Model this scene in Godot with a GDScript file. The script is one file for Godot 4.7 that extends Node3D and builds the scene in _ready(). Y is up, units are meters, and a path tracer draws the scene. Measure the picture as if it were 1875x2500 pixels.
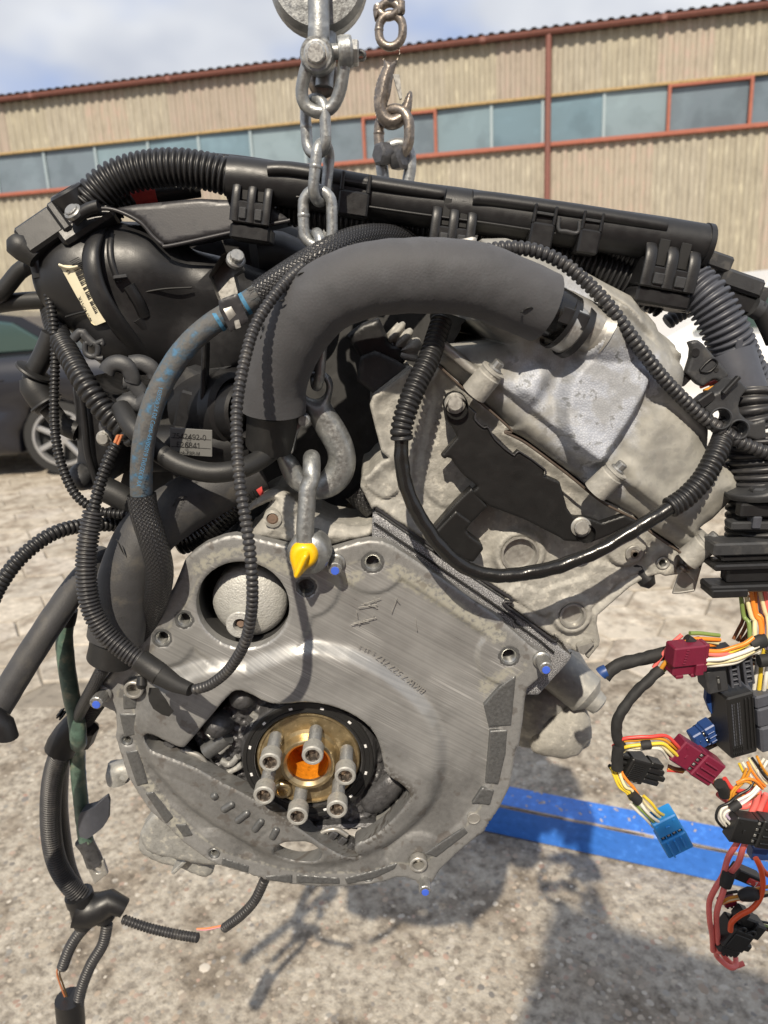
extends Node3D
# An engine hanging on chains in a yard. Units are metres; shapes are listed in tenths of a millimetre.

var M := {}
var rng := RandomNumberGenerator.new()
var wob := FastNoiseLite.new()

func V(x: float, y: float, z: float) -> Vector3:
	return Vector3(x, y, z) * 1e-4

func pv(a: Array) -> PackedVector3Array:
	var o := PackedVector3Array()
	for i in range(0, a.size(), 3):
		o.append(Vector3(a[i], a[i + 1], a[i + 2]) * 1e-4)
	return o

func p2(a: PackedVector3Array) -> PackedVector2Array:
	var o := PackedVector2Array()
	for p in a:
		o.append(Vector2(p.x, p.y))
	return o

func rnd(a: PackedVector2Array, times := 1) -> PackedVector2Array:
	for k in times:
		var o := PackedVector2Array()
		for i in a.size():
			var p := a[i]
			var q := a[(i + 1) % a.size()]
			o.append(p.lerp(q, 0.25))
			o.append(p.lerp(q, 0.75))
		a = o
	return a

func circ(c: Vector2, r: float, n := 20, ry := -1.0) -> PackedVector2Array:
	var o := PackedVector2Array()
	for i in n:
		var a := TAU * i / n
		o.append(c + Vector2(cos(a) * r, sin(a) * (ry if ry > 0 else r)))
	return o

# ---------------------------------------------------------------- objects
func part(called: String, mesh: Mesh, mat: Material, parent: Node = self, label := "") -> MeshInstance3D:
	var o := MeshInstance3D.new()
	o.name = called
	o.mesh = mesh
	o.material_override = mat
	parent.add_child(o, true)
	if label:
		o.set_meta("label", label)
	return o

func tag(o: Node, label: String, category: String, group := "", kind := "") -> Node:
	o.set_meta("label", label)
	if category:
		o.set_meta("category", category)
	if group:
		o.set_meta("group", group)
	if kind:
		o.set_meta("kind", kind)
	return o

func thing(called: String, label: String, category: String, group := "") -> Node3D:
	var o := Node3D.new()
	o.name = called
	add_child(o, true)
	tag(o, label, category, group)
	return o

func done(st: SurfaceTool) -> ArrayMesh:
	st.generate_normals()
	return st.commit()

func begin() -> SurfaceTool:
	var st := SurfaceTool.new()
	st.begin(Mesh.PRIMITIVE_TRIANGLES)
	st.set_smooth_group(-1)
	return st

func tri(st: SurfaceTool, a: Vector3, b: Vector3, c: Vector3, out: Vector3) -> void:
	if (b - a).cross(c - a).dot(out) > 0.0:
		var t := b
		b = c
		c = t
	st.add_vertex(a)
	st.add_vertex(b)
	st.add_vertex(c)

func quad(st: SurfaceTool, a: Vector3, b: Vector3, c: Vector3, d: Vector3, out: Vector3) -> void:
	tri(st, a, b, c, out)
	tri(st, a, c, d, out)

# a box from corner a to corner b in the frame xf, its edges chamfered
func bx(st: SurfaceTool, xf: Transform3D, a: Vector3, b: Vector3, bev := 0.0008) -> void:
	st.set_smooth_group(-1)
	var c := (a + b) * 0.5
	var h := (b - a).abs() * 0.5
	bev = minf(bev, minf(h.x, minf(h.y, h.z)) * 0.6)
	var v := func(s: Vector3, k: int) -> Vector3:
		var e := h - Vector3.ONE * bev
		e[k] = h[k]
		return xf * (c + s * e)
	for k in 3:
		var l := (k + 1) % 3
		var m := (k + 2) % 3
		for s in [-1.0, 1.0]:
			var q: Array[Vector3] = []
			for t in [[-1, -1], [1, -1], [1, 1], [-1, 1]]:
				var g := Vector3.ZERO
				g[k] = s
				g[l] = t[0]
				g[m] = t[1]
				q.append(v.call(g, k))
			var n := Vector3.ZERO
			n[k] = s
			quad(st, q[0], q[1], q[2], q[3], xf.basis * n)
			for t in [-1.0, 1.0]:
				var g0 := Vector3.ZERO
				g0[k] = s
				g0[l] = t
				var g1 := g0
				g0[m] = -1
				g1[m] = 1
				var nn := g0
				nn[m] = 0
				quad(st, v.call(g0, k), v.call(g1, k), v.call(g1, l), v.call(g0, l), xf.basis * nn)
	for x in [-1, 1]:
		for y in [-1, 1]:
			for z in [-1, 1]:
				var g := Vector3(x, y, z)
				tri(st, v.call(g, 0), v.call(g, 1), v.call(g, 2), xf.basis * g)

func box(xf: Transform3D, a: Vector3, b: Vector3, bev := 0.0008) -> ArrayMesh:
	var st := begin()
	bx(st, xf, a, b, bev)
	return done(st)

# an outline (x, y in the frame) pushed from z0 to z1, front edge chamfered
func prism(st: SurfaceTool, xf: Transform3D, poly: PackedVector2Array, z0: float, z1: float, bev := 0.0008) -> void:
	st.set_smooth_group(-1)
	if Geometry2D.is_polygon_clockwise(poly):
		poly.reverse()
	var n := poly.size()
	var inn := PackedVector2Array()
	for i in n:
		var e0 := (poly[i] - poly[(i + n - 1) % n]).normalized()
		var e1 := (poly[(i + 1) % n] - poly[i]).normalized()
		var m := (e0.orthogonal() + e1.orthogonal()) * -1.0
		inn.append(poly[i] + m / maxf(0.5, m.length_squared() * 0.5) * bev)
	var up := signf(z1 - z0)
	var idx := Geometry2D.triangulate_polygon(poly)
	for i in range(0, idx.size(), 3):
		var f: Array[Vector3] = []
		var g: Array[Vector3] = []
		for k in 3:
			f.append(xf * Vector3(inn[idx[i + k]].x, inn[idx[i + k]].y, z1))
			g.append(xf * Vector3(poly[idx[i + k]].x, poly[idx[i + k]].y, z0))
		tri(st, f[0], f[1], f[2], xf.basis.z * up)
		tri(st, g[0], g[1], g[2], -xf.basis.z * up)
	for i in n:
		var a := poly[i]
		var b := poly[(i + 1) % n]
		var c := inn[(i + 1) % n]
		var d := inn[i]
		var o2 := (b - a).orthogonal()
		var out := xf.basis * Vector3(o2.x, o2.y, 0)
		var zm := z1 - up * bev
		quad(st, xf * Vector3(a.x, a.y, z0), xf * Vector3(b.x, b.y, z0), xf * Vector3(b.x, b.y, zm), xf * Vector3(a.x, a.y, zm), out)
		quad(st, xf * Vector3(a.x, a.y, zm), xf * Vector3(b.x, b.y, zm), xf * Vector3(c.x, c.y, z1), xf * Vector3(d.x, d.y, z1), out.normalized() + xf.basis.z * up)

# profile points (radius, height) spun round the frame's z axis
func lathe(st: SurfaceTool, xf: Transform3D, prof: Array, seg := 28, smooth := false) -> void:
	for i in prof.size() - 1:
		st.set_smooth_group(1 if smooth else 10 + i)
		var p: Vector2 = prof[i]
		var q: Vector2 = prof[i + 1]
		for k in seg:
			var a0 := TAU * k / seg
			var a1 := TAU * ((k + 1) % seg) / seg
			var d0 := Vector3(cos(a0), sin(a0), 0)
			var d1 := Vector3(cos(a1), sin(a1), 0)
			var e := q - p
			var nn := Vector2(e.y, -e.x)
			var out := (d0 + d1).normalized() * nn.x + Vector3(0, 0, nn.y)
			out = xf.basis * out
			var zz := Vector3(0, 0, 1)
			if p.x > 1e-6:
				tri(st, xf * (d0 * p.x + zz * p.y), xf * (d1 * p.x + zz * p.y), xf * (d0 * q.x + zz * q.y), out)
			if q.x > 1e-6:
				tri(st, xf * (d1 * p.x + zz * p.y), xf * (d1 * q.x + zz * q.y), xf * (d0 * q.x + zz * q.y), out)

func turned(xf: Transform3D, prof: Array, seg := 28, smooth := false) -> ArrayMesh:
	var st := begin()
	lathe(st, xf, prof, seg, smooth)
	return done(st)

# a frame at o whose z axis points along d
func zx(o: Vector3, d: Vector3, up := Vector3.UP) -> Transform3D:
	d = d.normalized()
	if absf(d.dot(up)) > 0.98:
		up = Vector3.RIGHT
	var x := up.cross(d).normalized()
	return Transform3D(Basis(x, d.cross(x), d), o)

# a frame at p whose x axis runs to q and whose y axis leans to r
func fr(p: Vector3, q: Vector3, r: Vector3) -> Transform3D:
	var x := (q - p).normalized()
	var y := (r - p)
	y = (y - x * y.dot(x)).normalized()
	return Transform3D(Basis(x, y, x.cross(y)), p)

func spline(p: PackedVector3Array, closed := false, sub := 10) -> PackedVector3Array:
	var o := PackedVector3Array()
	var n := p.size()
	var m := n if closed else n - 1
	for i in m:
		var b := p[i]
		var c := p[(i + 1) % n]
		var a := p[(i + n - 1) % n] if closed or i > 0 else b * 2.0 - c
		var d := p[(i + 2) % n] if closed or i < n - 2 else c * 2.0 - b
		for k in sub:
			o.append(b.cubic_interpolate(c, a, d, float(k) / sub))
	o.append(p[0] if closed else p[n - 1])
	return o

# a tube along a smooth path. pitch and dep: corrugation; rf: radius along the way; flat: second half-axis with up; wob: uneven skin
func tube(pts: PackedVector3Array, r: float, o := {}) -> ArrayMesh:
	var closed: bool = o.get("closed", false)
	var sides: int = o.get("sides", 14)
	var sp := pts if o.get("raw", false) else spline(pts, closed, o.get("sub", 10))
	var cum := PackedFloat32Array([0.0])
	for i in sp.size() - 1:
		cum.append(cum[i] + sp[i].distance_to(sp[i + 1]))
	var total := cum[cum.size() - 1]
	var ss := PackedFloat32Array()
	var rr := PackedFloat32Array()
	var pitch: float = o.get("pitch", 0.0)
	var rf = o.get("rf")
	if pitch > 0.0:
		var dep: float = o.get("dep", r * 0.17)
		var n := maxi(2, roundi(total / pitch))
		for i in n:
			for t in [[0.0, 1.0], [0.2, 1.0], [0.3, 0.35], [0.45, 0.0], [0.75, 0.0], [0.9, 0.35]]:
				ss.append((i + t[0]) / n * total)
				rr.append(r - dep * t[1])
		ss.append(total)
		rr.append(r - dep)
	else:
		var n := maxi(4, int(total / o.get("step", maxf(r * 0.7, 0.002))))
		for i in n + 1:
			ss.append(total * i / n)
			rr.append(r)
	var vs := PackedVector3Array()
	var us := PackedVector2Array()
	var ix := PackedInt32Array()
	var nrm := Vector3.ZERO
	var at := 0
	var amp: float = o.get("wob", 0.0)
	var wf: float = o.get("wf", 60.0)
	var flat: float = o.get("flat", 1.0)
	var tw: float = o.get("twist", 0.0)
	var cs := PackedVector2Array()
	for k in sides + 1:
		cs.append(Vector2(cos(TAU * (k % sides) / sides), sin(TAU * (k % sides) / sides)))
	for i in ss.size():
		var s := ss[i]
		while at < cum.size() - 2 and cum[at + 1] < s:
			at += 1
		var f := (s - cum[at]) / maxf(cum[at + 1] - cum[at], 1e-9)
		var p := sp[at].lerp(sp[at + 1], f)
		var t := (sp[at + 1] - sp[at]).normalized()
		if at + 2 < sp.size() and f > 0.5:
			t = t.lerp((sp[at + 2] - sp[at + 1]).normalized(), f - 0.5).normalized()
		elif at > 0 and f < 0.5:
			t = t.lerp((sp[at] - sp[at - 1]).normalized(), 0.5 - f).normalized()
		if o.has("up"):
			nrm = o.up
		elif nrm == Vector3.ZERO:
			nrm = Vector3(0.31, 0.2, 0.93) if absf(t.z) < 0.8 else Vector3(0.2, 1, 0)
		nrm = (nrm - t * nrm.dot(t)).normalized()
		var bi := t.cross(nrm)
		var rad: float = rr[i] * (rf.call(s / total) if rf != null else 1.0)
		for k in sides + 1:
			var c := cs[k]
			var dir := nrm * c.x + bi * (c.y * flat)
			var q: Vector3 = p + dir * rad
			if amp > 0.0:
				q += dir * amp * wob.get_noise_3dv(q * wf)
			vs.append(q)
			us.append(Vector2(float(k) / sides + tw * s, s / (TAU * r)))
	var w := sides + 1
	for i in ss.size() - 1:
		for k in sides:
			var a := i * w + k
			ix.append_array([a, a + 1, a + w, a + 1, a + w + 1, a + w])
	if not closed and o.get("cap", true):
		for e in [0, ss.size() - 1]:
			var c := Vector3.ZERO
			for k in sides:
				c += vs[e * w + k]
			var ci := vs.size()
			vs.append(c / sides)
			us.append(Vector2.ZERO)
			var ring := vs.size()
			for k in sides + 1:   # the rim again, moved a hair so that the cap keeps a sharp edge
				vs.append(vs[e * w + k].lerp(c / sides, 0.0004))
				us.append(Vector2.ZERO)
			for k in sides:
				if e == 0:
					ix.append_array([ci, ring + k + 1, ring + k])
				else:
					ix.append_array([ci, ring + k, ring + k + 1])
	var arr := []
	arr.resize(Mesh.ARRAY_MAX)
	arr[Mesh.ARRAY_VERTEX] = vs
	arr[Mesh.ARRAY_TEX_UV] = us
	arr[Mesh.ARRAY_INDEX] = ix
	var st := SurfaceTool.new()
	st.create_from_arrays(arr)
	st.generate_normals()
	return st.commit()

# ---------------------------------------------------------------- a shaped sheet: outline with holes, front height zf(p, d), walls back to z = back
class Dist:
	var A := PackedVector2Array()
	var E := PackedVector2Array()
	var L := PackedFloat32Array()
	func _init(polys: Array) -> void:
		for q in polys:
			for i in q.size():
				var e: Vector2 = q[(i + 1) % q.size()] - q[i]
				A.append(q[i])
				E.append(e)
				L.append(1.0 / maxf(e.length_squared(), 1e-12))
	func at(p: Vector2) -> float:   # positive inside
		var m := 1e9
		var ins := false
		for i in A.size():
			var w := p - A[i]
			var e := E[i]
			var q := w - e * clampf(w.dot(e) * L[i], 0.0, 1.0)
			m = minf(m, q.length_squared())
			if (w.y < 0.0) != (w.y < e.y) and w.x < e.x * w.y / e.y:
				ins = not ins
		return sqrt(m) if ins else -sqrt(m)

func relief(poly: PackedVector2Array, zf: Callable, back: float, step: float, o := {}) -> ArrayMesh:
	var polys: Array = [poly]
	polys.append_array(o.get("holes", []))
	var bev: float = o.get("bev", 0.0)
	var mirror: bool = o.get("mirror", false)
	var xf: Transform3D = o.get("xf", Transform3D())
	var sd := Dist.new(polys)
	var lo := poly[0]
	var hi := poly[0]
	for p in poly:
		lo = lo.min(p)
		hi = hi.max(p)
	lo -= Vector2(step, step) * 0.53
	var nx := int((hi.x - lo.x) / step) + 2
	var ny := int((hi.y - lo.y) / step) + 2
	var ds := PackedFloat32Array()
	ds.resize(nx * ny)
	var K := 6
	var diag := K * step * 1.5
	for by in range(0, ny, K):
		for bxx in range(0, nx, K):
			var c0 := lo + Vector2(bxx, by) * step
			var dd := [sd.at(c0), sd.at(c0 + Vector2(K, 0) * step), sd.at(c0 + Vector2(0, K) * step), sd.at(c0 + Vector2(K, K) * step)]
			var far: bool = minf(minf(absf(dd[0]), absf(dd[1])), minf(absf(dd[2]), absf(dd[3]))) > diag
			for y in range(by, mini(by + K, ny)):
				for x in range(bxx, mini(bxx + K, nx)):
					if far:
						ds[y * nx + x] = lerpf(lerpf(dd[0], dd[1], float(x - bxx) / K), lerpf(dd[2], dd[3], float(x - bxx) / K), float(y - by) / K)
					else:
						ds[y * nx + x] = sd.at(lo + Vector2(x, y) * step)
	var vz := PackedVector3Array()
	vz.resize(nx * ny)
	var h := func(p: Vector2, d: float) -> Vector3:
		var z: float = zf.call(p, d)
		if d < bev:
			var t := 1.0 - maxf(d, 0.0) / bev
			z -= bev * (1.0 - sqrt(1.0 - t * t))
		return Vector3(p.x, p.y, z)
	for y in ny:
		for x in nx:
			if ds[y * nx + x] > 0.0:
				vz[y * nx + x] = h.call(lo + Vector2(x, y) * step, ds[y * nx + x])
	var st := SurfaceTool.new()
	st.begin(Mesh.PRIMITIVE_TRIANGLES)
	var cut := {}
	var cross := func(i: int, j: int) -> Vector3:
		if i > j:
			var t := i
			i = j
			j = t
		var key := i * nx * ny + j
		if not cut.has(key):
			var t := ds[i] / (ds[i] - ds[j])
			var p := (lo + Vector2(i % nx, i / nx) * step).lerp(lo + Vector2(j % nx, j / nx) * step, t)
			cut[key] = h.call(p, 0.0)
		return cut[key]
	var edges := PackedVector3Array()
	var front := PackedVector3Array()
	for y in ny - 1:
		for x in nx - 1:
			var a := y * nx + x
			var flip := (x + y) % 2 == 0
			for t in ([[a, a + nx, a + nx + 1], [a, a + nx + 1, a + 1]] if flip else [[a, a + nx, a + 1], [a + 1, a + nx, a + nx + 1]]):
				var ins := 0
				for k in 3:
					if ds[t[k]] > 0.0:
						ins += 1
				if ins == 0:
					continue
				if ins == 3:
					for k in 3:
						front.append(vz[t[k]])
					continue
				var ring := PackedVector3Array()
				var e0 := -1
				for k in 3:
					var i: int = t[k]
					var j: int = t[(k + 1) % 3]
					if ds[i] > 0.0:
						ring.append(vz[i])
					if (ds[i] > 0.0) != (ds[j] > 0.0):
						if ds[i] > 0.0:
							e0 = ring.size()
						ring.append(cross.call(i, j))
				for k in range(1, ring.size() - 1):
					front.append_array([ring[0], ring[k], ring[k + 1]])
				edges.append(ring[e0])
				edges.append(ring[(e0 + 1) % ring.size()])
	st.set_smooth_group(0)
	var uvr: float = o.get("uvrot", 0.0)
	for p in front:
		st.set_uv(Vector2(p.x, p.y).rotated(uvr))
		st.add_vertex(xf * p)
	if mirror:
		for i in range(0, front.size(), 3):
			for k in [0, 2, 1]:
				var p := front[i + k]
				st.set_uv(Vector2(p.x, p.y))
				st.add_vertex(xf * Vector3(p.x, p.y, 2.0 * back - p.z))
	st.set_smooth_group(0 if mirror else 2)
	for i in range(0, edges.size(), 2):
		var p := edges[i]
		var q := edges[i + 1]
		var pb := Vector3(p.x, p.y, 2.0 * back - p.z if mirror else back)
		var qb := Vector3(q.x, q.y, 2.0 * back - q.z if mirror else back)
		for v in [p, pb, q, q, pb, qb]:
			st.set_uv(Vector2(v.x + v.z, v.y).rotated(uvr))
			st.add_vertex(xf * v)
	st.generate_normals()
	return st.commit()

# one smooth skin over tapered capsules [a, b, radius a, radius b], blended over k, meshed as surface nets
func blob(caps: Array, k: float, cell: float) -> ArrayMesh:
	var lo := Vector3.ONE * 1e9
	var hi := -lo
	for c in caps:
		var r: float = maxf(c[2], c[3]) + cell * 2.0
		for p in [c[0], c[1]]:
			lo = lo.min(p - Vector3.ONE * r)
			hi = hi.max(p + Vector3.ONE * r)
	var n := Vector3i(((hi - lo) / cell).ceil()) + Vector3i.ONE
	var f := PackedFloat32Array()
	f.resize(n.x * n.y * n.z)
	f.fill(1.0)
	for c in caps:
		var a: Vector3 = c[0]
		var ba: Vector3 = c[1] - a
		var inv := 1.0 / maxf(ba.length_squared(), 1e-9)
		var reach: float = maxf(c[2], c[3]) + k + cell * 2.0
		var i0 := Vector3i(((a.min(c[1]) - Vector3.ONE * reach - lo) / cell).floor()).clamp(Vector3i.ZERO, n - Vector3i.ONE)
		var i1 := Vector3i(((a.max(c[1]) + Vector3.ONE * reach - lo) / cell).ceil()).clamp(Vector3i.ZERO, n - Vector3i.ONE)
		for z in range(i0.z, i1.z + 1):
			for y in range(i0.y, i1.y + 1):
				for x in range(i0.x, i1.x + 1):
					var p := lo + Vector3(x, y, z) * cell - a
					var t := clampf(p.dot(ba) * inv, 0.0, 1.0)
					var d: float = (p - ba * t).length() - lerpf(c[2], c[3], t)
					var i := (z * n.y + y) * n.x + x
					var e := f[i]
					var h := maxf(k - absf(e - d), 0.0) / k
					f[i] = minf(e, d) - h * h * k * 0.25
	var at := {}
	var vs := PackedVector3Array()
	var off := [0, 1, n.x, n.x + 1, n.x * n.y, n.x * n.y + 1, n.x * n.y + n.x, n.x * n.y + n.x + 1]
	for z in n.z - 1:
		for y in n.y - 1:
			for x in n.x - 1:
				var i := (z * n.y + y) * n.x + x
				var ins := 0
				for q in 8:
					if f[i + off[q]] < 0.0:
						ins += 1
				if ins == 0 or ins == 8:
					continue
				var sum := Vector3.ZERO
				var m := 0
				for e in [[0, 1], [2, 3], [4, 5], [6, 7], [0, 2], [1, 3], [4, 6], [5, 7], [0, 4], [1, 5], [2, 6], [3, 7]]:
					var u: float = f[i + off[e[0]]]
					var v: float = f[i + off[e[1]]]
					if (u < 0.0) != (v < 0.0):
						var pu := Vector3(e[0] & 1, (e[0] >> 1) & 1, e[0] >> 2)
						var pq := Vector3(e[1] & 1, (e[1] >> 1) & 1, e[1] >> 2)
						sum += pu.lerp(pq, u / (u - v))
						m += 1
				at[i] = vs.size()
				vs.append(lo + (Vector3(x, y, z) + sum / m) * cell)
	var st := SurfaceTool.new()
	st.begin(Mesh.PRIMITIVE_TRIANGLES)
	st.set_smooth_group(0)
	var step := [1, n.x, n.x * n.y]
	for i in at:
		for ax in 3:
			var u := f[i]
			var v := f[i + step[ax]]
			if (u < 0.0) == (v < 0.0):
				continue
			var s1: int = step[(ax + 1) % 3]
			var s2: int = step[(ax + 2) % 3]
			if not (at.has(i - s1) and at.has(i - s2) and at.has(i - s1 - s2)):
				continue
			var q := [vs[at[i]], vs[at[i - s1]], vs[at[i - s1 - s2]], vs[at[i - s2]]]
			if u < 0.0:
				q.reverse()
			for w in [0, 1, 2, 0, 2, 3]:
				st.add_vertex(q[w])
	st.generate_normals()
	return st.commit()

func level(z: float) -> Callable:
	return func(_p: Vector2, _d: float) -> float: return z

func dome(z: float, r: float, tall := -1.0) -> Callable:
	var t := tall if tall > 0 else r
	return func(_p: Vector2, d: float) -> float:
		var u := 1.0 - clampf(d / r, 0.0, 1.0)
		return z + t * sqrt(1.0 - u * u)

# letters standing a hair off a surface: baseline from a to b
func words(text: String, a: Vector3, b: Vector3, up: Vector3, mat: Material, parent: Node, called := "lettering", thick := 0.0002) -> void:
	var tm := TextMesh.new()
	var f := SystemFont.new()
	f.font_names = PackedStringArray(["Droid Sans"])
	tm.font = f
	tm.text = text
	tm.font_size = 32
	tm.pixel_size = 0.001
	tm.depth = 0.02
	tm.curve_step = 2.0
	var bb := tm.get_aabb()
	var t := fr(a, b, a + up)
	var k := a.distance_to(b) / bb.size.x
	t.basis = Basis(t.basis.x * k, t.basis.y * k, t.basis.z * (thick / 0.02))
	t.origin = (a + b) * 0.5
	var o := part(called, tm, mat, parent)
	o.transform = t

# ---------------------------------------------------------------- materials
func noise(freq: float, cols: Array, offs: Array, o := {}) -> NoiseTexture2D:
	var n := FastNoiseLite.new()
	n.seed = o.get("seed", 7)
	n.frequency = freq
	n.noise_type = o.get("type", FastNoiseLite.TYPE_SIMPLEX_SMOOTH)
	n.fractal_octaves = o.get("oct", 5)
	n.fractal_gain = o.get("gain", 0.55)
	if n.noise_type == FastNoiseLite.TYPE_CELLULAR:
		n.fractal_type = FastNoiseLite.FRACTAL_NONE
		n.cellular_return_type = o.get("ret", FastNoiseLite.RETURN_DISTANCE)
	var t := NoiseTexture2D.new()
	t.width = o.get("size", 512)
	t.height = t.width
	t.seamless = true
	t.noise = n
	if cols:
		var g := Gradient.new()
		g.offsets = PackedFloat32Array(offs)
		g.colors = PackedColorArray(cols)
		t.color_ramp = g
	return t

var H := {}

func mk(c: Color, rough: float, metal := 0.0, o := {}) -> StandardMaterial3D:
	var m := StandardMaterial3D.new()
	m.roughness = rough
	m.metallic = metal
	m.albedo_color = c.linear_to_srgb()
	var sc: float = o.get("sc", 6.0)
	if o.has("mott"):
		var a: float = o.mott
		var d: Color = o.get("tint", c)
		var lo := Color(c.r * (1 - a), c.g * (1 - a), c.b * (1 - a))
		var hi := Color(minf(d.r * (1 + a), 0.9), minf(d.g * (1 + a), 0.9), minf(d.b * (1 + a), 0.9))
		m.albedo_texture = noise(o.get("freq", 0.012), [lo.linear_to_srgb(), c.linear_to_srgb(), c.linear_to_srgb(), hi.linear_to_srgb()], o.get("offs", [0.15, 0.4, 0.6, 0.85]), {"seed": o.get("seed", 3)})
		m.albedo_color = Color.WHITE
	if o.has("bump"):
		m.heightmap_enabled = true
		m.heightmap_scale = o.bump
		m.heightmap_texture = H[o.get("h", "grain")]
	if o.has("rt"):
		m.roughness_texture = H[o.rt]
		m.roughness = 1.0
	if o.has("rim"):
		m.rim_enabled = true
		m.rim = o.rim
		m.rim_tint = 0.5
	if o.has("coat"):
		m.clearcoat_enabled = true
		m.clearcoat = o.coat
		m.clearcoat_roughness = 0.1
	if o.has("spec"):
		m.metallic_specular = o.spec
	if not o.get("uv", false):
		m.uv1_triplanar = true
		m.uv1_world_triplanar = true
	m.uv1_scale = Vector3.ONE * sc
	return m

func g(v: float, warm := 0.0) -> Color:
	return Color(v * (1 + warm), v, v * (1 - warm))

# ---------------------------------------------------------------- the scene
func _ready() -> void:
	rng.seed = 20
	wob.seed = 4
	wob.frequency = 1.0
	camera_and_light()
	materials()
	ground()
	warehouse()
	cars()
	steel_beam()
	container()
	engine()
	hoses()
	lifting_gear()
	wiring()
	for o in get_children():
		if o.has_meta("category") and not o is MeshInstance3D:
			settle(o)

# moves a thing's own origin to the middle of its base
func settle(o: Node3D) -> void:
	var lo := Vector3.ONE * 1e9
	var hi := -lo
	for c in o.get_children():
		if c is MeshInstance3D and c.mesh:
			var b: AABB = c.transform * c.mesh.get_aabb()
			lo = lo.min(b.position)
			hi = hi.max(b.end)
	var s := Vector3((lo.x + hi.x) * 0.5, lo.y, (lo.z + hi.z) * 0.5)
	s = o.transform.basis * s
	o.position += s
	var inv := o.transform.basis.inverse() * s
	for c in o.get_children():
		c.position -= inv

func camera_and_light() -> void:
	var cam := Camera3D.new()
	cam.name = "camera"
	add_child(cam)
	var at := CameraAttributesPhysical.new()
	at.frustum_focal_length = 17.332
	at.frustum_focus_distance = 0.64
	at.exposure_aperture = 5.6
	at.frustum_near = 0.05
	at.frustum_far = 400.0
	cam.attributes = at
	cam.fov = 69.4
	cam.near = 0.05
	cam.far = 400.0
	cam.position = Vector3(0, 1.45, 0.6)
	cam.basis = Basis(Vector3.RIGHT, deg_to_rad(-15.3)) * Basis(Vector3.BACK, deg_to_rad(-2.8))
	cam.current = true
	var sun := DirectionalLight3D.new()
	sun.name = "sun"
	sun.light_energy = 1.6
	sun.light_color = Color(1.0, 0.95, 0.87)
	sun.light_angular_distance = 0.7
	sun.shadow_enabled = true
	add_child(sun)
	sun.basis = zx(Vector3.ZERO, -Vector3(0.15, -1.0, -0.95)).basis
	var env := Environment.new()
	env.tonemap_mode = Environment.TONE_MAPPER_LINEAR
	env.tonemap_exposure = 1.08
	env.background_mode = Environment.BG_SKY
	env.sdfgi_enabled = true
	env.ssao_enabled = true
	env.ssil_enabled = true
	var sm := PanoramaSkyMaterial.new()
	sm.panorama = sky_picture()
	sm.energy_multiplier = 1.0
	env.sky = Sky.new()
	env.sky.sky_material = sm
	var we := WorldEnvironment.new()
	we.name = "air"
	we.environment = env
	add_child(we)

# broken cloud over pale blue
func sky_picture() -> ImageTexture:
	var n := FastNoiseLite.new()
	n.seed = 12
	n.frequency = 1.3
	n.fractal_octaves = 5
	n.fractal_gain = 0.5
	var n2 := FastNoiseLite.new()
	n2.seed = 31
	n2.frequency = 3.0
	n2.fractal_octaves = 4
	var im := Image.create(1024, 512, false, Image.FORMAT_RGBF)
	for y in 512:
		var th := PI * (y + 0.5) / 512.0
		for x in 1024:
			var ph := TAU * ((x + 0.5) / 1024.0 - 0.5)
			var d := Vector3(sin(th) * sin(ph), cos(th), -sin(th) * cos(ph))
			if d.y < -0.05:
				im.set_pixel(x, y, Color(0.25, 0.24, 0.22))
				continue
			var q := Vector3(d.x, d.y * 1.6, d.z) / (0.35 + maxf(d.y, 0.0))
			var c := n.get_noise_3dv(q + Vector3(3.1, 0, 0.6))
			var cover := smoothstep(-0.5, -0.02, c)
			var shade := n2.get_noise_3dv(q * 0.8)
			var blue := Color(0.26, 0.38, 0.7).lerp(Color(0.52, 0.6, 0.76), exp(-3.0 * maxf(d.y, 0.0)))
			var cloud := Color(0.54, 0.575, 0.655).lerp(Color(0.78, 0.8, 0.835), clampf(0.45 + shade * 1.4 - 0.35 * d.y, 0.0, 1.0))
			im.set_pixel(x, y, blue.lerp(cloud, cover))
	return ImageTexture.create_from_image(im)

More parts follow.
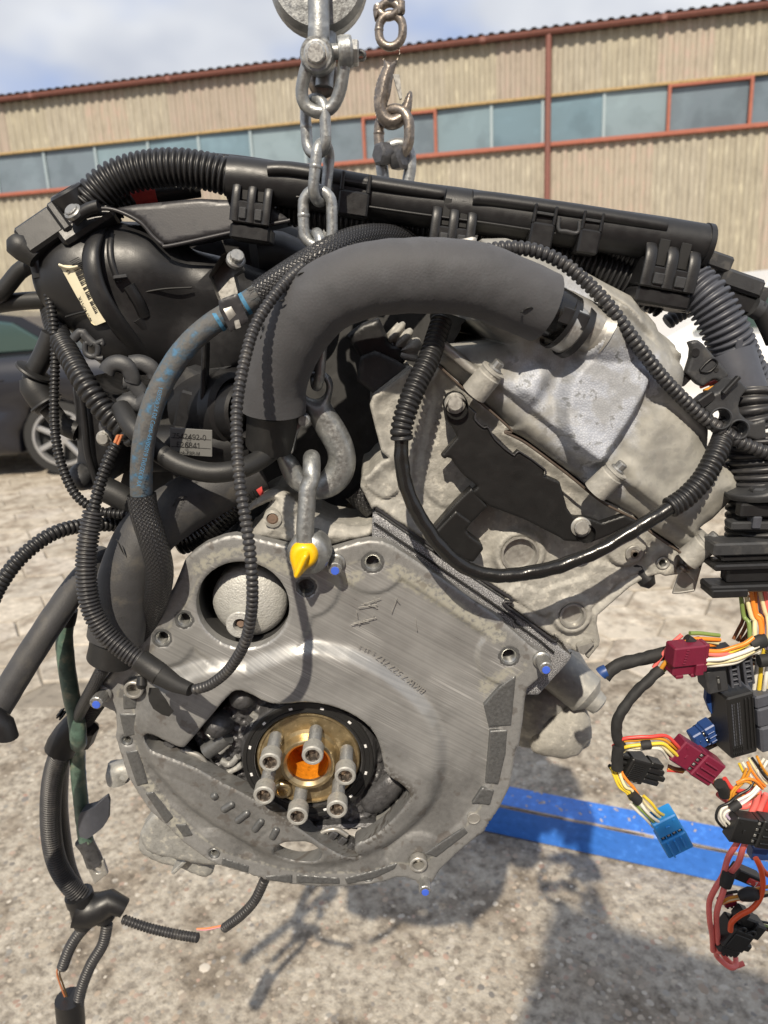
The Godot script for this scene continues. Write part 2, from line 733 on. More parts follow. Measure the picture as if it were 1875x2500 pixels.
func materials() -> void:
	H.grain = noise(0.06, [], [], {"seed": 5, "oct": 4})
	H.fine = noise(0.16, [], [], {"seed": 6, "oct": 3})
	H.cast = noise(0.035, [], [], {"seed": 8, "oct": 6, "gain": 0.65})
	H.rough_metal = noise(0.03, [Color(0.28, 0.28, 0.28), Color(0.6, 0.6, 0.6)], [0.2, 0.8], {"seed": 9})
	H.rough_plastic = noise(0.02, [Color(0.36, 0.36, 0.36), Color(0.48, 0.48, 0.48)], [0.2, 0.8], {"seed": 10})
	M.plastic = mk(Color(0.0125, 0.0125, 0.0135), 0.42, 0.0, {"rt": "rough_plastic", "bump": 0.006, "h": "fine", "sc": 9.0})
	M.plastic_dusty = mk(Color(0.036, 0.037, 0.04), 0.5, 0.0, {"mott": 0.3, "tint": Color(0.055, 0.054, 0.052), "sc": 7.0, "bump": 0.01, "h": "fine"})
	M.conduit = mk(Color(0.0145, 0.0145, 0.0155), 0.34, 0.0, {"rt": "rough_plastic", "sc": 12.0})
	M.conduit_dusty = mk(Color(0.031, 0.031, 0.034), 0.42, 0.0, {"mott": 0.4, "tint": Color(0.055, 0.052, 0.048), "sc": 8.0})
	M.rubber = mk(g(0.018), 0.5, 0.0, {"mott": 0.35, "sc": 8.0, "bump": 0.01, "h": "fine"})
	M.foam = mk(Color(0.055, 0.056, 0.061), 0.72, 0.0, {"mott": 0.22, "sc": 5.0, "bump": 0.02, "h": "fine", "rim": 0.25})
	M.foam_dark = mk(Color(0.042, 0.042, 0.044), 0.62, 0.0, {"mott": 0.35, "tint": Color(0.06, 0.055, 0.048), "sc": 6.0, "bump": 0.02, "h": "fine", "rim": 0.2})
	M.tape = mk(g(0.016), 0.7, 0.0, {"mott": 0.3, "bump": 0.015, "h": "fine", "sc": 14.0})
	M.gloss_black = mk(g(0.012), 0.22, 0.0, {"bump": 0.01, "h": "grain", "sc": 12.0})
	M.galv = mk(Color(0.31, 0.32, 0.32), 0.42, 0.7, {"mott": 0.3, "tint": Color(0.42, 0.43, 0.42), "sc": 14.0, "rt": "rough_metal", "bump": 0.012, "h": "grain"})
	M.steel_old = mk(Color(0.23, 0.2, 0.175), 0.42, 0.8, {"mott": 0.4, "tint": Color(0.33, 0.27, 0.21), "sc": 16.0, "rt": "rough_metal", "bump": 0.012})
	M.bolt_steel = mk(Color(0.34, 0.34, 0.33), 0.45, 0.75, {"mott": 0.22, "sc": 30.0, "rt": "rough_metal", "bump": 0.006})
	M.cast_alu = mk(Color(0.345, 0.335, 0.305), 0.66, 0.18, {"mott": 0.22, "tint": Color(0.41, 0.395, 0.355), "sc": 9.0, "bump": 0.045, "h": "cast", "freq": 0.02})
	M.cast_grey = mk(Color(0.33, 0.33, 0.315), 0.55, 0.35, {"mott": 0.25, "tint": Color(0.4, 0.39, 0.35), "sc": 8.0, "bump": 0.04, "h": "cast", "freq": 0.02})
	M.cast_dark = mk(Color(0.1, 0.1, 0.105), 0.45, 0.5, {"mott": 0.5, "sc": 12.0, "bump": 0.05, "h": "cast"})
	M.block = mk(Color(0.045, 0.045, 0.045), 0.7, 0.2, {"mott": 0.4, "sc": 6.0})
	M.machined = mk(Color(0.5, 0.5, 0.48), 0.3, 0.8, {"mott": 0.15, "sc": 20.0, "rt": "rough_metal"})
	M.pad = mk(Color(0.15, 0.153, 0.155), 0.45, 0.55, {"mott": 0.2, "sc": 14.0, "freq": 0.03, "rt": "rough_metal", "bump": 0.008})
	M.cap_alu = mk(Color(0.47, 0.47, 0.45), 0.5, 0.3, {"mott": 0.15, "sc": 20.0, "bump": 0.06, "h": "cast"})
	M.bolt_grey = mk(Color(0.37, 0.365, 0.34), 0.5, 0.3, {"mott": 0.25, "sc": 30.0, "bump": 0.006})
	M.residue = mk(Color(0.34, 0.335, 0.295), 0.85, 0.0, {"mott": 0.3, "sc": 16.0, "bump": 0.02, "h": "grain"})
	M.bronze = mk(Color(0.5, 0.39, 0.22), 0.3, 0.8, {"mott": 0.25, "tint": Color(0.6, 0.49, 0.3), "sc": 14.0, "coat": 0.3})
	M.orange = mk(Color(0.62, 0.21, 0.012), 0.4, 0.0, {"mott": 0.4, "sc": 25.0})
	M.seal = mk(g(0.018), 0.4)
	M.white = mk(g(0.75), 0.5)
	M.yellow = mk(Color(0.85, 0.5, 0.004), 0.42, 0.0, {"mott": 0.08, "sc": 20.0, "coat": 0.3})
	M.blue_mark = mk(Color(0.05, 0.12, 0.6), 0.5)
	M.blue_paint = mk(Color(0.035, 0.16, 0.56), 0.45, 0.0, {"mott": 0.2, "tint": Color(0.05, 0.19, 0.6), "sc": 5.0})
	M.rust = mk(Color(0.17, 0.115, 0.085), 0.8, 0.0, {"mott": 0.4, "sc": 9.0})
	M.sticker = mk(Color(0.74, 0.68, 0.5), 0.45, 0.0, {"mott": 0.08, "sc": 14.0})
	M.ink = mk(g(0.02), 0.6)
	M.tag_grey = mk(Color(0.14, 0.14, 0.135), 0.6)
	M.red = mk(Color(0.55, 0.055, 0.05), 0.6, 0.0, {"mott": 0.2, "sc": 20.0})
	M.sheet_black = mk(g(0.009), 0.45, 0.0, {"mott": 0.3, "sc": 8.0, "bump": 0.006, "h": "fine"})
	M.sheet_dark = mk(Color(0.03, 0.029, 0.032), 0.4, 0.1, {"rt": "rough_plastic", "sc": 7.0, "bump": 0.004, "h": "fine"})
	M.zinc = mk(Color(0.38, 0.37, 0.345), 0.5, 0.55, {"mott": 0.15, "sc": 12.0, "rt": "rough_metal"})
	M.thread = mk(Color(0.45, 0.45, 0.43), 0.3, 0.85)
	M.hole = mk(g(0.012), 0.6)
	M.copper = mk(Color(0.7, 0.27, 0.12), 0.4, 0.5)
	M.burgundy = mk(Color(0.16, 0.012, 0.035), 0.42, 0.0, {"mott": 0.12, "sc": 20.0})
	M.plug_blue = mk(Color(0.03, 0.28, 0.72), 0.4)
	M.plug_navy = mk(Color(0.018, 0.055, 0.19), 0.42)
	M.plug_grey = mk(Color(0.062, 0.066, 0.08), 0.45, 0.0, {"mott": 0.15, "sc": 12.0})
	M.plug_black = mk(g(0.012), 0.42)
	M.green_cable = mk(Color(0.085, 0.14, 0.11), 0.4, 0.0, {"mott": 0.5, "tint": Color(0.19, 0.185, 0.13), "sc": 7.0})
	M.hose = mk(Color(0.085, 0.08, 0.072), 0.75, 0.0, {"mott": 0.3, "tint": Color(0.13, 0.12, 0.1), "sc": 10.0, "bump": 0.03, "h": "grain"})
	M.dull_steel = mk(Color(0.17, 0.165, 0.155), 0.48, 0.5, {"mott": 0.25, "sc": 14.0, "rt": "rough_metal"})
	M.hose_blue = mk(Color(0.05, 0.18, 0.31), 0.75, 0.0, {"mott": 0.6, "sc": 20.0})
	M.braid = braid_material()
	M.brushed = brushed_material()

# crossing bright and dark strands of a woven sleeve
func braid_material() -> StandardMaterial3D:
	var im := Image.create(64, 64, false, Image.FORMAT_RGB8)
	var hm := Image.create(64, 64, false, Image.FORMAT_RGB8)
	for y in 64:
		for x in 64:
			var a := fposmod((x + y) / 16.0, 1.0)
			var b := fposmod((x - y) / 16.0, 1.0)
			var over := int(floor((x + y) / 16.0) + floor((x - y) / 16.0)) % 2 == 0
			var k := sin(PI * (a if over else b))
			var v := 0.07 + 0.12 * k + (0.03 if over else 0.0)
			im.set_pixel(x, y, Color(v, v, v * 1.04))
			hm.set_pixel(x, y, Color(k, k, k))
	var m := StandardMaterial3D.new()
	m.albedo_texture = ImageTexture.create_from_image(im)
	m.heightmap_enabled = true
	m.heightmap_texture = ImageTexture.create_from_image(hm)
	m.heightmap_scale = 0.05
	m.roughness = 0.32
	m.uv1_scale = Vector3(5, 5, 1)
	return m

# milled aluminium: long cutter marks, fine scratches
func brushed_material() -> StandardMaterial3D:
	var n := FastNoiseLite.new()
	n.seed = 2
	n.frequency = 1.0
	n.fractal_octaves = 3
	var r := RandomNumberGenerator.new()
	r.seed = 5
	var W := 512
	var im := Image.create(W, W, false, Image.FORMAT_RGB8)
	var ro := Image.create(W, W, false, Image.FORMAT_RGB8)
	for y in W:
		var row := n.get_noise_1d(y * 0.31) * 0.5 + n.get_noise_1d(y * 0.05 + 500.0) * 0.5
		for x in W:
			var big := n.get_noise_2d(x * 0.012 + 90.0, y * 0.012)
			var v := 0.325 + row * 0.025 + big * 0.09 + n.get_noise_2d(x * 0.2, y * 0.2 + 50.0) * 0.02
			im.set_pixel(x, y, Color(v, v, v * 0.985).linear_to_srgb())
			var q := 0.40 + row * 0.08 + big * 0.12
			ro.set_pixel(x, y, Color(q, q, q))
	for k in 420:
		var y := r.randi_range(0, W - 1)
		var x0 := r.randi_range(0, W - 1)
		var len := r.randi_range(30, 260)
		var up := r.randf_range(0.04, 0.2)
		var fade := r.randf_range(0.6, 1.0)
		for i in len:
			var x := (x0 + i) % W
			var c := im.get_pixel(x, y)
			var s := up * sin(PI * i / len) * fade
			im.set_pixel(x, y, Color(c.r + s, c.g + s, c.b + s))
	var m := StandardMaterial3D.new()
	m.albedo_texture = ImageTexture.create_from_image(im)
	m.roughness_texture = ImageTexture.create_from_image(ro)
	m.metallic = 0.45
	m.uv1_scale = Vector3(4.0, 5.0, 1)
	m.heightmap_enabled = true
	m.heightmap_texture = H.fine
	m.heightmap_scale = 0.004
	return m

# ---------------------------------------------------------------- ground
func ground() -> void:
	var soil := mk(Color(0.22, 0.195, 0.16), 0.95, 0.0, {"mott": 0.4, "sc": 1.2})
	var pm := PlaneMesh.new()
	pm.size = Vector2(500, 500)
	var base := part("ground", pm, soil)
	base.position = Vector3(0, -0.012, -60)
	tag(base, "dark soil under the paving running out to the warehouse", "", "", "structure")
	# the near yard: one slab of worn exposed-aggregate concrete
	var im := noise(0.02, [Color(0.15, 0.13, 0.105).linear_to_srgb(), Color(0.295, 0.265, 0.22).linear_to_srgb(), Color(0.365, 0.33, 0.275).linear_to_srgb(), Color(0.46, 0.425, 0.36).linear_to_srgb()], [0.12, 0.42, 0.6, 0.9], {"seed": 41, "oct": 6, "gain": 0.7, "size": 1024})
	var con := StandardMaterial3D.new()
	con.albedo_texture = im
	con.roughness = 0.9
	con.uv1_triplanar = true
	con.uv1_world_triplanar = true
	con.uv1_scale = Vector3.ONE * 1.1
	con.heightmap_enabled = true
	con.heightmap_texture = noise(0.05, [], [], {"seed": 44, "oct": 5, "gain": 0.7, "size": 1024})
	con.heightmap_scale = 0.25
	dirty(con)
	var slab := part("pavement", box(Transform3D(), Vector3(-7, -0.12, -2.04), Vector3(7, 0, 7), 0.006), con)
	tag(slab, "worn beige concrete slab with pebbles showing, under the hanging engine", "", "", "structure")
	# its pebbles
	var peb := begin()
	var ring := 7
	for k in ring:
		var a0 := TAU * k / ring
		var a1 := TAU * (k + 1) / ring
		var p0 := Vector3(cos(a0), 0, sin(a0))
		var p1 := Vector3(cos(a1), 0, sin(a1))
		peb.set_smooth_group(0)
		tri(peb, p0, p1, p1 * 0.72 + Vector3.UP * 0.72, p0 + p1 + Vector3.UP)
		tri(peb, p0, p1 * 0.72 + Vector3.UP * 0.72, p0 * 0.72 + Vector3.UP * 0.72, p0 + p1 + Vector3.UP)
		tri(peb, p0 * 0.72 + Vector3.UP * 0.72, p1 * 0.72 + Vector3.UP * 0.72, Vector3.UP, Vector3.UP)
	var pebm := done(peb)
	var pmat := StandardMaterial3D.new()
	pmat.vertex_color_use_as_albedo = true
	pmat.roughness = 0.75
	pebm.surface_set_material(0, pmat)
	var tones := [Color(0.33, 0.27, 0.21), Color(0.24, 0.19, 0.15), Color(0.42, 0.37, 0.3), Color(0.17, 0.14, 0.12), Color(0.22, 0.22, 0.21), Color(0.5, 0.46, 0.4), Color(0.34, 0.25, 0.18), Color(0.29, 0.17, 0.13), Color(0.38, 0.33, 0.26), Color(0.13, 0.125, 0.125)]
	var mm := MultiMesh.new()
	mm.transform_format = MultiMesh.TRANSFORM_3D
	mm.use_colors = true
	mm.mesh = pebm
	var count := 34000
	mm.instance_count = count
	var clump := FastNoiseLite.new()
	clump.seed = 77
	clump.frequency = 4.0
	for i in count:
		var z := -1.9 + 1.95 * pow(rng.randf(), 1.0)
		var half := 0.25 + 0.85 * (0.6 - z)
		var x := rng.randf_range(-half, half)
		var s := 0.0014 + 0.0078 * pow(rng.randf(), 2.6)
		if rng.randf() < 0.02:
			s *= 1.6
		var q := Basis(Vector3.UP, rng.randf() * TAU)
		var t := Transform3D(q.scaled_local(Vector3(s * rng.randf_range(0.8, 1.5), s * rng.randf_range(0.06, 0.2), s)), Vector3(x, -0.0004, z))
		mm.set_instance_transform(i, t)
		var c: Color = tones[rng.randi() % tones.size()]
		c = c.lerp(Color(0.34, 0.305, 0.25), 0.42 + 0.3 * clump.get_noise_2d(x, z))
		var k := rng.randf_range(0.8, 1.15)
		mm.set_instance_color(i, Color(c.r * k, c.g * k, c.b * k))
	var mmi := MultiMeshInstance3D.new()
	mmi.name = "pebbles"
	mmi.multimesh = mm
	mmi.set_meta("kind", "stuff")
	slab.add_child(mmi)
	# hexagonal pavers beyond the slab
	var yard := Node3D.new()
	yard.name = "paved_yard"
	add_child(yard)
	tag(yard, "yard paved with worn beige hexagonal concrete slabs behind the engine", "", "", "structure")
	var pv_mats := []
	for k in 5:
		var c: Color = [Color(0.41, 0.365, 0.3), Color(0.46, 0.415, 0.35), Color(0.36, 0.32, 0.265), Color(0.43, 0.39, 0.335), Color(0.385, 0.35, 0.3)][k]
		pv_mats.append(mk(c, 0.9, 0.0, {"mott": 0.3, "sc": 1.5, "freq": 0.016, "seed": 50 + k, "bump": 0.35, "h": "cast"}))
		dirty(pv_mats[k])
	var hexes := []
	var R := 0.205
	for shape in 4:
		var st := begin()
		var poly := PackedVector2Array()
		for k in 6:
			var a := TAU * k / 6.0
			poly.append(Vector2(cos(a), sin(a)) * (R - 0.002 - 0.004 * rng.randf()))
		prism(st, Transform3D(Basis(Vector3.RIGHT, -PI / 2), Vector3.ZERO), poly, -0.08, 0.0, 0.006)
		hexes.append(done(st))
	var places := []
	for i in range(-34, 35):
		for j in range(-3, 62):
			var x := i * R * 1.5
			var z := -2.15 - (j + (0.5 if posmod(i, 2) == 1 else 0.0)) * R * 1.7320508
			var turn := 0.06
			var p := Vector3(x * cos(turn) + z * sin(turn), 0, -x * sin(turn) + z * cos(turn))
			if p.z > -1.92 - R * 0.9 or p.z < -15.0 or absf(p.x) > 0.8 - p.z * 0.75:
				continue
			places.append(p)
	places.sort_custom(func(a, b): return a.z > b.z)
	var rest := begin()
	for k in places.size():
		var p: Vector3 = places[k]
		var tilt := Basis.from_euler(Vector3(rng.randf_range(-0.012, 0.012), floor(rng.randf() * 6.0) * PI / 3.0 + rng.randf_range(-0.02, 0.02), rng.randf_range(-0.012, 0.012)))
		var t := Transform3D(tilt, p + Vector3(0, rng.randf_range(-0.006, 0.003), 0))
		var hm: Mesh = hexes[rng.randi() % 4]
		if k < 290:
			var o := part("paving_slab", hm, pv_mats[rng.randi() % 5], yard)
			o.transform = t
		else:
			rest.append_from(hm, 0, t)
	var far := part("far_paving", rest.commit(), pv_mats[0], yard)
	far.set_meta("kind", "stuff")

# ---------------------------------------------------------------- warehouse behind
func warehouse() -> void:
	var b := thing("warehouse", "long beige corrugated warehouse with a red gutter and a band of blue windows", "building")
	var yaw := deg_to_rad(12.6)
	var xf := Transform3D(Basis(Vector3.UP, -yaw), Vector3(3.592, 0, -15.4))
	b.transform = xf
	var beige := []
	for k in 4:
		var c: Color = [Color(0.345, 0.31, 0.24), Color(0.37, 0.32, 0.255), Color(0.345, 0.295, 0.24), Color(0.355, 0.32, 0.255)][k]
		var d: Color = [Color(0.40, 0.37, 0.28), Color(0.36, 0.27, 0.225), Color(0.32, 0.25, 0.215), Color(0.39, 0.36, 0.285)][k]
		var m := mk(c, 0.75, 0.0, {"mott": 0.2, "tint": d, "sc": 0.5, "seed": 70 + k, "freq": 0.015})
		m.uv1_scale = Vector3(0.8, 0.22, 0.8)
		beige.append(m)
	var red := mk(Color(0.2, 0.08, 0.062), 0.6, 0.0, {"mott": 0.2, "sc": 1.0})
	var orange := mk(Color(0.33, 0.105, 0.065), 0.65, 0.0, {"mott": 0.2, "sc": 1.0})
	var roofm := mk(Color(0.09, 0.085, 0.08), 0.8)
	var edge := mk(Color(0.38, 0.27, 0.13), 0.85, 0.0, {"mott": 0.4, "sc": 2.0})
	var glassy := []
	for k in 4:
		var c: Color = [Color(0.15, 0.225, 0.27), Color(0.19, 0.26, 0.295), Color(0.15, 0.19, 0.22), Color(0.22, 0.285, 0.315)][k]
		glassy.append(mk(c, 0.12, 0.0, {"mott": 0.22, "sc": 0.25, "freq": 0.006, "seed": 90 + k}))
	var mull := mk(Color(0.3, 0.37, 0.4), 0.6)
	var I := Transform3D()
	# corrugated sheets, one metre wide, five waves each
	var sheet := func(h: float) -> ArrayMesh:
		var st := begin()
		var prof := []
		for w in 5:
			for t in [[0.0, 0.0], [0.06, 0.0], [0.09, 0.032], [0.16, 0.032], [0.19, 0.0]]:
				prof.append(Vector2(w * 0.2 + t[0], t[1]))
		prof.append(Vector2(1.0, 0.0))
		for i in prof.size() - 1:
			var p: Vector2 = prof[i]
			var q: Vector2 = prof[i + 1]
			quad(st, Vector3(p.x, 0, p.y), Vector3(q.x, 0, q.y), Vector3(q.x, h, q.y), Vector3(p.x, h, p.y), Vector3(0, 0, 1))
		return done(st)
	var up: ArrayMesh = sheet.call(1.02)
	var low: ArrayMesh = sheet.call(4.40)
	part("wall", box(I, Vector3(-16, 0, -8), Vector3(9, 6.3, -0.14), 0.0), beige[0], b)
	for k in 25:
		var o := part("wall_sheet", up, beige[rng.randi() % 4], b)
		o.position = Vector3(-16 + k, 5.31, 0.0)
		var o2 := part("wall_sheet", low, beige[rng.randi() % 4], b)
		o2.position = Vector3(-16 + k, 0.0, 0.0)
	var roof: ArrayMesh = sheet.call(8.6)
	for k in 25:
		var o := part("roof_sheet", roof, roofm, b)
		o.transform = Transform3D(Basis(Vector3.RIGHT, -PI / 2 + 0.12), Vector3(-16 + k, 6.43, 0.2))
	# gutter with joints, brackets left out of sight
	var st := begin()
	for k in 8:
		var a0 := PI + PI * k / 8.0
		var a1 := PI + PI * (k + 1) / 8.0
		var p0 := Vector3(0, 6.40 + sin(a0) * 0.09, 0.16 + cos(a0) * 0.075)
		var p1 := Vector3(0, 6.40 + sin(a1) * 0.09, 0.16 + cos(a1) * 0.075)
		st.set_smooth_group(0)
		quad(st, p0 + Vector3(-16, 0, 0), p1 + Vector3(-16, 0, 0), p1 + Vector3(9, 0, 0), p0 + Vector3(9, 0, 0), Vector3(0, sin(a0 + 0.2), cos(a0 + 0.2)))
	part("gutter", done(st), red, b)
	for k in 7:
		part("gutter_joint", box(I, Vector3(-14.5 + 3.3 * k, 6.30, 0.08), Vector3(-14.38 + 3.3 * k, 6.41, 0.245), 0.02), red, b)
	part("downpipe", tube(PackedVector3Array([Vector3(0, 0.1, 0.13), Vector3(0, 3, 0.13), Vector3(0, 6.32, 0.14)]), 0.058, {"sides": 16, "step": 0.5}), red, b)
	for k in 3:
		part("pipe_clamp", turned(zx(Vector3(0, 1.4 + 1.95 * k, 0.13), Vector3.UP), [Vector2(0.064, 0), Vector2(0.064, 0.05), Vector2(0.05, 0.05)], 16), red, b)
	# window band
	part("window_sill", box(I, Vector3(-16, 4.385, 0.02), Vector3(9, 4.465, 0.12), 0.01), orange, b)
	part("window_head", box(I, Vector3(-16, 5.275, -0.02), Vector3(9, 5.325, 0.045), 0.006), edge, b)
	var bars := [-15.2, -13.9, -12.5, -11.2, -9.9, -8.6, -7.4, -6.2, -5.0, -3.71, -2.22, -1.1, -0.1, 1.06, 2.24, 3.68, 5.1, 6.5, 7.9]
	for k in bars.size():
		var x: float = bars[k]
		var framed: bool = k in [9, 10, 14, 15]
		part("window_bar", box(I, Vector3(x - 0.03, 4.46, -0.03), Vector3(x + 0.03, 5.28, 0.06 if framed else 0.0), 0.006), orange if framed else mull, b)
		if k < bars.size() - 1:
			var w: float = bars[k + 1] - x
			var pane := part("window", box(I, Vector3(-w * 0.5 + 0.02, -0.42, -0.01), Vector3(w * 0.5 - 0.02, 0.42, 0.0), 0.0), glassy[(k * 7 + k / 3) % 4], b)
			pane.transform = Transform3D(Basis.from_euler(Vector3(rng.randf_range(-0.03, 0.03), rng.randf_range(-0.02, 0.02), 0)), Vector3(x + w * 0.5, 4.87, -0.045))
			if k in [9, 14]:
				part("window_frame", box(I, Vector3(x + 0.02, 5.225, -0.03), Vector3(x + w - 0.02, 5.272, 0.055), 0.006), orange, b)

# ---------------------------------------------------------------- cars
func make_car(called: String, label: String, at: Transform3D, paint: Material) -> Node3D:
	var c := thing(called, label, "car", "")
	c.transform = at.scaled_local(Vector3.ONE * 1.14)
	var glass := mk(Color(0.03, 0.06, 0.055), 0.06, 0.0, {"spec": 0.8})
	var tyre := mk(g(0.02), 0.8)
	var rim := mk(Color(0.5, 0.5, 0.5), 0.3, 0.7)
	var trim := mk(g(0.015), 0.5)
	var I := Transform3D()
	# body: a side outline 4.7 m long; x forward, z towards the viewer
	var side := PackedVector2Array([Vector2(-2.32, 0.32), Vector2(-2.36, 0.62), Vector2(-2.30, 0.95), Vector2(-2.22, 1.03), Vector2(-1.5, 1.06), Vector2(-0.2, 1.0), Vector2(0.95, 0.98), Vector2(1.75, 0.88), Vector2(2.18, 0.74), Vector2(2.33, 0.55), Vector2(2.33, 0.3), Vector2(2.2, 0.2), Vector2(1.76, 0.2), Vector2(1.75, 0.36), Vector2(1.62, 0.58), Vector2(1.4, 0.67), Vector2(1.18, 0.58), Vector2(1.05, 0.36), Vector2(1.04, 0.2), Vector2(-1.04, 0.2), Vector2(-1.05, 0.36), Vector2(-1.18, 0.58), Vector2(-1.4, 0.67), Vector2(-1.62, 0.58), Vector2(-1.75, 0.36), Vector2(-1.76, 0.22), Vector2(-2.2, 0.24)])
	var body := relief(side, func(p: Vector2, d: float) -> float:
		var u := 1.0 - clampf(d / 0.22, 0.0, 1.0)
		return 0.80 + 0.075 * sqrt(1.0 - u * u) + 0.02 * smoothstep(0.5, 0.85, p.y) - 0.03 * smoothstep(0.86, 1.05, p.y) - 0.02 * exp(-pow((p.y - 0.62) / 0.07, 2)), 0.0, 0.05, {"mirror": true})
	part("body", body, paint, c)
	var st := begin()
	prism(st, I, PackedVector2Array([Vector2(-1.72, 1.0), Vector2(-1.15, 1.36), Vector2(-0.6, 1.44), Vector2(0.05, 1.42), Vector2(0.95, 0.96)]), -0.62, 0.62, 0.05)
	part("roof", done(st), paint, c)
	for s in [-1.0, 1.0]:
		for w in [[Vector2(-1.42, 1.08), Vector2(-1.08, 1.31), Vector2(-0.75, 1.37), Vector2(-0.78, 1.05)], [Vector2(-0.70, 1.05), Vector2(-0.66, 1.375), Vector2(-0.2, 1.385), Vector2(-0.16, 1.03)], [Vector2(-0.08, 1.03), Vector2(-0.1, 1.385), Vector2(0.1, 1.36), Vector2(0.72, 1.02)]]:
			var sw := begin()
			prism(sw, I, PackedVector2Array(w), 0.60 * s, 0.665 * s, 0.02)
			part("window", done(sw), glass, c)
		var seam := begin()
		for x in [-0.74, -0.12]:
			bx(seam, I, Vector3(x - 0.006, 0.3, 0.872 * s), Vector3(x + 0.006, 1.0, 0.879 * s), 0.001)
		part("door_gap", done(seam), trim, c)
		for x in [-0.95, -0.3]:
			part("handle", box(I, Vector3(x - 0.09, 0.84, 0.885 * s - 0.02), Vector3(x + 0.09, 0.865, 0.885 * s + 0.02), 0.008), paint, c)
		for x in [-1.4, 1.4]:
			var t := zx(Vector3(x, 0.33, 0.66 * s), Vector3(0, 0, s))
			var wh := part("wheel", turned(t, [Vector2(0.2, -0.1), Vector2(0.31, -0.1), Vector2(0.335, -0.07), Vector2(0.335, 0.1), Vector2(0.32, 0.14), Vector2(0.25, 0.15), Vector2(0.235, 0.13), Vector2(0.22, 0.05), Vector2(0.0, 0.05)], 36), tyre, c)
			var sp := begin()
			lathe(sp, t, [Vector2(0.245, 0.1), Vector2(0.245, 0.148), Vector2(0.225, 0.148), Vector2(0.215, 0.09)], 36)
			lathe(sp, t, [Vector2(0.06, 0.08), Vector2(0.055, 0.13), Vector2(0.0, 0.135)], 16)
			for k in 7:
				var f := t * Transform3D(Basis(Vector3.BACK, TAU * k / 7.0), Vector3.ZERO)
				bx(sp, f, Vector3(0.04, -0.022, 0.09), Vector3(0.23, 0.022, 0.13), 0.008)
			part("rim", done(sp), rim, wh)
	part("headlight", box(I, Vector3(2.05, 0.6, 0.62), Vector3(2.25, 0.72, 0.84), 0.03), glass, c)
	part("tail_light", box(I, Vector3(-2.34, 0.78, 0.62), Vector3(-2.16, 0.94, 0.85), 0.03), M.red, c)
	return c

func cars() -> void:
	var dark := mk(Color(0.012, 0.013, 0.02), 0.3, 0.2, {"coat": 0.6})
	var white := mk(Color(0.74, 0.74, 0.73), 0.35, 0.0, {"coat": 0.6})
	make_car("parked_car", "dark blue-grey saloon parked on the left, its rear alloy wheel showing", Transform3D(Basis(Vector3.UP, PI), Vector3(-4.75, 0, -7.6)), dark)
	make_car("parked_car", "white saloon parked on the right beyond the thick corrugated hoses", Transform3D(Basis(Vector3.UP, PI), Vector3(3.35, 0, -6.15)), white)

func steel_beam() -> void:
	var b := thing("steel_beam", "scuffed bright blue steel box beam lying on the concrete behind the engine", "beam")
	var a := Vector3(-0.6, 0, -1.533)
	var t := fr(a, Vector3(0.859, 0, -0.934), a + Vector3.UP)
	part("beam", box(t, Vector3(0, 0.002, -0.095), Vector3(2.6, 0.103, 0), 0.006), M.blue_paint, b)
	# paint worn through along the upper edge and in flakes
	var st := begin()
	for k in 90:
		var x := rng.randf_range(0.0, 2.45)
		var w := rng.randf_range(0.03, 0.12)
		bx(st, t, Vector3(x, 0.097 - 0.003 * rng.randf(), -0.002 - 0.004 * rng.randf()), Vector3(x + w, 0.1037, 0.0007), 0.003)
	for k in 46:
		var x := 0.75 + 0.75 * pow(rng.randf(), 0.8)
		var z := rng.randf_range(-0.088, -0.012)
		var w := rng.randf_range(0.0015, 0.0075)
		var f := t * Transform3D(Basis(Vector3.UP, rng.randf() * 3.0), Vector3(x, 0.1, z))
		bx(st, f, Vector3(-w, 0.002, -w * 0.5), Vector3(w, 0.0034, w * 0.4), 0.0003)
	part("worn_paint", done(st), mk(Color(0.37, 0.315, 0.27), 0.85, 0.0, {"mott": 0.35, "sc": 9.0}), b).set_meta("kind", "stuff")

# a freight container stands behind the camera; its shadow lies on the concrete at the lower right
func container() -> void:
	var c := thing("freight_container", "rust red freight container behind the camera, shading the concrete at the lower right", "container")
	var h := 2.59
	var t := Transform3D(Basis(Vector3(0.88, 0, 0.475), Vector3.UP, Vector3(-0.475, 0, 0.88)), Vector3(0.385 - 0.15 * h, 0.0, -0.935 + 0.95 * h))
	var paint := mk(Color(0.16, 0.05, 0.035), 0.6, 0.0, {"mott": 0.3, "sc": 0.8})
	for x in [0.0, 2.3]:
		for z in [0.0, 5.9]:
			part("corner_post", box(t, Vector3(x, 0.0, z), Vector3(x + 0.14, h, z + 0.14), 0.01), paint, c)
	part("roof", box(t, Vector3(0.01, h - 0.1, 0.01), Vector3(2.43, h - 0.004, 6.03), 0.01), paint, c)
	part("floor", box(t, Vector3(0.01, 0.1, 0.01), Vector3(2.43, 0.25, 6.03), 0.01), paint, c)
	for k in 2:
		var z := 0.05 if k == 0 else 5.95
		var st := begin()
		for i in 8:
			bx(st, t, Vector3(0.15 + 0.268 * i, 0.25, z - 0.02 * (i % 2)), Vector3(0.418 + 0.268 * i, h - 0.1, z + 0.03 - 0.02 * (i % 2)), 0.005)
		part("end_wall", done(st), paint, c)
		var sw := begin()
		for i in 20:
			bx(sw, t, Vector3(0.04 + 2.31 * k + 0.02 * (i % 2), 0.25, 0.15 + 0.287 * i), Vector3(0.07 + 2.31 * k + 0.02 * (i % 2), h - 0.1, 0.437 + 0.287 * i), 0.005)
		part("side_wall", done(sw), paint, c)

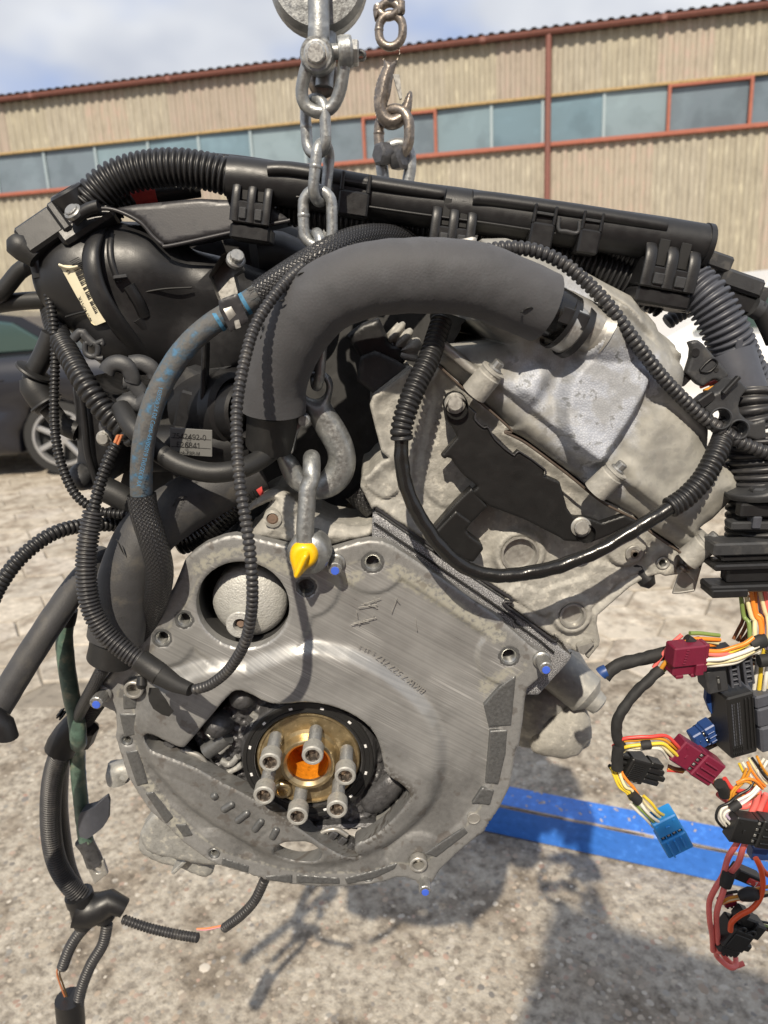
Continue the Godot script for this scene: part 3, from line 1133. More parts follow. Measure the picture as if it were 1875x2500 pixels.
# broad stains and dust, a few decimetres across, over a paving material
func dirty(m: StandardMaterial3D) -> void:
	if not H.has("stain"):
		H.stain = noise(0.014, [Color(0.78, 0.755, 0.73), Color(0.92, 0.91, 0.9), Color(1, 1, 1), Color(1, 1, 1)], [0.18, 0.4, 0.58, 0.9], {"seed": 61, "oct": 6, "gain": 0.62, "size": 1024})
	m.detail_enabled = true
	m.detail_blend_mode = BaseMaterial3D.BLEND_MODE_MUL
	m.detail_albedo = H.stain
	m.detail_uv_layer = BaseMaterial3D.DETAIL_UV_2
	m.uv2_triplanar = true
	m.uv2_world_triplanar = true
	m.uv2_scale = Vector3.ONE * 0.29

# ---------------------------------------------------------------- the engine
# a drilled boss: proud ring, hole with thread turns going back
func drilled(called: String, c: Vector3, r: float, parent: Node, boss: float, m_ring: Material, deep := 0.016, threads := true) -> void:
	var t := Transform3D(Basis(), c)
	var h := part(called, turned(t, [Vector2(boss, -0.004), Vector2(boss, 0.0004), Vector2(boss - 0.0006, 0.0009), Vector2(r + 0.0012, 0.0009), Vector2(r, -0.0006)], 26), m_ring, parent)
	var prof := []
	var n := 9
	for k in n:
		var z := -0.0006 - deep * k / n
		prof.append(Vector2(r, z))
		if threads:
			prof.append(Vector2(r * 0.86, z - deep / n * 0.5))
	prof.append(Vector2(r, -deep))
	part("thread", turned(t, prof, 24), M.thread, h)
	part("hole_end", turned(t, [Vector2(r, -deep), Vector2(0, -deep - 0.002)], 16), M.hole, h)

# an outline with a ragged edge
func jag(q: PackedVector2Array, amp: float) -> PackedVector2Array:
	var o := PackedVector2Array()
	for i in q.size():
		var a := q[i]
		var b := q[(i + 1) % q.size()]
		var n := maxi(1, int(a.distance_to(b) / 0.003))
		for k in n:
			var p := a.lerp(b, float(k) / n)
			o.append(p + Vector2(wob.get_noise_2d(p.x * 330.0, p.y * 330.0), wob.get_noise_2d(p.x * 330.0 + 50.0, p.y * 330.0)) * amp)
	return o

# a flanged bolt seen on its head: washer face, hexagonal or splined head
func bolt(called: String, xf: Transform3D, r: float, tall: float, mat: Material, parent: Node, splines := 6) -> Node3D:
	var st := begin()
	lathe(st, xf, [Vector2(r * 1.25, -0.002), Vector2(r * 1.25, 0.0012), Vector2(r * 1.05, 0.0022), Vector2(r * 0.8, 0.0022)], 24)
	var poly := PackedVector2Array()
	for k in splines * 2:
		var a := TAU * k / (splines * 2)
		var q := r * (0.86 if splines > 6 and k % 2 == 1 else 1.0)
		poly.append(Vector2(cos(a), sin(a)) * q * 0.92)
	prism(st, xf, poly, 0.002, tall, r * 0.12)
	return part(called, done(st), mat, parent)

func engine() -> void:
	var e := thing("engine", "car engine hanging on chains with its machined gearbox flange towards us", "engine")
	block(e)
	crank(e)
	cylinder_head(e)
	valve_cover(e)
	head_bracket(e)
	intake(e)

func block(e: Node3D) -> void:
	# outline of the flange face
	var out := p2(pv([-2719, 11254, 0, -2684, 11297, 0, -2643, 11346, 0, -2498, 11513, 0, -2227, 11808, 0, -2131, 11935, 0, -2086, 11976, 0, -1968, 12113, 0, -1842, 12279, 0, -1771, 12413, 0, -1720, 12516, 0, -1643, 12583, 0, -1533, 12652, 0, -1373, 12705, 0, -1209, 12727, 0, -1293, 12719, 0, -1135, 12690, 0, -992, 12645, 0, -877, 12609, 0, -734, 12567, 0, -574, 12531, 0, -485, 12539, 0, -365, 12570, 0, -245, 12599, 0, -134, 12614, 0, -32, 12602, 0, 55, 12558, 0, 162, 12478, 0, 540, 12182, 0, 1077, 11748, 0, 1004, 11793, 0, 1134, 11662, 0, 1264, 11530, 0, 1334, 11489, 0, 1391, 11469, 0, 1426, 11403, 0, 1421, 11336, 0, 1378, 11283, 0, 1266, 11186, 0, 1212, 11132, 0, 1192, 11020, 0, 1174, 10809, 0, 1130, 10469, 0, 1118, 10542, 0, 1091, 10360, 0, 1054, 10121, 0, 966, 9918, 0, 867, 9751, 0, 779, 9636, 0, 961, 9899, 0, 811, 9647, 0, 541, 9408, 0, 360, 9209, 0, 289, 9071, 0, 245, 9029, 0, 178, 9045, 0, 143, 9104, 0, 47, 9157, 0, -53, 9168, 0, -156, 9126, 0, -293, 9102, 0, -547, 9084, 0, -816, 9100, 0, -1066, 9141, 0, -1346, 9216, 0, -1539, 9300, 0, -1124, 9144, 0, -1334, 9227, 0, -1479, 9286, 0, -1768, 9409, 0, -1876, 9487, 0, -2069, 9683, 0, -2195, 9865, 0, -2336, 10045, 0, -2423, 10242, 0, -2497, 10432, 0, -2527, 10654, 0, -2549, 10853, 0, -2561, 10819, 0, -2527, 10942, 0, -2514, 11100, 0, -2582, 11145, 0, -2675, 11192, 0]))
	var window := rnd(p2(pv([-1444, 11281, 0, -1367, 11308, 0, -1273, 11266, 0, -1123, 11158, 0, -975, 11144, 0, -799, 11157, 0, -626, 11127, 0, -455, 11061, 0, -298, 10954, 0, -191, 10828, 0, -136, 10667, 0, -117, 10477, 0, -92, 10365, 0, 64, 10238, 0, 122, 10140, 0, 96, 10064, 0, -111, 9816, 0, -303, 9669, 0, -404, 9644, 0, -445, 9587, 0, -412, 9491, 0, -368, 9453, 0, -436, 9422, 0, -717, 9615, 0, -877, 9771, 0, -1073, 9948, 0, -1364, 10199, 0, -1666, 10402, 0, -1843, 10544, 0, -2199, 10726, 0, -2229, 10743, 0, -2281, 10848, 0, -2253, 10920, 0, -2169, 10895, 0, -2032, 10798, 0, -1930, 10744, 0, -1873, 10799, 0, -1692, 11002, 0])), 1)
	var starter := circ(p2(pv([-1268, 12075, 0]))[0], 0.0405, 40)
	var oval := rnd(p2(pv([-1209, 9584, 0, -1185, 9642, 0, -1095, 9690, 0, -936, 9690, 0, -845, 9669, 0, -753, 9573, 0, -748, 9502, 0, -808, 9442, 0, -957, 9415, 0, -1100, 9459, 0, -1188, 9520, 0])), 1)
	var holes := [window, starter, oval]
	var bosses := [V(-119, 12414, 0), V(1052, 11469, 0), V(-1789, 11974, 0), V(-2002, 11808, 0), V(-704, 12220, 0), V(-2452, 10815, 0), V(-1790, 9543, 0), V(-330, 9185, 0), V(164, 9356, 0), V(-2300, 11352, 0)]
	var radii := [0.0066, 0.0066, 0.0056, 0.0058, 0.0066, 0.0034, 0.0034, 0.0034, 0.0066, 0.0066]
	for k in bosses.size():
		holes.append(circ(Vector2(bosses[k].x, bosses[k].y), radii[k] + 0.0016, 18))
	# the raised inner field round the crankshaft, its sloping edge catches the sun
	var field := Dist.new([rnd(p2(pv([-1949, 11346, 0, -1821, 11382, 0, -1565, 11462, 0, -1336, 11436, 0, -1096, 11360, 0, -1490, 11382, 0, -1334, 11399, 0, -1094, 11491, 0, -857, 11568, 0, -733, 11587, 0, -612, 11563, 0, -325, 11463, 0, -27, 11242, 0, 198, 11004, 0, 331, 10731, 0, 340, 10494, 0, 289, 10145, 0, 142, 9907, 0, -97, 9700, 0, -267, 9602, 0, -691, 9450, 0, -1180, 9577, 0, -1342, 9684, 0, -1799, 10037, 0, -2079, 10409, 0, -2220, 10691, 0, -2245, 10979, 0, -2107, 11200, 0])), 1)])
	var zf := func(p: Vector2, d: float) -> float:
		var f := field.at(p)
		var z := 0.0075 * smoothstep(-0.0165, 0.001, f)
		z -= 0.0032 * smoothstep(0.0185, 0.0225, d) * smoothstep(-0.004, -0.016, f)
		z -= 0.0012 * exp(-pow((d - 0.0178) / 0.0012, 2.0)) * smoothstep(1.02, 0.98, p.y + p.x * 0.4)
		return z + 0.00025 * wob.get_noise_2d(p.x * 40.0, p.y * 40.0)
	var film := []
	for q in [pv([0, 12337, 0, 76, 12369, 0, 185, 12304, 0, 537, 12054, 0, 971, 11721, 0, 1024, 11635, 0, 940, 11614, 0, 533, 11916, 0, 209, 12144, 0, 77, 12230, 0, 5, 12282, 0]), pv([-506, 12305, 0, -351, 12316, 0, -201, 12332, 0, -250, 12247, 0, -372, 12209, 0, -491, 12225, 0]), pv([-1122, 12513, 0, -1018, 12523, 0, -890, 12457, 0, -764, 12369, 0, -825, 12341, 0, -955, 12394, 0, -1083, 12448, 0]), pv([-1652, 12446, 0, -1524, 12533, 0, -1371, 12585, 0, -1193, 12594, 0, -1227, 12552, 0, -1391, 12527, 0, -1530, 12471, 0, -1644, 12383, 0]), pv([-2384, 10389, 0, -2306, 10370, 0, -2110, 9960, 0, -2016, 9858, 0, -2081, 9726, 0, -2146, 9866, 0, -2236, 10062, 0, -2324, 10255, 0]), pv([783, 11181, 0, 893, 11287, 0, 1033, 11339, 0, 1118, 11335, 0, 970, 11231, 0, 829, 11074, 0])]:
		film.append(Dist.new([p2(q)]))
	part("flange", relief(out, zf, -0.012, 0.0022, {"holes": holes, "bev": 0.0016}), flange_material(out, window, field, film), e)
	for k in bosses.size():
		var c: Vector3 = bosses[k] + Vector3(0, 0, zf.call(Vector2(bosses[k].x, bosses[k].y), 0.02))
		if k >= 8:   # hollow dowels stand out of the face
			var r: float = radii[k]
			part("dowel_sleeve", turned(Transform3D(Basis(), c), [Vector2(r + 0.0019, -0.004), Vector2(r + 0.0019, 0.0075), Vector2(r + 0.001, 0.0082), Vector2(r - 0.0003, 0.0082), Vector2(r - 0.0009, 0.0072), Vector2(r - 0.0009, -0.003), Vector2(0, -0.0035)], 30), M.zinc, e)
		else:
			drilled("threaded_hole", c, radii[k], e, radii[k] + 0.0042 if k < 5 else radii[k] + 0.0024, M.pad, 0.02 if k != 4 else 0.045, k != 4)
	var plug: Vector3 = V(709, 9806, 10)
	part("core_plug", turned(Transform3D(Basis(), plug), [Vector2(0.0063, -0.003), Vector2(0.0063, 0.0004), Vector2(0.0055, 0.0008), Vector2(0.005, -0.0004), Vector2(0, -0.0005)], 26), M.zinc, e)
	# machined pads left standing on the rim
	for q in [pv([818, 11005, 0, 967, 11180, 0, 1111, 11284, 0, 1066, 10779, 0, 863, 10776, 0]), pv([872, 10733, 0, 1031, 10733, 0, 1014, 10475, 0, 1014, 10484, 0, 945, 10161, 0, 825, 10186, 0]), pv([792, 10132, 0, 909, 10106, 0, 865, 9939, 0, 694, 9971, 0]), pv([225, 9432, 0, 613, 9707, 0, 652, 9643, 0, 343, 9386, 0]), pv([-557, 9198, 0, -267, 9266, 0, -29, 9348, 0, -66, 9274, 0, -255, 9180, 0, -536, 9120, 0]), pv([-1019, 9265, 0, -607, 9201, 0, -605, 9128, 0, -1027, 9165, 0]), pv([-1321, 9263, 0, -1059, 9272, 0, -1067, 9167, 0, -1309, 9214, 0]), pv([-1709, 9497, 0, -1469, 9392, 0, -1483, 9313, 0, -1733, 9421, 0]), pv([-2122, 9899, 0, -2014, 9897, 0, -1964, 9766, 0, -2057, 9756, 0]), pv([-2354, 10253, 0, -2278, 10268, 0, -2125, 9980, 0, -2203, 9907, 0]), pv([-2476, 10702, 0, -2363, 10713, 0, -2314, 10357, 0, -2420, 10335, 0]), pv([-2477, 11094, 0, -2328, 11086, 0, -2318, 10880, 0, -2464, 10853, 0]), pv([-2419, 11282, 0, -2293, 11267, 0, -2324, 11138, 0, -2434, 11134, 0])]:
		part("pad", relief(p2(q), level(0.0009), -0.004, 0.0014, {"bev": 0.0006, "uvrot": 0.575}), M.pad, e)
	# pressed ribs on the lower shield
	for q in [pv([-1717, 10227, 0, -1669, 10257, 0]), pv([-1635, 10086, 0, -1530, 10153, 0]), pv([-1517, 9958, 0, -1401, 10050, 0]), pv([-1364, 9849, 0, -1279, 9957, 0]), pv([-1205, 9755, 0, -1146, 9857, 0])]:
		var a: Vector3 = q[0] + Vector3(0, 0, 0.0075)
		var b: Vector3 = q[1] + Vector3(0, 0, 0.0075)
		part("rib", tube(PackedVector3Array([a + (a - b) * 0.12, a.lerp(b, 0.12), a.lerp(b, 0.5), a.lerp(b, 0.88), b + (b - a) * 0.12]), 0.0034, {"rf": func(t: float) -> float: return sqrt(maxf(0.0, 1.0 - pow(absf(t - 0.5) * 2.0, 6.0))), "step": 0.0008, "sides": 16}), M.pad, e)
	# blue-dotted bolts round the flange
	for q in [[V(-431, 12437, 20), Vector3(-0.1, -0.55, 1)], [V(-2589, 11310, 20), Vector3(-0.15, -0.25, 1)], [V(1338, 11432, 20), Vector3(0.1, -0.3, 1)], [V(217, 9111, -40), Vector3(0, -0.3, 1)]]:
		var t := zx(q[0], Vector3(0, 0, 1))
		var o := bolt("flange_screw", t, 0.0064, 0.017, M.bolt_steel, e)
		part("paint_dot", turned(Transform3D(t.basis, t * Vector3(0, -0.0012, 0.0166)), [Vector2(0.004, -0.001), Vector2(0.0035, 0.001), Vector2(0, 0.0012)], 9), M.blue_mark, o)
	# the starter pinion cap in its round opening
	var cc: Vector3 = V(-1274, 12004, -140)
	part("starter_bore", turned(Transform3D(Basis(), Vector3(cc.x, cc.y, 0)), [Vector2(0.0425, -0.06), Vector2(0.0, -0.06)], 40), M.hole, e)
	part("bore_wall", turned(Transform3D(Basis(), Vector3(V(-1268, 12075, 0).x, V(-1268, 12075, 0).y, 0)), [Vector2(0.0418, -0.012), Vector2(0.0418, -0.062)], 40), M.block, e)
	var cap := part("starter_cap", turned(Transform3D(Basis(), cc + Vector3(0.002, 0.001, -0.01)), [Vector2(0.034, -0.05), Vector2(0.034, -0.004), Vector2(0.0325, 0.0005), Vector2(0.028, 0.004), Vector2(0.02, 0.007), Vector2(0.01, 0.0088), Vector2(0, 0.0092)], 44, true), M.cap_alu, e)
	var ear: Vector3 = V(-1311, 11890, 40)
	part("cap_ear", turned(Transform3D(Basis(), ear - Vector3(0, 0, 0.012)), [Vector2(0.013, -0.012), Vector2(0.0125, 0.006), Vector2(0.0115, 0.007), Vector2(0.0062, 0.007), Vector2(0.0056, -0.001), Vector2(0, -0.001)], 26), M.cap_alu, cap)
	bolt("cap_screw", Transform3D(Basis(), ear - Vector3(0, 0, 0.012)), 0.0036, 0.004, M.rust, cap)
	# crankcase and sump behind the flange
	var inner := PackedVector2Array()
	for q in Geometry2D.offset_polygon(out, -0.014)[0]:
		inner.append(Vector2(q.x, maxf(q.y, 0.97)))
	part("crankcase", relief(inner, level(-0.0115), -0.42, 0.006, {"bev": 0.002, "holes": [Geometry2D.offset_polygon(window, 0.005)[0], circ(p2(pv([-1268, 12075, 0]))[0], 0.0435, 36)]}), M.cast_dark, e)
	var sump := p2(pv([-2536, 9655, 0, -2506, 9751, 0, -2294, 9989, 0, -1647, 9876, 0, -641, 10198, 0, 491, 10134, 0, 813, 9831, 0, 357, 9389, 0, 130, 9121, 0, -1108, 9335, 0, -1478, 9296, 0, -1855, 9298, 0, -1996, 9316, 0, -2204, 9389, 0, -2478, 9464, 0]))
	var sump_cut: PackedVector2Array = Geometry2D.clip_polygons(rnd(sump, 1), Geometry2D.offset_polygon(window, 0.005)[0])[0]
	sump_cut = Geometry2D.clip_polygons(sump_cut, Transform2D(0.0, Vector2(0.0, -0.03)) * (Geometry2D.offset_polygon(oval, 0.022)[0] as PackedVector2Array))[0]
	part("sump", relief(sump_cut, level(-0.012), -0.034, 0.004, {"bev": 0.003}), M.cast_grey, e)
	var sb := p2(pv([-2813, 9064, -600, -2785, 9170, -600, -2739, 9275, -600, -2513, 9548, -600, -2191, 9308, -600, -1965, 8884, -600, -2041, 8778, -600, -2195, 8798, -600, -2369, 8885, -600, -2426, 8867, -600, -2727, 8954, -600]))
	part("sump_ledge", relief(rnd(sb, 1), func(p: Vector2, _d: float) -> float: return -0.05 - 0.2 * maxf(0.0, -0.19 - p.x), -0.2, 0.004, {"bev": 0.006}), M.cast_grey, e)
	part("ledge_rib", box(fr(V(-2377, 8945, -520), V(-2153, 9158, -520), V(-2378, 9085, -520)), Vector3(0, -0.001, -0.05), Vector3(0.06, 0.003, 0.008), 0.001), M.cast_grey, e)
	part("oil_rail", tube(pv([-2880, 9922, -700, -2884, 10015, -700, -2839, 10084, -700, -2741, 10017, -700]), 0.012, {}), M.cast_grey, e)
	# engine mount and sump side seen to the right, further back
	var sr := p2(pv([1949, 10603, -1500, 2086, 10506, -1500, 2244, 10412, -1500, 2345, 10299, -1500, 2345, 10169, -1500, 2255, 10020, -1500, 2178, 9958, -1500, 2258, 9887, -1500, 2306, 9728, -1500, 2293, 9369, -1500, 2251, 9436, -1500, 2193, 9348, -1500, 2083, 9290, -1500, 1589, 9405, -1500, 1388, 9462, -1500, 1289, 9828, -1500, 1466, 10216, -1500]))
	part("sump_side", relief(rnd(sr, 1), func(p: Vector2, d: float) -> float: return -0.17 + 0.02 * sqrt(clampf(d / 0.03, 0.0, 1.0)) + 0.01 * wob.get_noise_2d(p.x * 14.0, p.y * 14.0), -0.3, 0.004, {}), M.cast_grey, e)
	var sc2 := p2(pv([1615, 9773, -1400, 1953, 10040, -1400, 2069, 10110, -1400, 2228, 9971, -1400, 2266, 9659, -1400, 2237, 9615, -1400, 2055, 9364, -1400, 1568, 9477, -1400, 1557, 9608, -1400]))
	part("mount_bracket", relief(rnd(sc2, 1), func(p: Vector2, d: float) -> float: return -0.148 + 0.012 * sqrt(clampf(d / 0.02, 0.0, 1.0)), -0.22, 0.004, {}), M.cast_alu, e)
	part("mount_stub", turned(zx(V(2091, 10291, -1500), Vector3(0.55, -0.45, 0.3)), [Vector2(0.026, -0.03), Vector2(0.024, 0.012), Vector2(0.014, 0.02), Vector2(0.012, 0.03), Vector2(0.008, 0.032), Vector2(0, 0.032)], 24), M.cast_grey, e)
	# stamped part number, running down the milled field
	words("BMW 7 527 717", V(281, 11167, 4), V(-121, 11542, 4), V(203, 11146, 4) - V(281, 11167, 4), M.zinc, e, "lettering", 0.0002)
	words("5  33  5", V(-143, 11570, 4), V(-284, 11645, 4), V(-167, 11541, 4) - V(-143, 11570, 4), M.zinc, e, "lettering", 0.0002)
	# scribe marks
	var sc := begin()
	for q in [pv([-233, 12030, 0, -64, 12086, 0]), pv([-264, 12007, 0, -97, 12028, 0]), pv([-216, 12053, 0, -98, 11998, 0]), pv([-124, 12097, 0, -112, 12040, 0]), pv([-341, 11848, 0, -180, 11876, 0]), pv([-318, 11863, 0, -111, 11905, 0]), pv([-273, 11844, 0, -209, 11907, 0]), pv([-149, 11903, 0, -132, 11935, 0]), pv([-281, 11976, 0, -277, 11910, 0]), pv([229, 11883, 0, 240, 11760, 0]), pv([63, 12079, 0, 99, 12029, 0]), pv([79, 12086, 0, 20, 11943, 0])]:
		var t := fr(q[0], q[1], q[0] + Vector3(0, 1, 0))
		bx(sc, t, Vector3(0, -0.0003, -0.0002), Vector3(q[0].distance_to(q[1]), 0.0003, 0.00022), 0.0001)
	part("scratches", done(sc), M.zinc, e).set_meta("kind", "stuff")

# the flange face: milled field with cutter marks, cast skin below, films of old sealant, oil at the opening
func flange_material(out: PackedVector2Array, window: PackedVector2Array, field: Dist, film: Array) -> StandardMaterial3D:
	var lo := out[0]
	var hi := out[0]
	for p in out:
		lo = lo.min(p)
		hi = hi.max(p)
	var size := hi - lo
	var W := 860
	var Hh := int(W * size.y / size.x)
	var edge := Dist.new([out])
	var win := Dist.new([window])
	var n := FastNoiseLite.new()
	n.seed = 21
	n.frequency = 1.0
	n.fractal_octaves = 4
	var one := FastNoiseLite.new()
	one.seed = 22
	one.frequency = 1.0
	one.fractal_octaves = 2
	var im := Image.create(W, Hh, false, Image.FORMAT_RGB8)
	var ro := Image.create(W, Hh, false, Image.FORMAT_RGB8)
	# coarse distance grids, read back between their points
	var K := 8
	var gx := W / K + 2
	var gy := Hh / K + 2
	var ge := PackedFloat32Array()
	var gw := PackedFloat32Array()
	var gs := PackedFloat32Array()
	for y in gy:
		for x in gx:
			var p := lo + Vector2(x, y) * K / W * size.x
			ge.append(edge.at(p))
			gw.append(win.at(p))
			var m := -1.0
			for f in film:
				m = maxf(m, f.at(p))
			gs.append(m)
	for y in Hh:
		for x in W:
			var p := lo + Vector2(x, y) / W * size.x
			var i := (y / K) * gx + x / K
			var fx := float(x % K) / K
			var fy := float(y % K) / K
			var de := lerpf(lerpf(ge[i], ge[i + 1], fx), lerpf(ge[i + gx], ge[i + gx + 1], fx), fy)
			var dw := lerpf(lerpf(gw[i], gw[i + 1], fx), lerpf(gw[i + gx], gw[i + gx + 1], fx), fy)
			var df := lerpf(lerpf(gs[i], gs[i + 1], fx), lerpf(gs[i + gx], gs[i + gx + 1], fx), fy)
			var q := p.rotated(0.575)
			var big := n.get_noise_2d(p.x * 16.0, p.y * 16.0)
			var fine := n.get_noise_2d(p.x * 160.0 + 7.0, p.y * 160.0)
			var grain := one.get_noise_2d(p.x * 900.0, p.y * 900.0)
			var milled := smoothstep(-0.03, 0.03, p.y - 1.085 + (p.x + 0.08) * 0.42 + 0.03 * big) * smoothstep(0.014, 0.02, de)
			var row := one.get_noise_2d(q.x * 2.5, q.y * 420.0)
			var streak := pow(maxf(0.0, one.get_noise_2d(q.x * 7.0 + 40.0, q.y * 900.0)), 2.0) * smoothstep(-0.1, 0.3, n.get_noise_2d(p.x * 12.0 + 3.0, p.y * 12.0))
			var cast := 0.215 + 0.06 * big + 0.035 * fine + 0.025 * grain
			var mill := 0.315 + 0.05 * row + 0.07 * big + 0.55 * streak
			var v := lerpf(cast, mill, milled)
			v = lerpf(v, 0.30 + 0.04 * fine + 0.05 * grain, smoothstep(0.0165, 0.0145, de) * 0.75)
			var c := Color(v, v, v * 0.985)
			var k := smoothstep(-0.0035, 0.002, df + 0.004 * fine + 0.002 * grain) * smoothstep(-0.7, 0.1, fine + grain * 0.5)
			k = maxf(k, 0.55 * smoothstep(0.0022, 0.0, absf(de - 0.0165)) * smoothstep(-0.25, 0.2, fine + big * 0.5))
			c = c.lerp(Color(0.40, 0.39, 0.335), clampf(k, 0.0, 0.9))
			var oil := smoothstep(-0.012, -0.001, dw) * smoothstep(0.0, 0.35, fine * 0.7 + big * 0.6) * smoothstep(1.10, 1.02, p.y)
			c = c.lerp(Color(0.075, 0.065, 0.055), 0.8 * oil)
			c = c.lerp(Color(0.12, 0.10, 0.085), 0.5 * smoothstep(0.28, 0.5, n.get_noise_2d(p.x * 45.0 + 90.0, p.y * 45.0)) * (1.0 - milled))
			im.set_pixel(x, y, c.linear_to_srgb())
			var r := lerpf(0.5, 0.36 + 0.06 * row, milled) + 0.1 * big + 0.3 * k
			ro.set_pixel(x, y, Color(r, r, r))
	var m := StandardMaterial3D.new()
	m.albedo_texture = ImageTexture.create_from_image(im)
	m.roughness_texture = ImageTexture.create_from_image(ro)
	m.metallic = 0.42
	m.uv1_scale = Vector3(1.0 / size.x, 1.0 / size.y, 1)
	m.uv1_offset = Vector3(-lo.x / size.x, -lo.y / size.y, 0)
	return m

func crank(e: Node3D) -> void:
	# cast carrier behind the opening
	var c: Vector3 = V(-822, 10466, -80)
	var t := Transform3D(Basis(), c)
	var carrier := rnd(p2(pv([-1571, 10963, -140, -1504, 11173, -140, -1418, 11211, -140, -1331, 11185, -140, -1255, 11046, -140, -1101, 11052, -140, -818, 11065, -140, -541, 11007, -140, -318, 10872, -140, -173, 10668, -140, -126, 10429, -140, -89, 10246, -140, 64, 10116, -140, 100, 10022, -140, -83, 9784, -140, -363, 9579, -140, -528, 9524, -140, -767, 9602, -140, -1032, 9665, -140, -1202, 9879, -140, -1487, 10112, -140, -1655, 10152, -140, -1760, 10279, -140, -1829, 10494, -140, -1908, 10602, -140, -1928, 10765, -140, -1765, 10829, -140])), 1)
	var zf := func(p: Vector2, d: float) -> float:
		var r := p.distance_to(Vector2(c.x, c.y))
		var z := -0.026 + 0.006 * sqrt(clampf(d / 0.012, 0.0, 1.0)) + 0.003 * wob.get_noise_2d(p.x * 60.0, p.y * 60.0) + 0.004 * wob.get_noise_2d(p.x * 150.0 + 40.0, p.y * 150.0)
		return maxf(z, lerpf(-0.0075, -0.03, smoothstep(0.0615, 0.0665, r)))
	part("seal_carrier", relief(carrier, zf, -0.06, 0.0018, {"holes": [circ(Vector2(c.x, c.y), 0.05, 40)]}), M.cast_dark, e)
	var pit := begin()
	bx(pit, Transform3D(), Vector3(-0.2, 0.962, -0.064), Vector3(0.06, 1.16, -0.058), 0.001)
	part("crankcase_wall", done(pit), M.hole, e)
	# bosses, bolts, and ribs of the carrier
	for q in [[V(-1393, 11113, -160), 0.011, 0.012], [V(-1630, 10841, -180), 0.012, 0.02]]:
		part("boss", turned(zx(q[0], Vector3(-0.2, 0.3, 1)), [Vector2(q[1] * 1.15, -0.03), Vector2(q[1], q[2] * 0.3), Vector2(q[1] * 0.8, q[2] * 0.8), Vector2(0, q[2])], 24, true), M.cast_dark, e)
	bolt("carrier_bolt", zx(V(-1653, 10833, -100), Vector3(-0.7, -0.55, 0.6)), 0.006, 0.01, M.bolt_steel, e)
	part("oil_pipe", tube(pv([-1780, 10580, -140, -1668, 10655, -140, -1569, 10730, -140]), 0.0085, {}), M.pad, e)
	for q in [pv([-1647, 10571, -120, -1596, 10620, -120, -1553, 10662, -120]), pv([-1649, 10482, -120, -1570, 10433, -120, -1483, 10517, -120]), pv([-1597, 10331, -140, -1458, 10413, -140]), pv([-1315, 10949, -140, -1269, 10888, -140, -1327, 10819, -140])]:
		part("carrier_rib", tube(q, 0.003, {"wob": 0.0012, "wf": 300.0}), M.cast_grey, e)
	# rolled edge of the sump gasket curling under the carrier
	part("gasket_edge", tube(pv([-1974, 10617, -100, -1839, 10551, -100, -1785, 10459, -100, -1746, 10337, -100, -1666, 10227, -100, -1542, 10156, -100, -1409, 10167, -100]), 0.0026, {}), M.zinc, e)
	part("gasket_edge", tube(pv([-1090, 9887, -100, -1019, 9774, -100, -908, 9650, -100, -803, 9620, -100, -720, 9663, -100, -612, 9673, -100, -509, 9596, -100]), 0.0024, {}), M.zinc, e)
	for k in 7:
		part("chain_plate", box(fr(V(-704, 9663, -60), V(-398, 9407, -60), V(-619, 9736, -60)), Vector3(0.004 + 0.011 * k, -0.004, -0.012), Vector3(0.011 + 0.011 * k, 0.005, -0.001), 0.001), M.cast_dark, e)
	for k in 5:
		part("chain_plate", box(fr(V(-2197, 10815, -60), V(-1804, 10407, -60), V(-2040, 10860, -60)), Vector3(0.01 + 0.016 * k, -0.004, -0.012), Vector3(0.02 + 0.016 * k, 0.004, -0.001), 0.001), M.cast_dark, e)
	part("pump_cover", relief(rnd(p2(pv([-200, 10130, -120, -64, 10213, -120, 63, 10115, -120, 45, 9993, -120, -108, 9832, -120, -232, 9761, -120, -363, 9815, -120, -368, 9971, -120])), 1), dome(-0.02, 0.012, 0.008), -0.05, 0.002, {}), M.cast_dark, e)
	# the oil seal with its white marks
	var s := part("oil_seal", turned(t, [Vector2(0.0615, -0.01), Vector2(0.0615, 0.001), Vector2(0.0605, 0.0018), Vector2(0.0578, 0.0018), Vector2(0.0572, 0.0006), Vector2(0.0535, 0.0006), Vector2(0.053, 0.0016), Vector2(0.051, 0.0016), Vector2(0.0495, -0.004), Vector2(0.049, -0.02)], 72), M.seal, e)
	for k in 12:
		var a := TAU * (k + 0.42) / 12.0
		var f := t * Transform3D(Basis(Vector3.BACK, a), Vector3.ZERO)
		part("mark", box(f, Vector3(0.0545, -0.0017, 0.0), Vector3(0.0568, 0.0017, 0.001), 0.0002), M.white, s)
	# crankshaft flange
	var cf := part("crank_flange", turned(t, [Vector2(0.0486, -0.03), Vector2(0.0486, -0.003), Vector2(0.0474, -0.0012), Vector2(0.046, -0.0012), Vector2(0.045, -0.0035), Vector2(0.03, -0.0042), Vector2(0.0275, -0.001), Vector2(0.0255, 0.0075), Vector2(0.0248, 0.0085), Vector2(0.0222, 0.0085), Vector2(0.0195, 0.0055), Vector2(0.0192, -0.02)], 72), M.bronze, e)
	part("bore_grease", turned(t, [Vector2(0.0193, 0.002), Vector2(0.0186, -0.034), Vector2(0.0, -0.036)], 40), M.orange, cf)
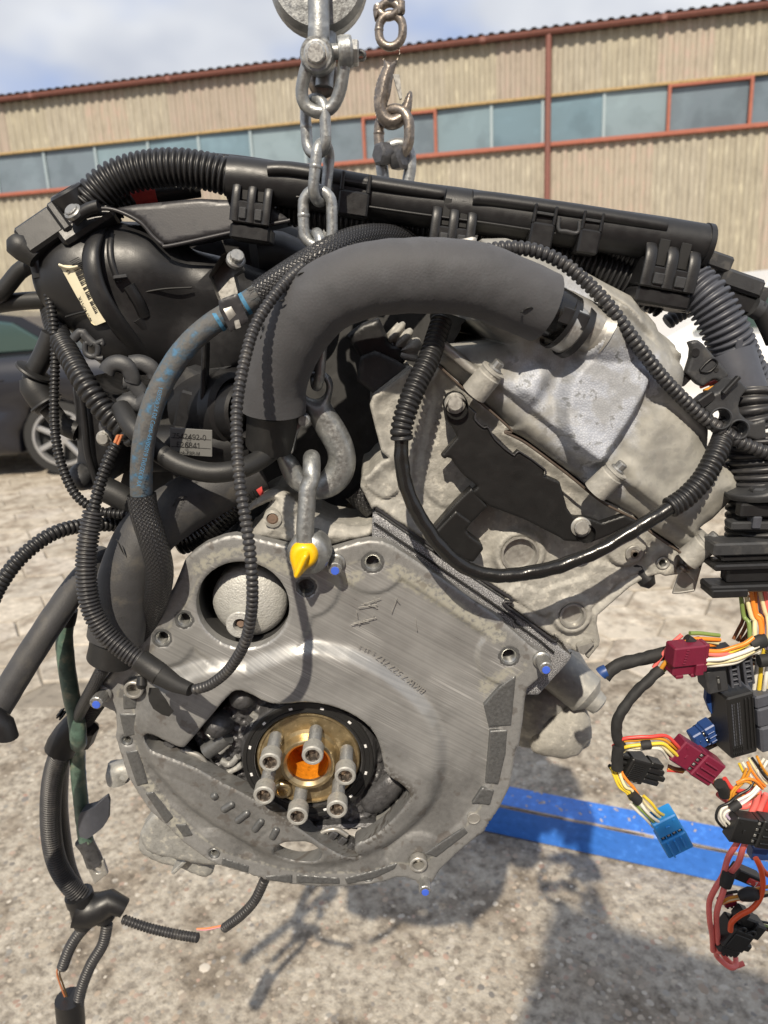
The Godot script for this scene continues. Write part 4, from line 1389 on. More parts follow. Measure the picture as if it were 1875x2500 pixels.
	# six flywheel bolts standing half out
	for q in [V(-728, 10774, 330), V(-1104, 10726, 330), V(-455, 10551, 330), V(-1188, 10394, 330), V(-550, 10215, 330), V(-908, 10163, 330)]:
		var f := Transform3D(Basis(Vector3.BACK, rng.randf() * 1.0), Vector3(q.x, q.y, 0.033))
		var prof := []
		for k in 12:
			prof.append(Vector2(0.0056, -0.042 + 0.0022 * k))
			prof.append(Vector2(0.0062, -0.0409 + 0.0022 * k))
		prof.append(Vector2(0.0057, -0.0155))
		prof.append(Vector2(0.0057, -0.013))
		var b := part("flywheel_bolt", turned(f, prof, 22), M.bolt_steel, e)
		part("bolt_head", turned(f, [Vector2(0.0056, -0.0145), Vector2(0.0088, -0.0142), Vector2(0.0094, -0.0132), Vector2(0.0094, -0.0012), Vector2(0.0084, 0.0), Vector2(0.0066, 0.0), Vector2(0.0062, -0.0006), Vector2(0.0062, -0.002)], 30), M.bolt_grey, b)
		var star := PackedVector2Array()
		for k in 24:
			var a := TAU * k / 24.0
			star.append(Vector2(cos(a), sin(a)) * (0.0052 + 0.0009 * cos(a * 6.0)))
		var so := begin()
		for k in 24:
			var p := star[k]
			var q2 := star[(k + 1) % 24]
			var o0 := p.normalized() * 0.0064
			var o1 := q2.normalized() * 0.0064
			quad(so, f * Vector3(o0.x, o0.y, -0.0009), f * Vector3(o1.x, o1.y, -0.0009), f * Vector3(q2.x, q2.y, -0.0014), f * Vector3(p.x, p.y, -0.0014), Vector3(0, 0, 1))
			quad(so, f * Vector3(p.x, p.y, -0.0014), f * Vector3(q2.x, q2.y, -0.0014), f * Vector3(q2.x, q2.y, -0.009), f * Vector3(p.x, p.y, -0.009), -(f.basis * Vector3(p.x, p.y, 0)))
			tri(so, f * Vector3(p.x, p.y, -0.009), f * Vector3(q2.x, q2.y, -0.009), f * Vector3(0, 0, -0.0095), Vector3(0, 0, 1))
		part("socket", done(so), M.steel_old, b)
	part("pilot_hole", turned(Transform3D(Basis(), V(-1090, 10156, -90)), [Vector2(0.0085, -0.002), Vector2(0.0085, 0.002), Vector2(0.0075, 0.003), Vector2(0.0055, 0.003), Vector2(0.005, -0.006), Vector2(0, -0.006)], 24), M.bronze, cf)

func cylinder_head(e: Node3D) -> void:
	# the dark glittering edge of the block deck, then the cast head above it
	var deck := p2(pv([-95, 12818, -160, -29, 12777, -160, 409, 12427, -160, 1106, 11893, -160, 1032, 11897, -160, 1297, 11673, -160, 1479, 11519, -160, 1650, 11363, -160, 1604, 11296, -160, 1491, 11162, -160, 1349, 10992, -160, 1140, 11003, -160, 822, 11250, -160, 548, 11881, -160, -49, 12371, -160, -118, 12566, -160, -106, 12738, -160]))
	part("block_deck", relief(deck, func(p: Vector2, _d: float) -> float: return -0.014 + 0.0005 * wob.get_noise_2d(p.x * 200.0, p.y * 200.0), -0.06, 0.003, {"bev": 0.001}), glitter(), e)
	part("deck_groove", tube(pv([-91, 12733, -120, 111, 12574, -120, 404, 12345, -120, 703, 12112, -120, 1098, 11794, -120, 1133, 11733, -120, 1336, 11562, -120, 1478, 11426, -120]), 0.0011, {"sides": 6}), M.hole, e)
	part("head_gasket", tube(pv([-67, 12863, -120, 117, 12715, -120, 408, 12488, -120, 735, 12232, -120, 1099, 11960, -120, 1025, 11926, -120, 1288, 11700, -120, 1477, 11538, -120, 1508, 11570, -120]), 0.0015, {"sides": 6}), M.sheet_dark, e)
	var out := p2(pv([-190, 13042, -180, -190, 13064, -180, -172, 13131, -180, -114, 13154, -180, -55, 13220, -180, 2, 13262, -180, 69, 13277, -180, 5, 13340, -180, -36, 13534, -180, -76, 13739, -180, -44, 13816, -180, 67, 13882, -180, 281, 14027, -180, 301, 13991, -180, 427, 13914, -180, 516, 14039, -180, 585, 13963, -180, 740, 13814, -180, 882, 13692, -180, 1112, 13470, -180, 1042, 13473, -180, 1232, 13361, -180, 1589, 13081, -180, 1893, 12821, -180, 2168, 12699, -180, 2186, 12647, -180, 2359, 12496, -180, 2597, 12324, -180, 2793, 12176, -180, 2746, 12023, -180, 2655, 12127, -180, 2579, 12098, -180, 2472, 12093, -180, 2424, 12122, -180, 2317, 12092, -180, 2166, 12007, -180, 2046, 11894, -180, 1883, 11743, -180, 1879, 11667, -180, 1919, 11486, -180, 1914, 11426, -180, 1813, 11295, -180, 1779, 11363, -180, 1716, 11370, -180, 1644, 11405, -180, 1507, 11542, -180, 1475, 11552, -180, 1301, 11690, -180, 1035, 11922, -180, 1109, 11952, -180, 743, 12229, -180, 413, 12488, -180, 118, 12716, -180, -70, 12863, -180, -101, 12833, -180, -167, 12998, -180]))
	var hol := [[V(1174, 12371, 0), 0.0148], [V(1651, 11762, 0), 0.0102], [V(2439, 12226, 0), 0.0036]]
	var cuts := []
	for q in hol:
		cuts.append(circ(Vector2(q[0].x, q[0].y), q[1] + 0.0016, 24))
	# machined bosses and the raised casting ledges
	var ledges := [Dist.new([rnd(p2(pv([-170, 13171, 0, -51, 13246, 0, 72, 13122, 0, 154, 12999, 0, 93, 12940, 0, -24, 12916, 0, -162, 13057, 0])), 1)]), Dist.new([p2(pv([811, 12192, 0, 1080, 12018, 0, 1133, 12095, 0, 1397, 11993, 0, 1457, 12038, 0, 1771, 12118, 0, 1857, 12265, 0, 2159, 12170, 0, 2309, 12178, 0, 2104, 12061, 0, 1810, 11800, 0, 1655, 11955, 0, 1416, 11739, 0, 1263, 11829, 0]))]), Dist.new([rnd(p2(pv([421, 13931, 0, 509, 13844, 0, 429, 13510, 0, 316, 13080, 0, 468, 12848, 0, 613, 12827, 0, 1079, 13042, 0, 1078, 12804, 0, 811, 12192, 0, 545, 12427, 0, 188, 12754, 0, 262, 13198, 0, 275, 13547, 0])), 1)])]
	var bossc := [Vector2(hol[0][0].x, hol[0][0].y), Vector2(hol[1][0].x, hol[1][0].y), p2(pv([2120, 12385, 0]))[0], p2(pv([2441, 12234, 0]))[0]]
	var bossr := [0.0205, 0.016, 0.016, 0.0125]
	var zf := func(p: Vector2, d: float) -> float:
		var z := -0.021 + 0.0012 * wob.get_noise_2d(p.x * 55.0, p.y * 55.0)
		z += 0.0035 * smoothstep(0.0, 0.0015, ledges[0].at(p)) + 0.0030 * smoothstep(0.0, 0.0012, ledges[1].at(p)) - 0.0028 * smoothstep(0.0, 0.004, ledges[2].at(p))
		z += 0.005 * smoothstep(0.012, 0.0, d) * smoothstep(1.2, 1.3, p.y + 0.55 * p.x)
		for k in 4:
			var r := p.distance_to(bossc[k])
			z = lerpf(z, -0.0145, smoothstep(bossr[k] + 0.0035, bossr[k], r))
		return z
	part("cylinder_head", relief(out, zf, -0.4, 0.002, {"bev": 0.002, "holes": cuts}), M.cast_alu, e)
	for k in 3:
		var c := Vector3(hol[k][0].x, hol[k][0].y, -0.0145)
		var r: float = hol[k][1]
		if k < 2:
			part("core_plug", turned(Transform3D(Basis(), c), [Vector2(r + 0.002, -0.003), Vector2(r + 0.0018, 0.0006), Vector2(r, 0.0008), Vector2(r - 0.0008, -0.0045), Vector2(r - 0.002, -0.0062), Vector2(0, -0.0066)], 36), M.zinc, e)
		else:
			drilled("threaded_hole", c, r, e, 0.006, M.zinc)
	# round cover with its centre screw, and the small tabs along the lower edge
	var rc: Vector3 = V(2170, 12337, -130)
	part("oil_gallery_cover", turned(Transform3D(Basis(), rc), [Vector2(0.0075, -0.002), Vector2(0.0075, 0.0015), Vector2(0.007, 0.002), Vector2(0.0045, 0.002), Vector2(0.0042, 0.0012), Vector2(0, 0.0012)], 28), M.zinc, e)
	bolt("cover_screw", Transform3D(Basis(), rc + Vector3(0, 0, 0.0012)), 0.0026, 0.002, M.steel_old, e)
	part("tab", relief(rnd(p2(pv([1486, 11594, 0, 1572, 11505, 0, 1666, 11458, 0, 1865, 11515, 0, 1748, 11386, 0, 1705, 11414, 0, 1696, 11473, 0, 1604, 11448, 0])), 0), level(-0.012), -0.02, 0.0016, {}), M.zinc, e)
	var st := begin()
	prism(st, fr(V(2561, 11925, -200), V(2749, 11931, -200), V(2622, 12164, -200)), PackedVector2Array([Vector2(0, 0), Vector2(0.02, 0.0), Vector2(0.0265, 0.028), Vector2(0.0075, 0.026)]), -0.001, 0.0008, 0.0003)
	part("heat_shield_tab", done(st), M.zinc, e)
	part("tab_lip", tube(pv([2537, 11947, -140, 2589, 11943, -140, 2648, 11948, -140, 2726, 11958, -140]), 0.0012, {"sides": 8}), M.zinc, e)
	for q in [pv([2620, 12136, -170, 2647, 12174, -170, 2675, 12196, -170, 2712, 12202, -170, 2733, 12216, -170])]:
		part("spring_clip", tube(q, 0.0055, {"pitch": 0.005, "dep": 0.0022}), M.steel_old, e)
	part("sensor_stub", turned(zx(V(2300, 12082, -240), Vector3(0.5, -0.6, 0.3)), [Vector2(0.008, -0.02), Vector2(0.008, 0.006), Vector2(0.004, 0.012), Vector2(0, 0.012)], 18), M.plastic, e)
	# lifting-eye casting at the top of the block, with a rusty torx screw
	var lug := p2(pv([-1166, 12678, -200, -1056, 12806, -200, -985, 12927, -200, -921, 12970, -200, -1290, 12818, -200, -1159, 12928, -200, -1016, 13021, -200, -893, 13061, -200, -740, 12930, -200, -735, 12805, -200, -599, 12806, -200, -484, 12730, -200, -365, 12708, -200, -276, 12680, -200, -185, 12675, -200, -93, 12710, -200, -92, 12576, -200, -252, 12560, -200, -499, 12509, -200, -623, 12467, -200, -802, 12524, -200, -1039, 12600, -200, -1248, 12635, -200]))
	part("lifting_lug", relief(rnd(lug, 1), func(p: Vector2, d: float) -> float: return -0.022 + 0.012 * sqrt(clampf(d / 0.012, 0.0, 1.0)) + 0.003 * wob.get_noise_2d(p.x * 60.0, p.y * 60.0), -0.08, 0.002, {}), M.cast_alu, e)
	var ts: Vector3 = V(-953, 12824, -80)
	part("lug_boss", turned(Transform3D(Basis(), ts), [Vector2(0.0085, -0.012), Vector2(0.0078, 0.0), Vector2(0.0052, 0.0006), Vector2(0.005, -0.002)], 24), M.cast_alu, e)
	bolt("lug_screw", Transform3D(Basis(), ts - Vector3(0, 0, 0.003)), 0.0046, 0.0032, M.rust, e, 6)

func glitter() -> StandardMaterial3D:
	var m := StandardMaterial3D.new()
	m.albedo_texture = noise(0.16, [Color(0.26, 0.26, 0.27), Color(0.42, 0.42, 0.43), Color(0.8, 0.81, 0.83), Color(0.97, 0.97, 0.97)], [0.28, 0.48, 0.6, 0.8], {"seed": 19, "oct": 3})
	m.roughness = 0.35
	m.metallic = 0.35
	m.uv1_triplanar = true
	m.uv1_world_triplanar = true
	m.uv1_scale = Vector3.ONE * 13.0
	m.heightmap_enabled = true
	m.heightmap_texture = H.fine
	m.heightmap_scale = 0.04
	return m

# salt bloom: pale crystals over grey dusty magnesium, in patches
func cover_material(lo: Vector2, size: Vector2, patches: Array) -> StandardMaterial3D:
	var W := 640
	var Hh := int(W * size.y / size.x)
	var cell := FastNoiseLite.new()
	cell.noise_type = FastNoiseLite.TYPE_CELLULAR
	cell.cellular_return_type = FastNoiseLite.RETURN_DISTANCE2_SUB
	cell.fractal_type = FastNoiseLite.FRACTAL_NONE
	cell.frequency = 0.19
	cell.seed = 3
	var n := FastNoiseLite.new()
	n.frequency = 0.011
	n.fractal_octaves = 5
	n.seed = 8
	var im := Image.create(W, Hh, false, Image.FORMAT_RGB8)
	var hm := Image.create(W, Hh, false, Image.FORMAT_RGB8)
	for y in Hh:
		for x in W:
			var p := lo + Vector2(x + 0.5, y + 0.5) / W * size.x
			var m := 0.0
			for q in patches:
				m = maxf(m, smoothstep(-0.016, 0.010, q.at(p) + 0.012 * n.get_noise_2d(x * 2.0 + 300.0, y * 2.0)))
			var a := n.get_noise_2d(x, y)
			var b := n.get_noise_2d(x * 3.0 + 900.0, y * 3.0)
			var c := Color(0.255, 0.25, 0.23).lerp(Color(0.36, 0.35, 0.315), clampf(0.5 + a * 1.2 + b * 0.4, 0.0, 1.0))
			c = c.lerp(Color(0.17, 0.17, 0.168), smoothstep(0.15, 0.45, b - a * 0.4) * 0.35)
			var k := cell.get_noise_2d(x, y) * 0.5 + 0.5
			var edge := smoothstep(0.03, 0.16, k)
			var salt := Color(0.36, 0.385, 0.44).lerp(Color(0.56, 0.58, 0.62), edge * (0.45 + 0.5 * b))
			var gone := smoothstep(0.34, 0.5, b + 0.25 * a)
			salt = salt.lerp(Color(0.25, 0.26, 0.275), gone)
			m *= 0.55 + 0.6 * smoothstep(-0.35, 0.1, a)
			c = c.lerp(salt, clampf(m, 0.0, 1.0))
			# loose crystals outside the patches
			if m < 0.5 and cell.get_noise_2d(x * 1.3 + 70.0, y * 1.3) > 0.0 and b > 0.22:
				c = c.lerp(Color(0.66, 0.67, 0.68), 0.7)
			im.set_pixel(x, y, c.linear_to_srgb())
			var hv := clampf(0.35 + m * (0.5 * edge - 0.25 * gone) + 0.25 * b, 0.0, 1.0)
			hm.set_pixel(x, y, Color(hv, hv, hv))
	var mat := StandardMaterial3D.new()
	mat.albedo_texture = ImageTexture.create_from_image(im)
	mat.roughness = 0.62
	mat.metallic = 0.12
	mat.heightmap_enabled = true
	mat.heightmap_texture = ImageTexture.create_from_image(hm)
	mat.heightmap_scale = 0.03
	mat.uv1_scale = Vector3(1.0 / size.x, 1.0 / size.y, 1)
	mat.uv1_offset = Vector3(-lo.x / size.x, -lo.y / size.y, 0)
	return mat

func valve_cover(e: Node3D) -> void:
	var out := p2(pv([1063, 14180, -120, 855, 14366, -120, 861, 14866, -120, 876, 15006, -120, 1092, 15009, -120, 1431, 14904, -120, 1734, 14748, -120, 1957, 14626, -120, 2211, 14496, -120, 2257, 14407, -120, 2329, 14350, -120, 2389, 14277, -120, 2406, 14218, -120, 2494, 14152, -120, 2556, 14095, -120, 2568, 14039, -120, 2525, 13874, -120, 2488, 13778, -120, 2725, 13436, -120, 2758, 13274, -120, 2815, 13182, -120, 2924, 13102, -120, 3050, 12991, -120, 3072, 12982, -120, 3086, 12923, -120, 3065, 12851, -120, 2966, 12745, -120, 2832, 12602, -120, 2720, 12540, -120, 2765, 12523, -120, 2866, 12426, -120, 2848, 12366, -120, 2813, 12353, -120, 2832, 12290, -120, 2878, 12253, -120, 2858, 12235, -120, 2796, 12277, -120, 2756, 12225, -120, 2772, 12202, -120, 2679, 12275, -120, 2571, 12361, -120, 2336, 12528, -120, 2179, 12667, -120, 1875, 12852, -120, 1573, 13110, -120, 1220, 13391, -120, 1032, 13502, -120, 1101, 13502, -120, 874, 13717, -120, 733, 13837, -120, 580, 13985, -120, 514, 14055, -120, 536, 14205, -120, 585, 14209, -120, 640, 14159, -120]))
	var P1 := Dist.new([rnd(p2(pv([1421, 13575, 0, 1432, 13840, 0, 1526, 14014, 0, 1689, 14155, 0, 1909, 14158, 0, 2162, 14024, 0, 2229, 13939, 0, 2207, 13817, 0, 2005, 13447, 0, 1773, 13118, 0, 1627, 13191, 0, 1481, 13358, 0])), 2)])
	var P2 := Dist.new([rnd(p2(pv([1013, 13819, 0, 1180, 14031, 0, 1290, 14087, 0, 1387, 14048, 0, 1444, 13936, 0, 1390, 13801, 0, 1252, 13626, 0])), 1)])
	var P3 := Dist.new([rnd(p2(pv([1536, 14890, 0, 1919, 14618, 0, 2196, 14462, 0, 2343, 14258, 0, 2511, 14089, 0, 2498, 13967, 0, 2413, 13751, 0, 2311, 13839, 0, 2067, 14310, 0, 1785, 14585, 0])), 1)])
	var P4 := Dist.new([rnd(p2(pv([1833, 13034, 0, 2099, 13570, 0, 2270, 13814, 0, 2443, 13722, 0, 2656, 13472, 0, 2699, 13269, 0, 2914, 13068, 0, 3008, 13012, 0, 2998, 12883, 0, 2708, 12599, 0, 2582, 12568, 0, 2426, 12576, 0])), 1)])
	var sa := p2(pv([1723, 14255, 60]))[0]
	var sdir := (p2(pv([2081, 13988, 0]))[0] - sa).normalized()
	var ln0 := p2(pv([501, 14063, 0]))[0]
	var ln := (p2(pv([2724, 12253, 0]))[0] - ln0).normalized()
	var nn := Vector2(-ln.y, ln.x)
	var zf := func(p: Vector2, d: float) -> float:
		var s := (p - ln0).dot(nn)
		var z := -0.0045 + 0.0065 * smoothstep(0.0125, 0.0165, s) - 0.003 * smoothstep(0.02, 0.035, s)
		z -= 0.035 * smoothstep(0.075, 0.15, s)
		z += 0.017 * smoothstep(-0.001, 0.009, P1.at(p)) + 0.01 * smoothstep(0.0, 0.014, P2.at(p)) + 0.012 * smoothstep(0.0, 0.012, P3.at(p)) + 0.007 * smoothstep(0.0, 0.02, P4.at(p))
		var sp := (p - sa).dot(sdir)
		var sq := absf((p - sa).cross(sdir))
		if sq < 0.03:
			z = maxf(z, 0.004 - 0.02 * smoothstep(0.0, 0.055, sp) + sqrt(maxf(0.0, 0.0225 * 0.0225 - sq * sq)) - 0.06 * smoothstep(0.004, -0.008, sp))
		z -= 0.012 * pow(1.0 - clampf(d / 0.014, 0.0, 1.0), 2.0)
		return z + 0.0006 * wob.get_noise_2d(p.x * 70.0, p.y * 70.0)
	var lo := out[0]
	var hi := out[0]
	for p in out:
		lo = lo.min(p)
		hi = hi.max(p)
	var salt := cover_material(lo, hi - lo, [P1, P2, Dist.new([p2(pv([1433, 14679, 0, 1596, 14607, 0, 1734, 14484, 0, 1709, 14433, 0, 1544, 14506, 0, 1435, 14550, 0]))]), Dist.new([p2(pv([1759, 13111, 0, 1979, 12997, 0, 1924, 12910, 0, 1747, 13008, 0]))])])
	part("valve_cover", relief(out, zf, -0.4, 0.002, {"bev": 0.004}), salt, e)
	part("cover_gasket", tube(pv([494, 14048, 10, 581, 13958, 10, 717, 13828, 10, 855, 13710, 10, 1077, 13494, 10, 1010, 13491, 10, 1194, 13386, 10, 1540, 13107, 10, 1836, 12854, 10, 2119, 12689, 10, 2287, 12545, 10, 2518, 12375, 10, 2703, 12231, 10]), 0.0011, {"sides": 8}), mk(Color(0.075, 0.055, 0.042), 0.7, 0.0, {"mott": 0.4, "sc": 12.0}), e)
	part("cover_rail", tube(pv([524, 14212, 20, 625, 14120, 20, 746, 14012, 20, 939, 13887, 20]), 0.0042, {"sides": 6}), M.zinc, e)
	# salt runs past the bolts
	var ax := Vector3(nn.x, nn.y, 0.25)
	for q in [[V(898, 13986, 120), 0.030], [V(1893, 13131, 120), 0.034], [V(2729, 12462, 40), 0.03]]:
		var t := zx(q[0] - ax * 0.006, ax)
		var b := part("cover_bolt", turned(t, [Vector2(0.0108, -0.016), Vector2(0.0104, 0.003), Vector2(0.0096, 0.004), Vector2(0.0096, 0.007), Vector2(0.0103, 0.0073), Vector2(0.0101, 0.009), Vector2(0.006, 0.0093)], 28), M.cast_alu, e)
		bolt("bolt_head", t * Transform3D(Basis(), Vector3(0, 0, 0.0092)), 0.0048, 0.0075, M.bolt_steel, b, 6)
	# breather spout with its clamp, under the end of the foam-covered hose
	var a: Vector3 = V(1709, 14269, 60)
	var b2: Vector3 = V(1364, 14462, 80)
	var dirv := (b2 - a).normalized()
	var t2 := zx(a, dirv)
	part("hose_spout", turned(t2, [Vector2(0.0215, -0.008), Vector2(0.0195, -0.003), Vector2(0.0185, 0.0), Vector2(0.0178, 0.03), Vector2(0.016, 0.04)], 36), M.zinc, e)

func head_bracket(e: Node3D) -> void:
	# black pressed-steel bracket bolted to the head
	var k := part("bracket", relief(p2(pv([533, 13623, 50, 526, 13766, 50, 553, 13820, 50, 612, 13842, 50, 674, 13821, 50, 709, 13770, 50, 723, 13724, 50, 788, 13662, 50, 769, 13611, 50, 842, 13537, 50, 876, 13547, 50, 934, 13439, 50, 1088, 13300, 50, 1126, 13336, 50, 1342, 13169, 50, 1333, 13121, 50, 1466, 13056, 50, 1531, 12828, 50, 1580, 12752, 50, 1615, 12740, 50, 1691, 12737, 50, 1734, 12722, 50, 1827, 12682, 50, 2017, 12740, 50, 2125, 12683, 50, 1911, 12579, 50, 1740, 12513, 50, 1513, 12541, 50, 1470, 12575, 50, 1174, 12747, 50, 882, 12877, 50, 786, 12960, 50, 741, 13005, 50, 788, 13050, 50, 668, 13154, 50, 595, 13254, 50, 570, 13299, 50, 537, 13308, 50, 518, 13294, 50, 489, 13322, 50, 626, 13473, 50, 580, 13565, 50])), func(p: Vector2, _d: float) -> float: return 0.005 + 0.0004 * wob.get_noise_2d(p.x * 30.0, p.y * 30.0), -0.004, 0.0014, {"bev": 0.0009}), M.sheet_black, e)
	part("bracket_arm", relief(p2(pv([378, 12667, 60, 602, 12917, 60, 733, 13037, 60, 871, 12874, 60, 736, 12744, 60, 685, 12675, 60, 711, 12633, 60, 814, 12547, 60, 829, 12498, 60, 742, 12388, 60, 669, 12402, 60, 516, 12518, 60])), level(0.004), -0.008, 0.0014, {"bev": 0.0009}), M.sheet_black, k)
	part("bracket_panel", relief(p2(pv([382, 12643, 100, 597, 12857, 100, 723, 12752, 100, 677, 12687, 100, 703, 12642, 100, 805, 12557, 100, 819, 12512, 100, 737, 12406, 100, 664, 12420, 100, 513, 12532, 100])), level(0.0075), 0.003, 0.0014, {"bev": 0.0009}), M.sheet_black, k)
	part("bracket_edge", tube(pv([783, 13660, 60, 768, 13613, 60, 841, 13539, 60, 874, 13545, 60, 932, 13437, 60, 1086, 13298, 60, 1124, 13334, 60, 1340, 13169, 60, 1333, 13121, 60]), 0.0008, {"sides": 6, "sub": 2}), M.sheet_dark, k)
	for q in [V(612, 13748, 50), V(1649, 12659, 50)]:
		var t := zx(q, Vector3(-0.05, 0.1, 1))
		bolt("bracket_bolt", t, 0.0068, 0.006, M.zinc, k, 6)
	part("bracket_spacer", turned(zx(V(623, 13710, -80), Vector3(0, 0, 1)), [Vector2(0.009, -0.01), Vector2(0.009, 0.018)], 20), M.sheet_black, k)
	part("bracket_spacer", turned(zx(V(1684, 12608, -80), Vector3(0, 0, 1)), [Vector2(0.008, -0.01), Vector2(0.008, 0.018)], 20), M.sheet_black, k)

func intake(e: Node3D) -> void:
	# ribbed plastic manifold: end dome, runners, flanged seam
	part("intake_manifold", blob([
		[V(-2547, 14897, -920), V(-2290, 14465, -920), 0.0360, 0.0345],
		[V(-3018, 14970, -2200), V(-2547, 14897, -920), 0.0345, 0.0360],
		[V(-2246, 14981, -920), V(-1956, 14910, -950), 0.0285, 0.0285],
		[V(-1961, 14871, -950), V(-1407, 14727, -1000), 0.0285, 0.0230],
		[V(-1407, 14727, -1000), V(-632, 14549, -1100), 0.0230, 0.0285],
		[V(-2336, 14989, -2300), V(-2080, 14916, -950), 0.0305, 0.0285],
		[V(-2150, 14396, -950), V(-1485, 14191, -1100), 0.0325, 0.0285],
		[V(-1485, 14191, -1100), V(-928, 14245, -1200), 0.0285, 0.0285]], 0.03, 0.0035), M.plastic, e)
	part("seam_flange", tube(pv([-2306, 15337, -920, -2292, 15210, -620, -2307, 15077, -480, -2304, 14952, -430, -2286, 14815, -420, -2240, 14661, -430, -2167, 14475, -500, -2084, 14278, -620, -2012, 14102, -760]), 0.0078, {"flat": 0.5, "up": Vector3(1, 0.35, 0), "sides": 16}), M.plastic, e)
	part("seam_groove", tube(pv([-2296, 15275, -720, -2296, 15131, -490, -2317, 15007, -430, -2313, 14843, -410, -2270, 14677, -420, -2195, 14491, -480]), 0.0013, {"sides": 6}), M.hole, e)
	part("seam_flange", tube(pv([-2175, 15208, -660, -2177, 15106, -580, -2167, 14979, -540, -2131, 14825, -540]), 0.0035, {"sides": 8}), M.plastic, e)
	part("seam_step", box(fr(V(-2142, 14864, -440), V(-2098, 14869, -460), V(-2137, 15000, -460)), Vector3(0, -0.002, -0.006), Vector3(0.011, 0.001, 0.0015), 0.0006), M.plastic_dusty, e)
	for q in [pv([-2043, 14792, -500, -1993, 14665, -540, -1969, 14536, -600]), pv([-2024, 14524, -580, -1968, 14404, -640, -1943, 14312, -720])]:
		part("gusset", tube(q, 0.0026, {"sides": 8, "flat": 2.0, "up": Vector3(0.3, 0.3, 1)}), M.plastic, e)
	part("seam_line", tube(pv([-2632, 14567, -560, -2510, 14590, -520, -2397, 14606, -500]), 0.0009, {"sides": 6}), M.hole, e)
	part("seam_line", tube(pv([-2116, 14714, -580, -1921, 14740, -580, -1763, 14757, -600, -1551, 14759, -640]), 0.0009, {"sides": 6}), M.hole, e)
	# ridged runners passing back under the cover plate
	for k in 4:
		var q: PackedVector3Array = [pv([-1080, 15042, -1200, -933, 15051, -1250, -801, 15012, -1300, -696, 14936, -1350]), pv([-1100, 15168, -1400, -950, 15171, -1450, -775, 15136, -1500, -652, 15072, -1550]), pv([-1103, 15265, -1650, -947, 15281, -1700, -766, 15246, -1750, -625, 15179, -1800]), pv([-1006, 15385, -2000, -844, 15377, -2050, -642, 15312, -2100])][k]
		part("runner", tube(q, 0.021, {"sides": 22}), M.plastic, e)
	part("manifold_back", relief(rnd(p2(pv([-3064, 15113, -1500, -2892, 15355, -1500, -2618, 15425, -1500, -2395, 15456, -1500, -1401, 15328, -1500, -710, 15172, -1500, -495, 15078, -1500, -570, 14656, -1500, -1856, 14454, -1500, -2772, 14410, -1500, -3090, 14688, -1500])), 1), level(-0.16), -0.4, 0.006, {"bev": 0.01}), M.plastic, e)
	part("end_plate", relief(rnd(p2(pv([-3028, 14996, -1100, -2994, 15098, -1100, -2921, 15177, -1100, -2814, 15233, -1100, -2679, 15258, -1100, -2649, 15277, -1100, -2658, 15328, -1100, -2336, 15384, -1100, -2285, 15291, -1100, -2329, 15211, -1100, -2595, 15100, -1100, -2890, 14968, -1100, -2983, 14868, -1100])), 1), level(-0.112), -0.118, 0.002, {}), M.plastic, e)
	# flat cover plate over the runners
	part("cover_plate", relief(rnd(p2(pv([-2525, 15338, -600, -2476, 15364, -600, -2372, 15387, -600, -1954, 15442, -600, -1420, 15465, -600, -848, 15414, -600, -763, 15340, -600, -666, 15255, -600, -901, 15212, -600, -1057, 15198, -600, -1689, 15108, -600, -1746, 15120, -600, -1916, 15310, -600, -2096, 15399, -600, -2248, 15415, -600, -2411, 15359, -600, -2514, 15292, -600])), 0), func(p: Vector2, d: float) -> float: return -0.052 - 0.14 * clampf((p.y - 1.47) * 1.2, 0.0, 0.2), -0.1, 0.003, {"bev": 0.002}), M.sheet_dark, e)
	part("plate_lip", tube(pv([-2499, 15287, -560, -2397, 15349, -560, -2235, 15406, -560, -2084, 15390, -560, -1905, 15296, -560, -1806, 15174, -560, -1736, 15112, -560, -1661, 15098, -560, -1050, 15193, -560, -660, 15248, -560]), 0.0017, {"sides": 8}), M.sheet_dark, e)
	# printed label on the dome
	var lab := p2(pv([-2586, 14984, -480, -2418, 14966, -480, -2238, 14549, -480, -2255, 14515, -480, -2368, 14482, -480, -2399, 14500, -480]))
	var ax0 := p2(pv([-2392, 14873, -500]))[0]
	var axd := (p2(pv([-2151, 14467, -500]))[0] - ax0).normalized()
	var lm := func(p: Vector2, _d: float) -> float:
		var u := absf((p - ax0).cross(axd))
		return -0.0895 + sqrt(maxf(0.0432 * 0.0432 - u * u, 0.0004))
	var l := part("label", relief(lab, lm, -0.05, 0.002, {}), M.sticker, e)
	var la: Vector3 = V(-2354, 14534, -480)
	var lb: Vector3 = V(-2473, 14892, -480)
	var side := (V(-2279, 14565, -480) - la).normalized()
	var d := (lb - la).normalized()
	for k in 34:
		var s := 0.004 + 0.0455 * k / 34.0
		var p := la + d * s + side * 0.0022
		p.z = lm.call(Vector2(p.x, p.y), 1.0) + 0.0004
		if rng.randf() < 0.86:
			part("bar", box(fr(p, p + side * 0.01, p + d * 0.01), Vector3(0, 0, -0.0006), Vector3(0.0085, 0.00035 + 0.0006 * rng.randf(), 0.0003), 0.00005), M.ink, l)
	for w in [["N52 B25 OL", 0.001, 0.0025, 0.021, -0.0045], ["7520368809", 0.004, 0.0175, 0.024, 0.0135], ["LM72", 0.041, 0.001, 0.0085, -0.003]]:
		var p0: Vector3 = la + d * w[1] + side * w[4]
		var p1: Vector3 = p0 + d * w[3]
		p0.z = lm.call(Vector2(p0.x, p0.y), 1.0) + 0.0003
		p1.z = lm.call(Vector2(p1.x, p1.y), 1.0) + 0.0003
		words(w[0], p0, p1, -side, M.ink, l, "print", 0.0003)
	part("label_curl", tube(pv([-2576, 14977, -460, -2502, 14949, -460, -2418, 14956, -460]), 0.0032, {"flat": 0.4, "sides": 8}), M.sticker, l)
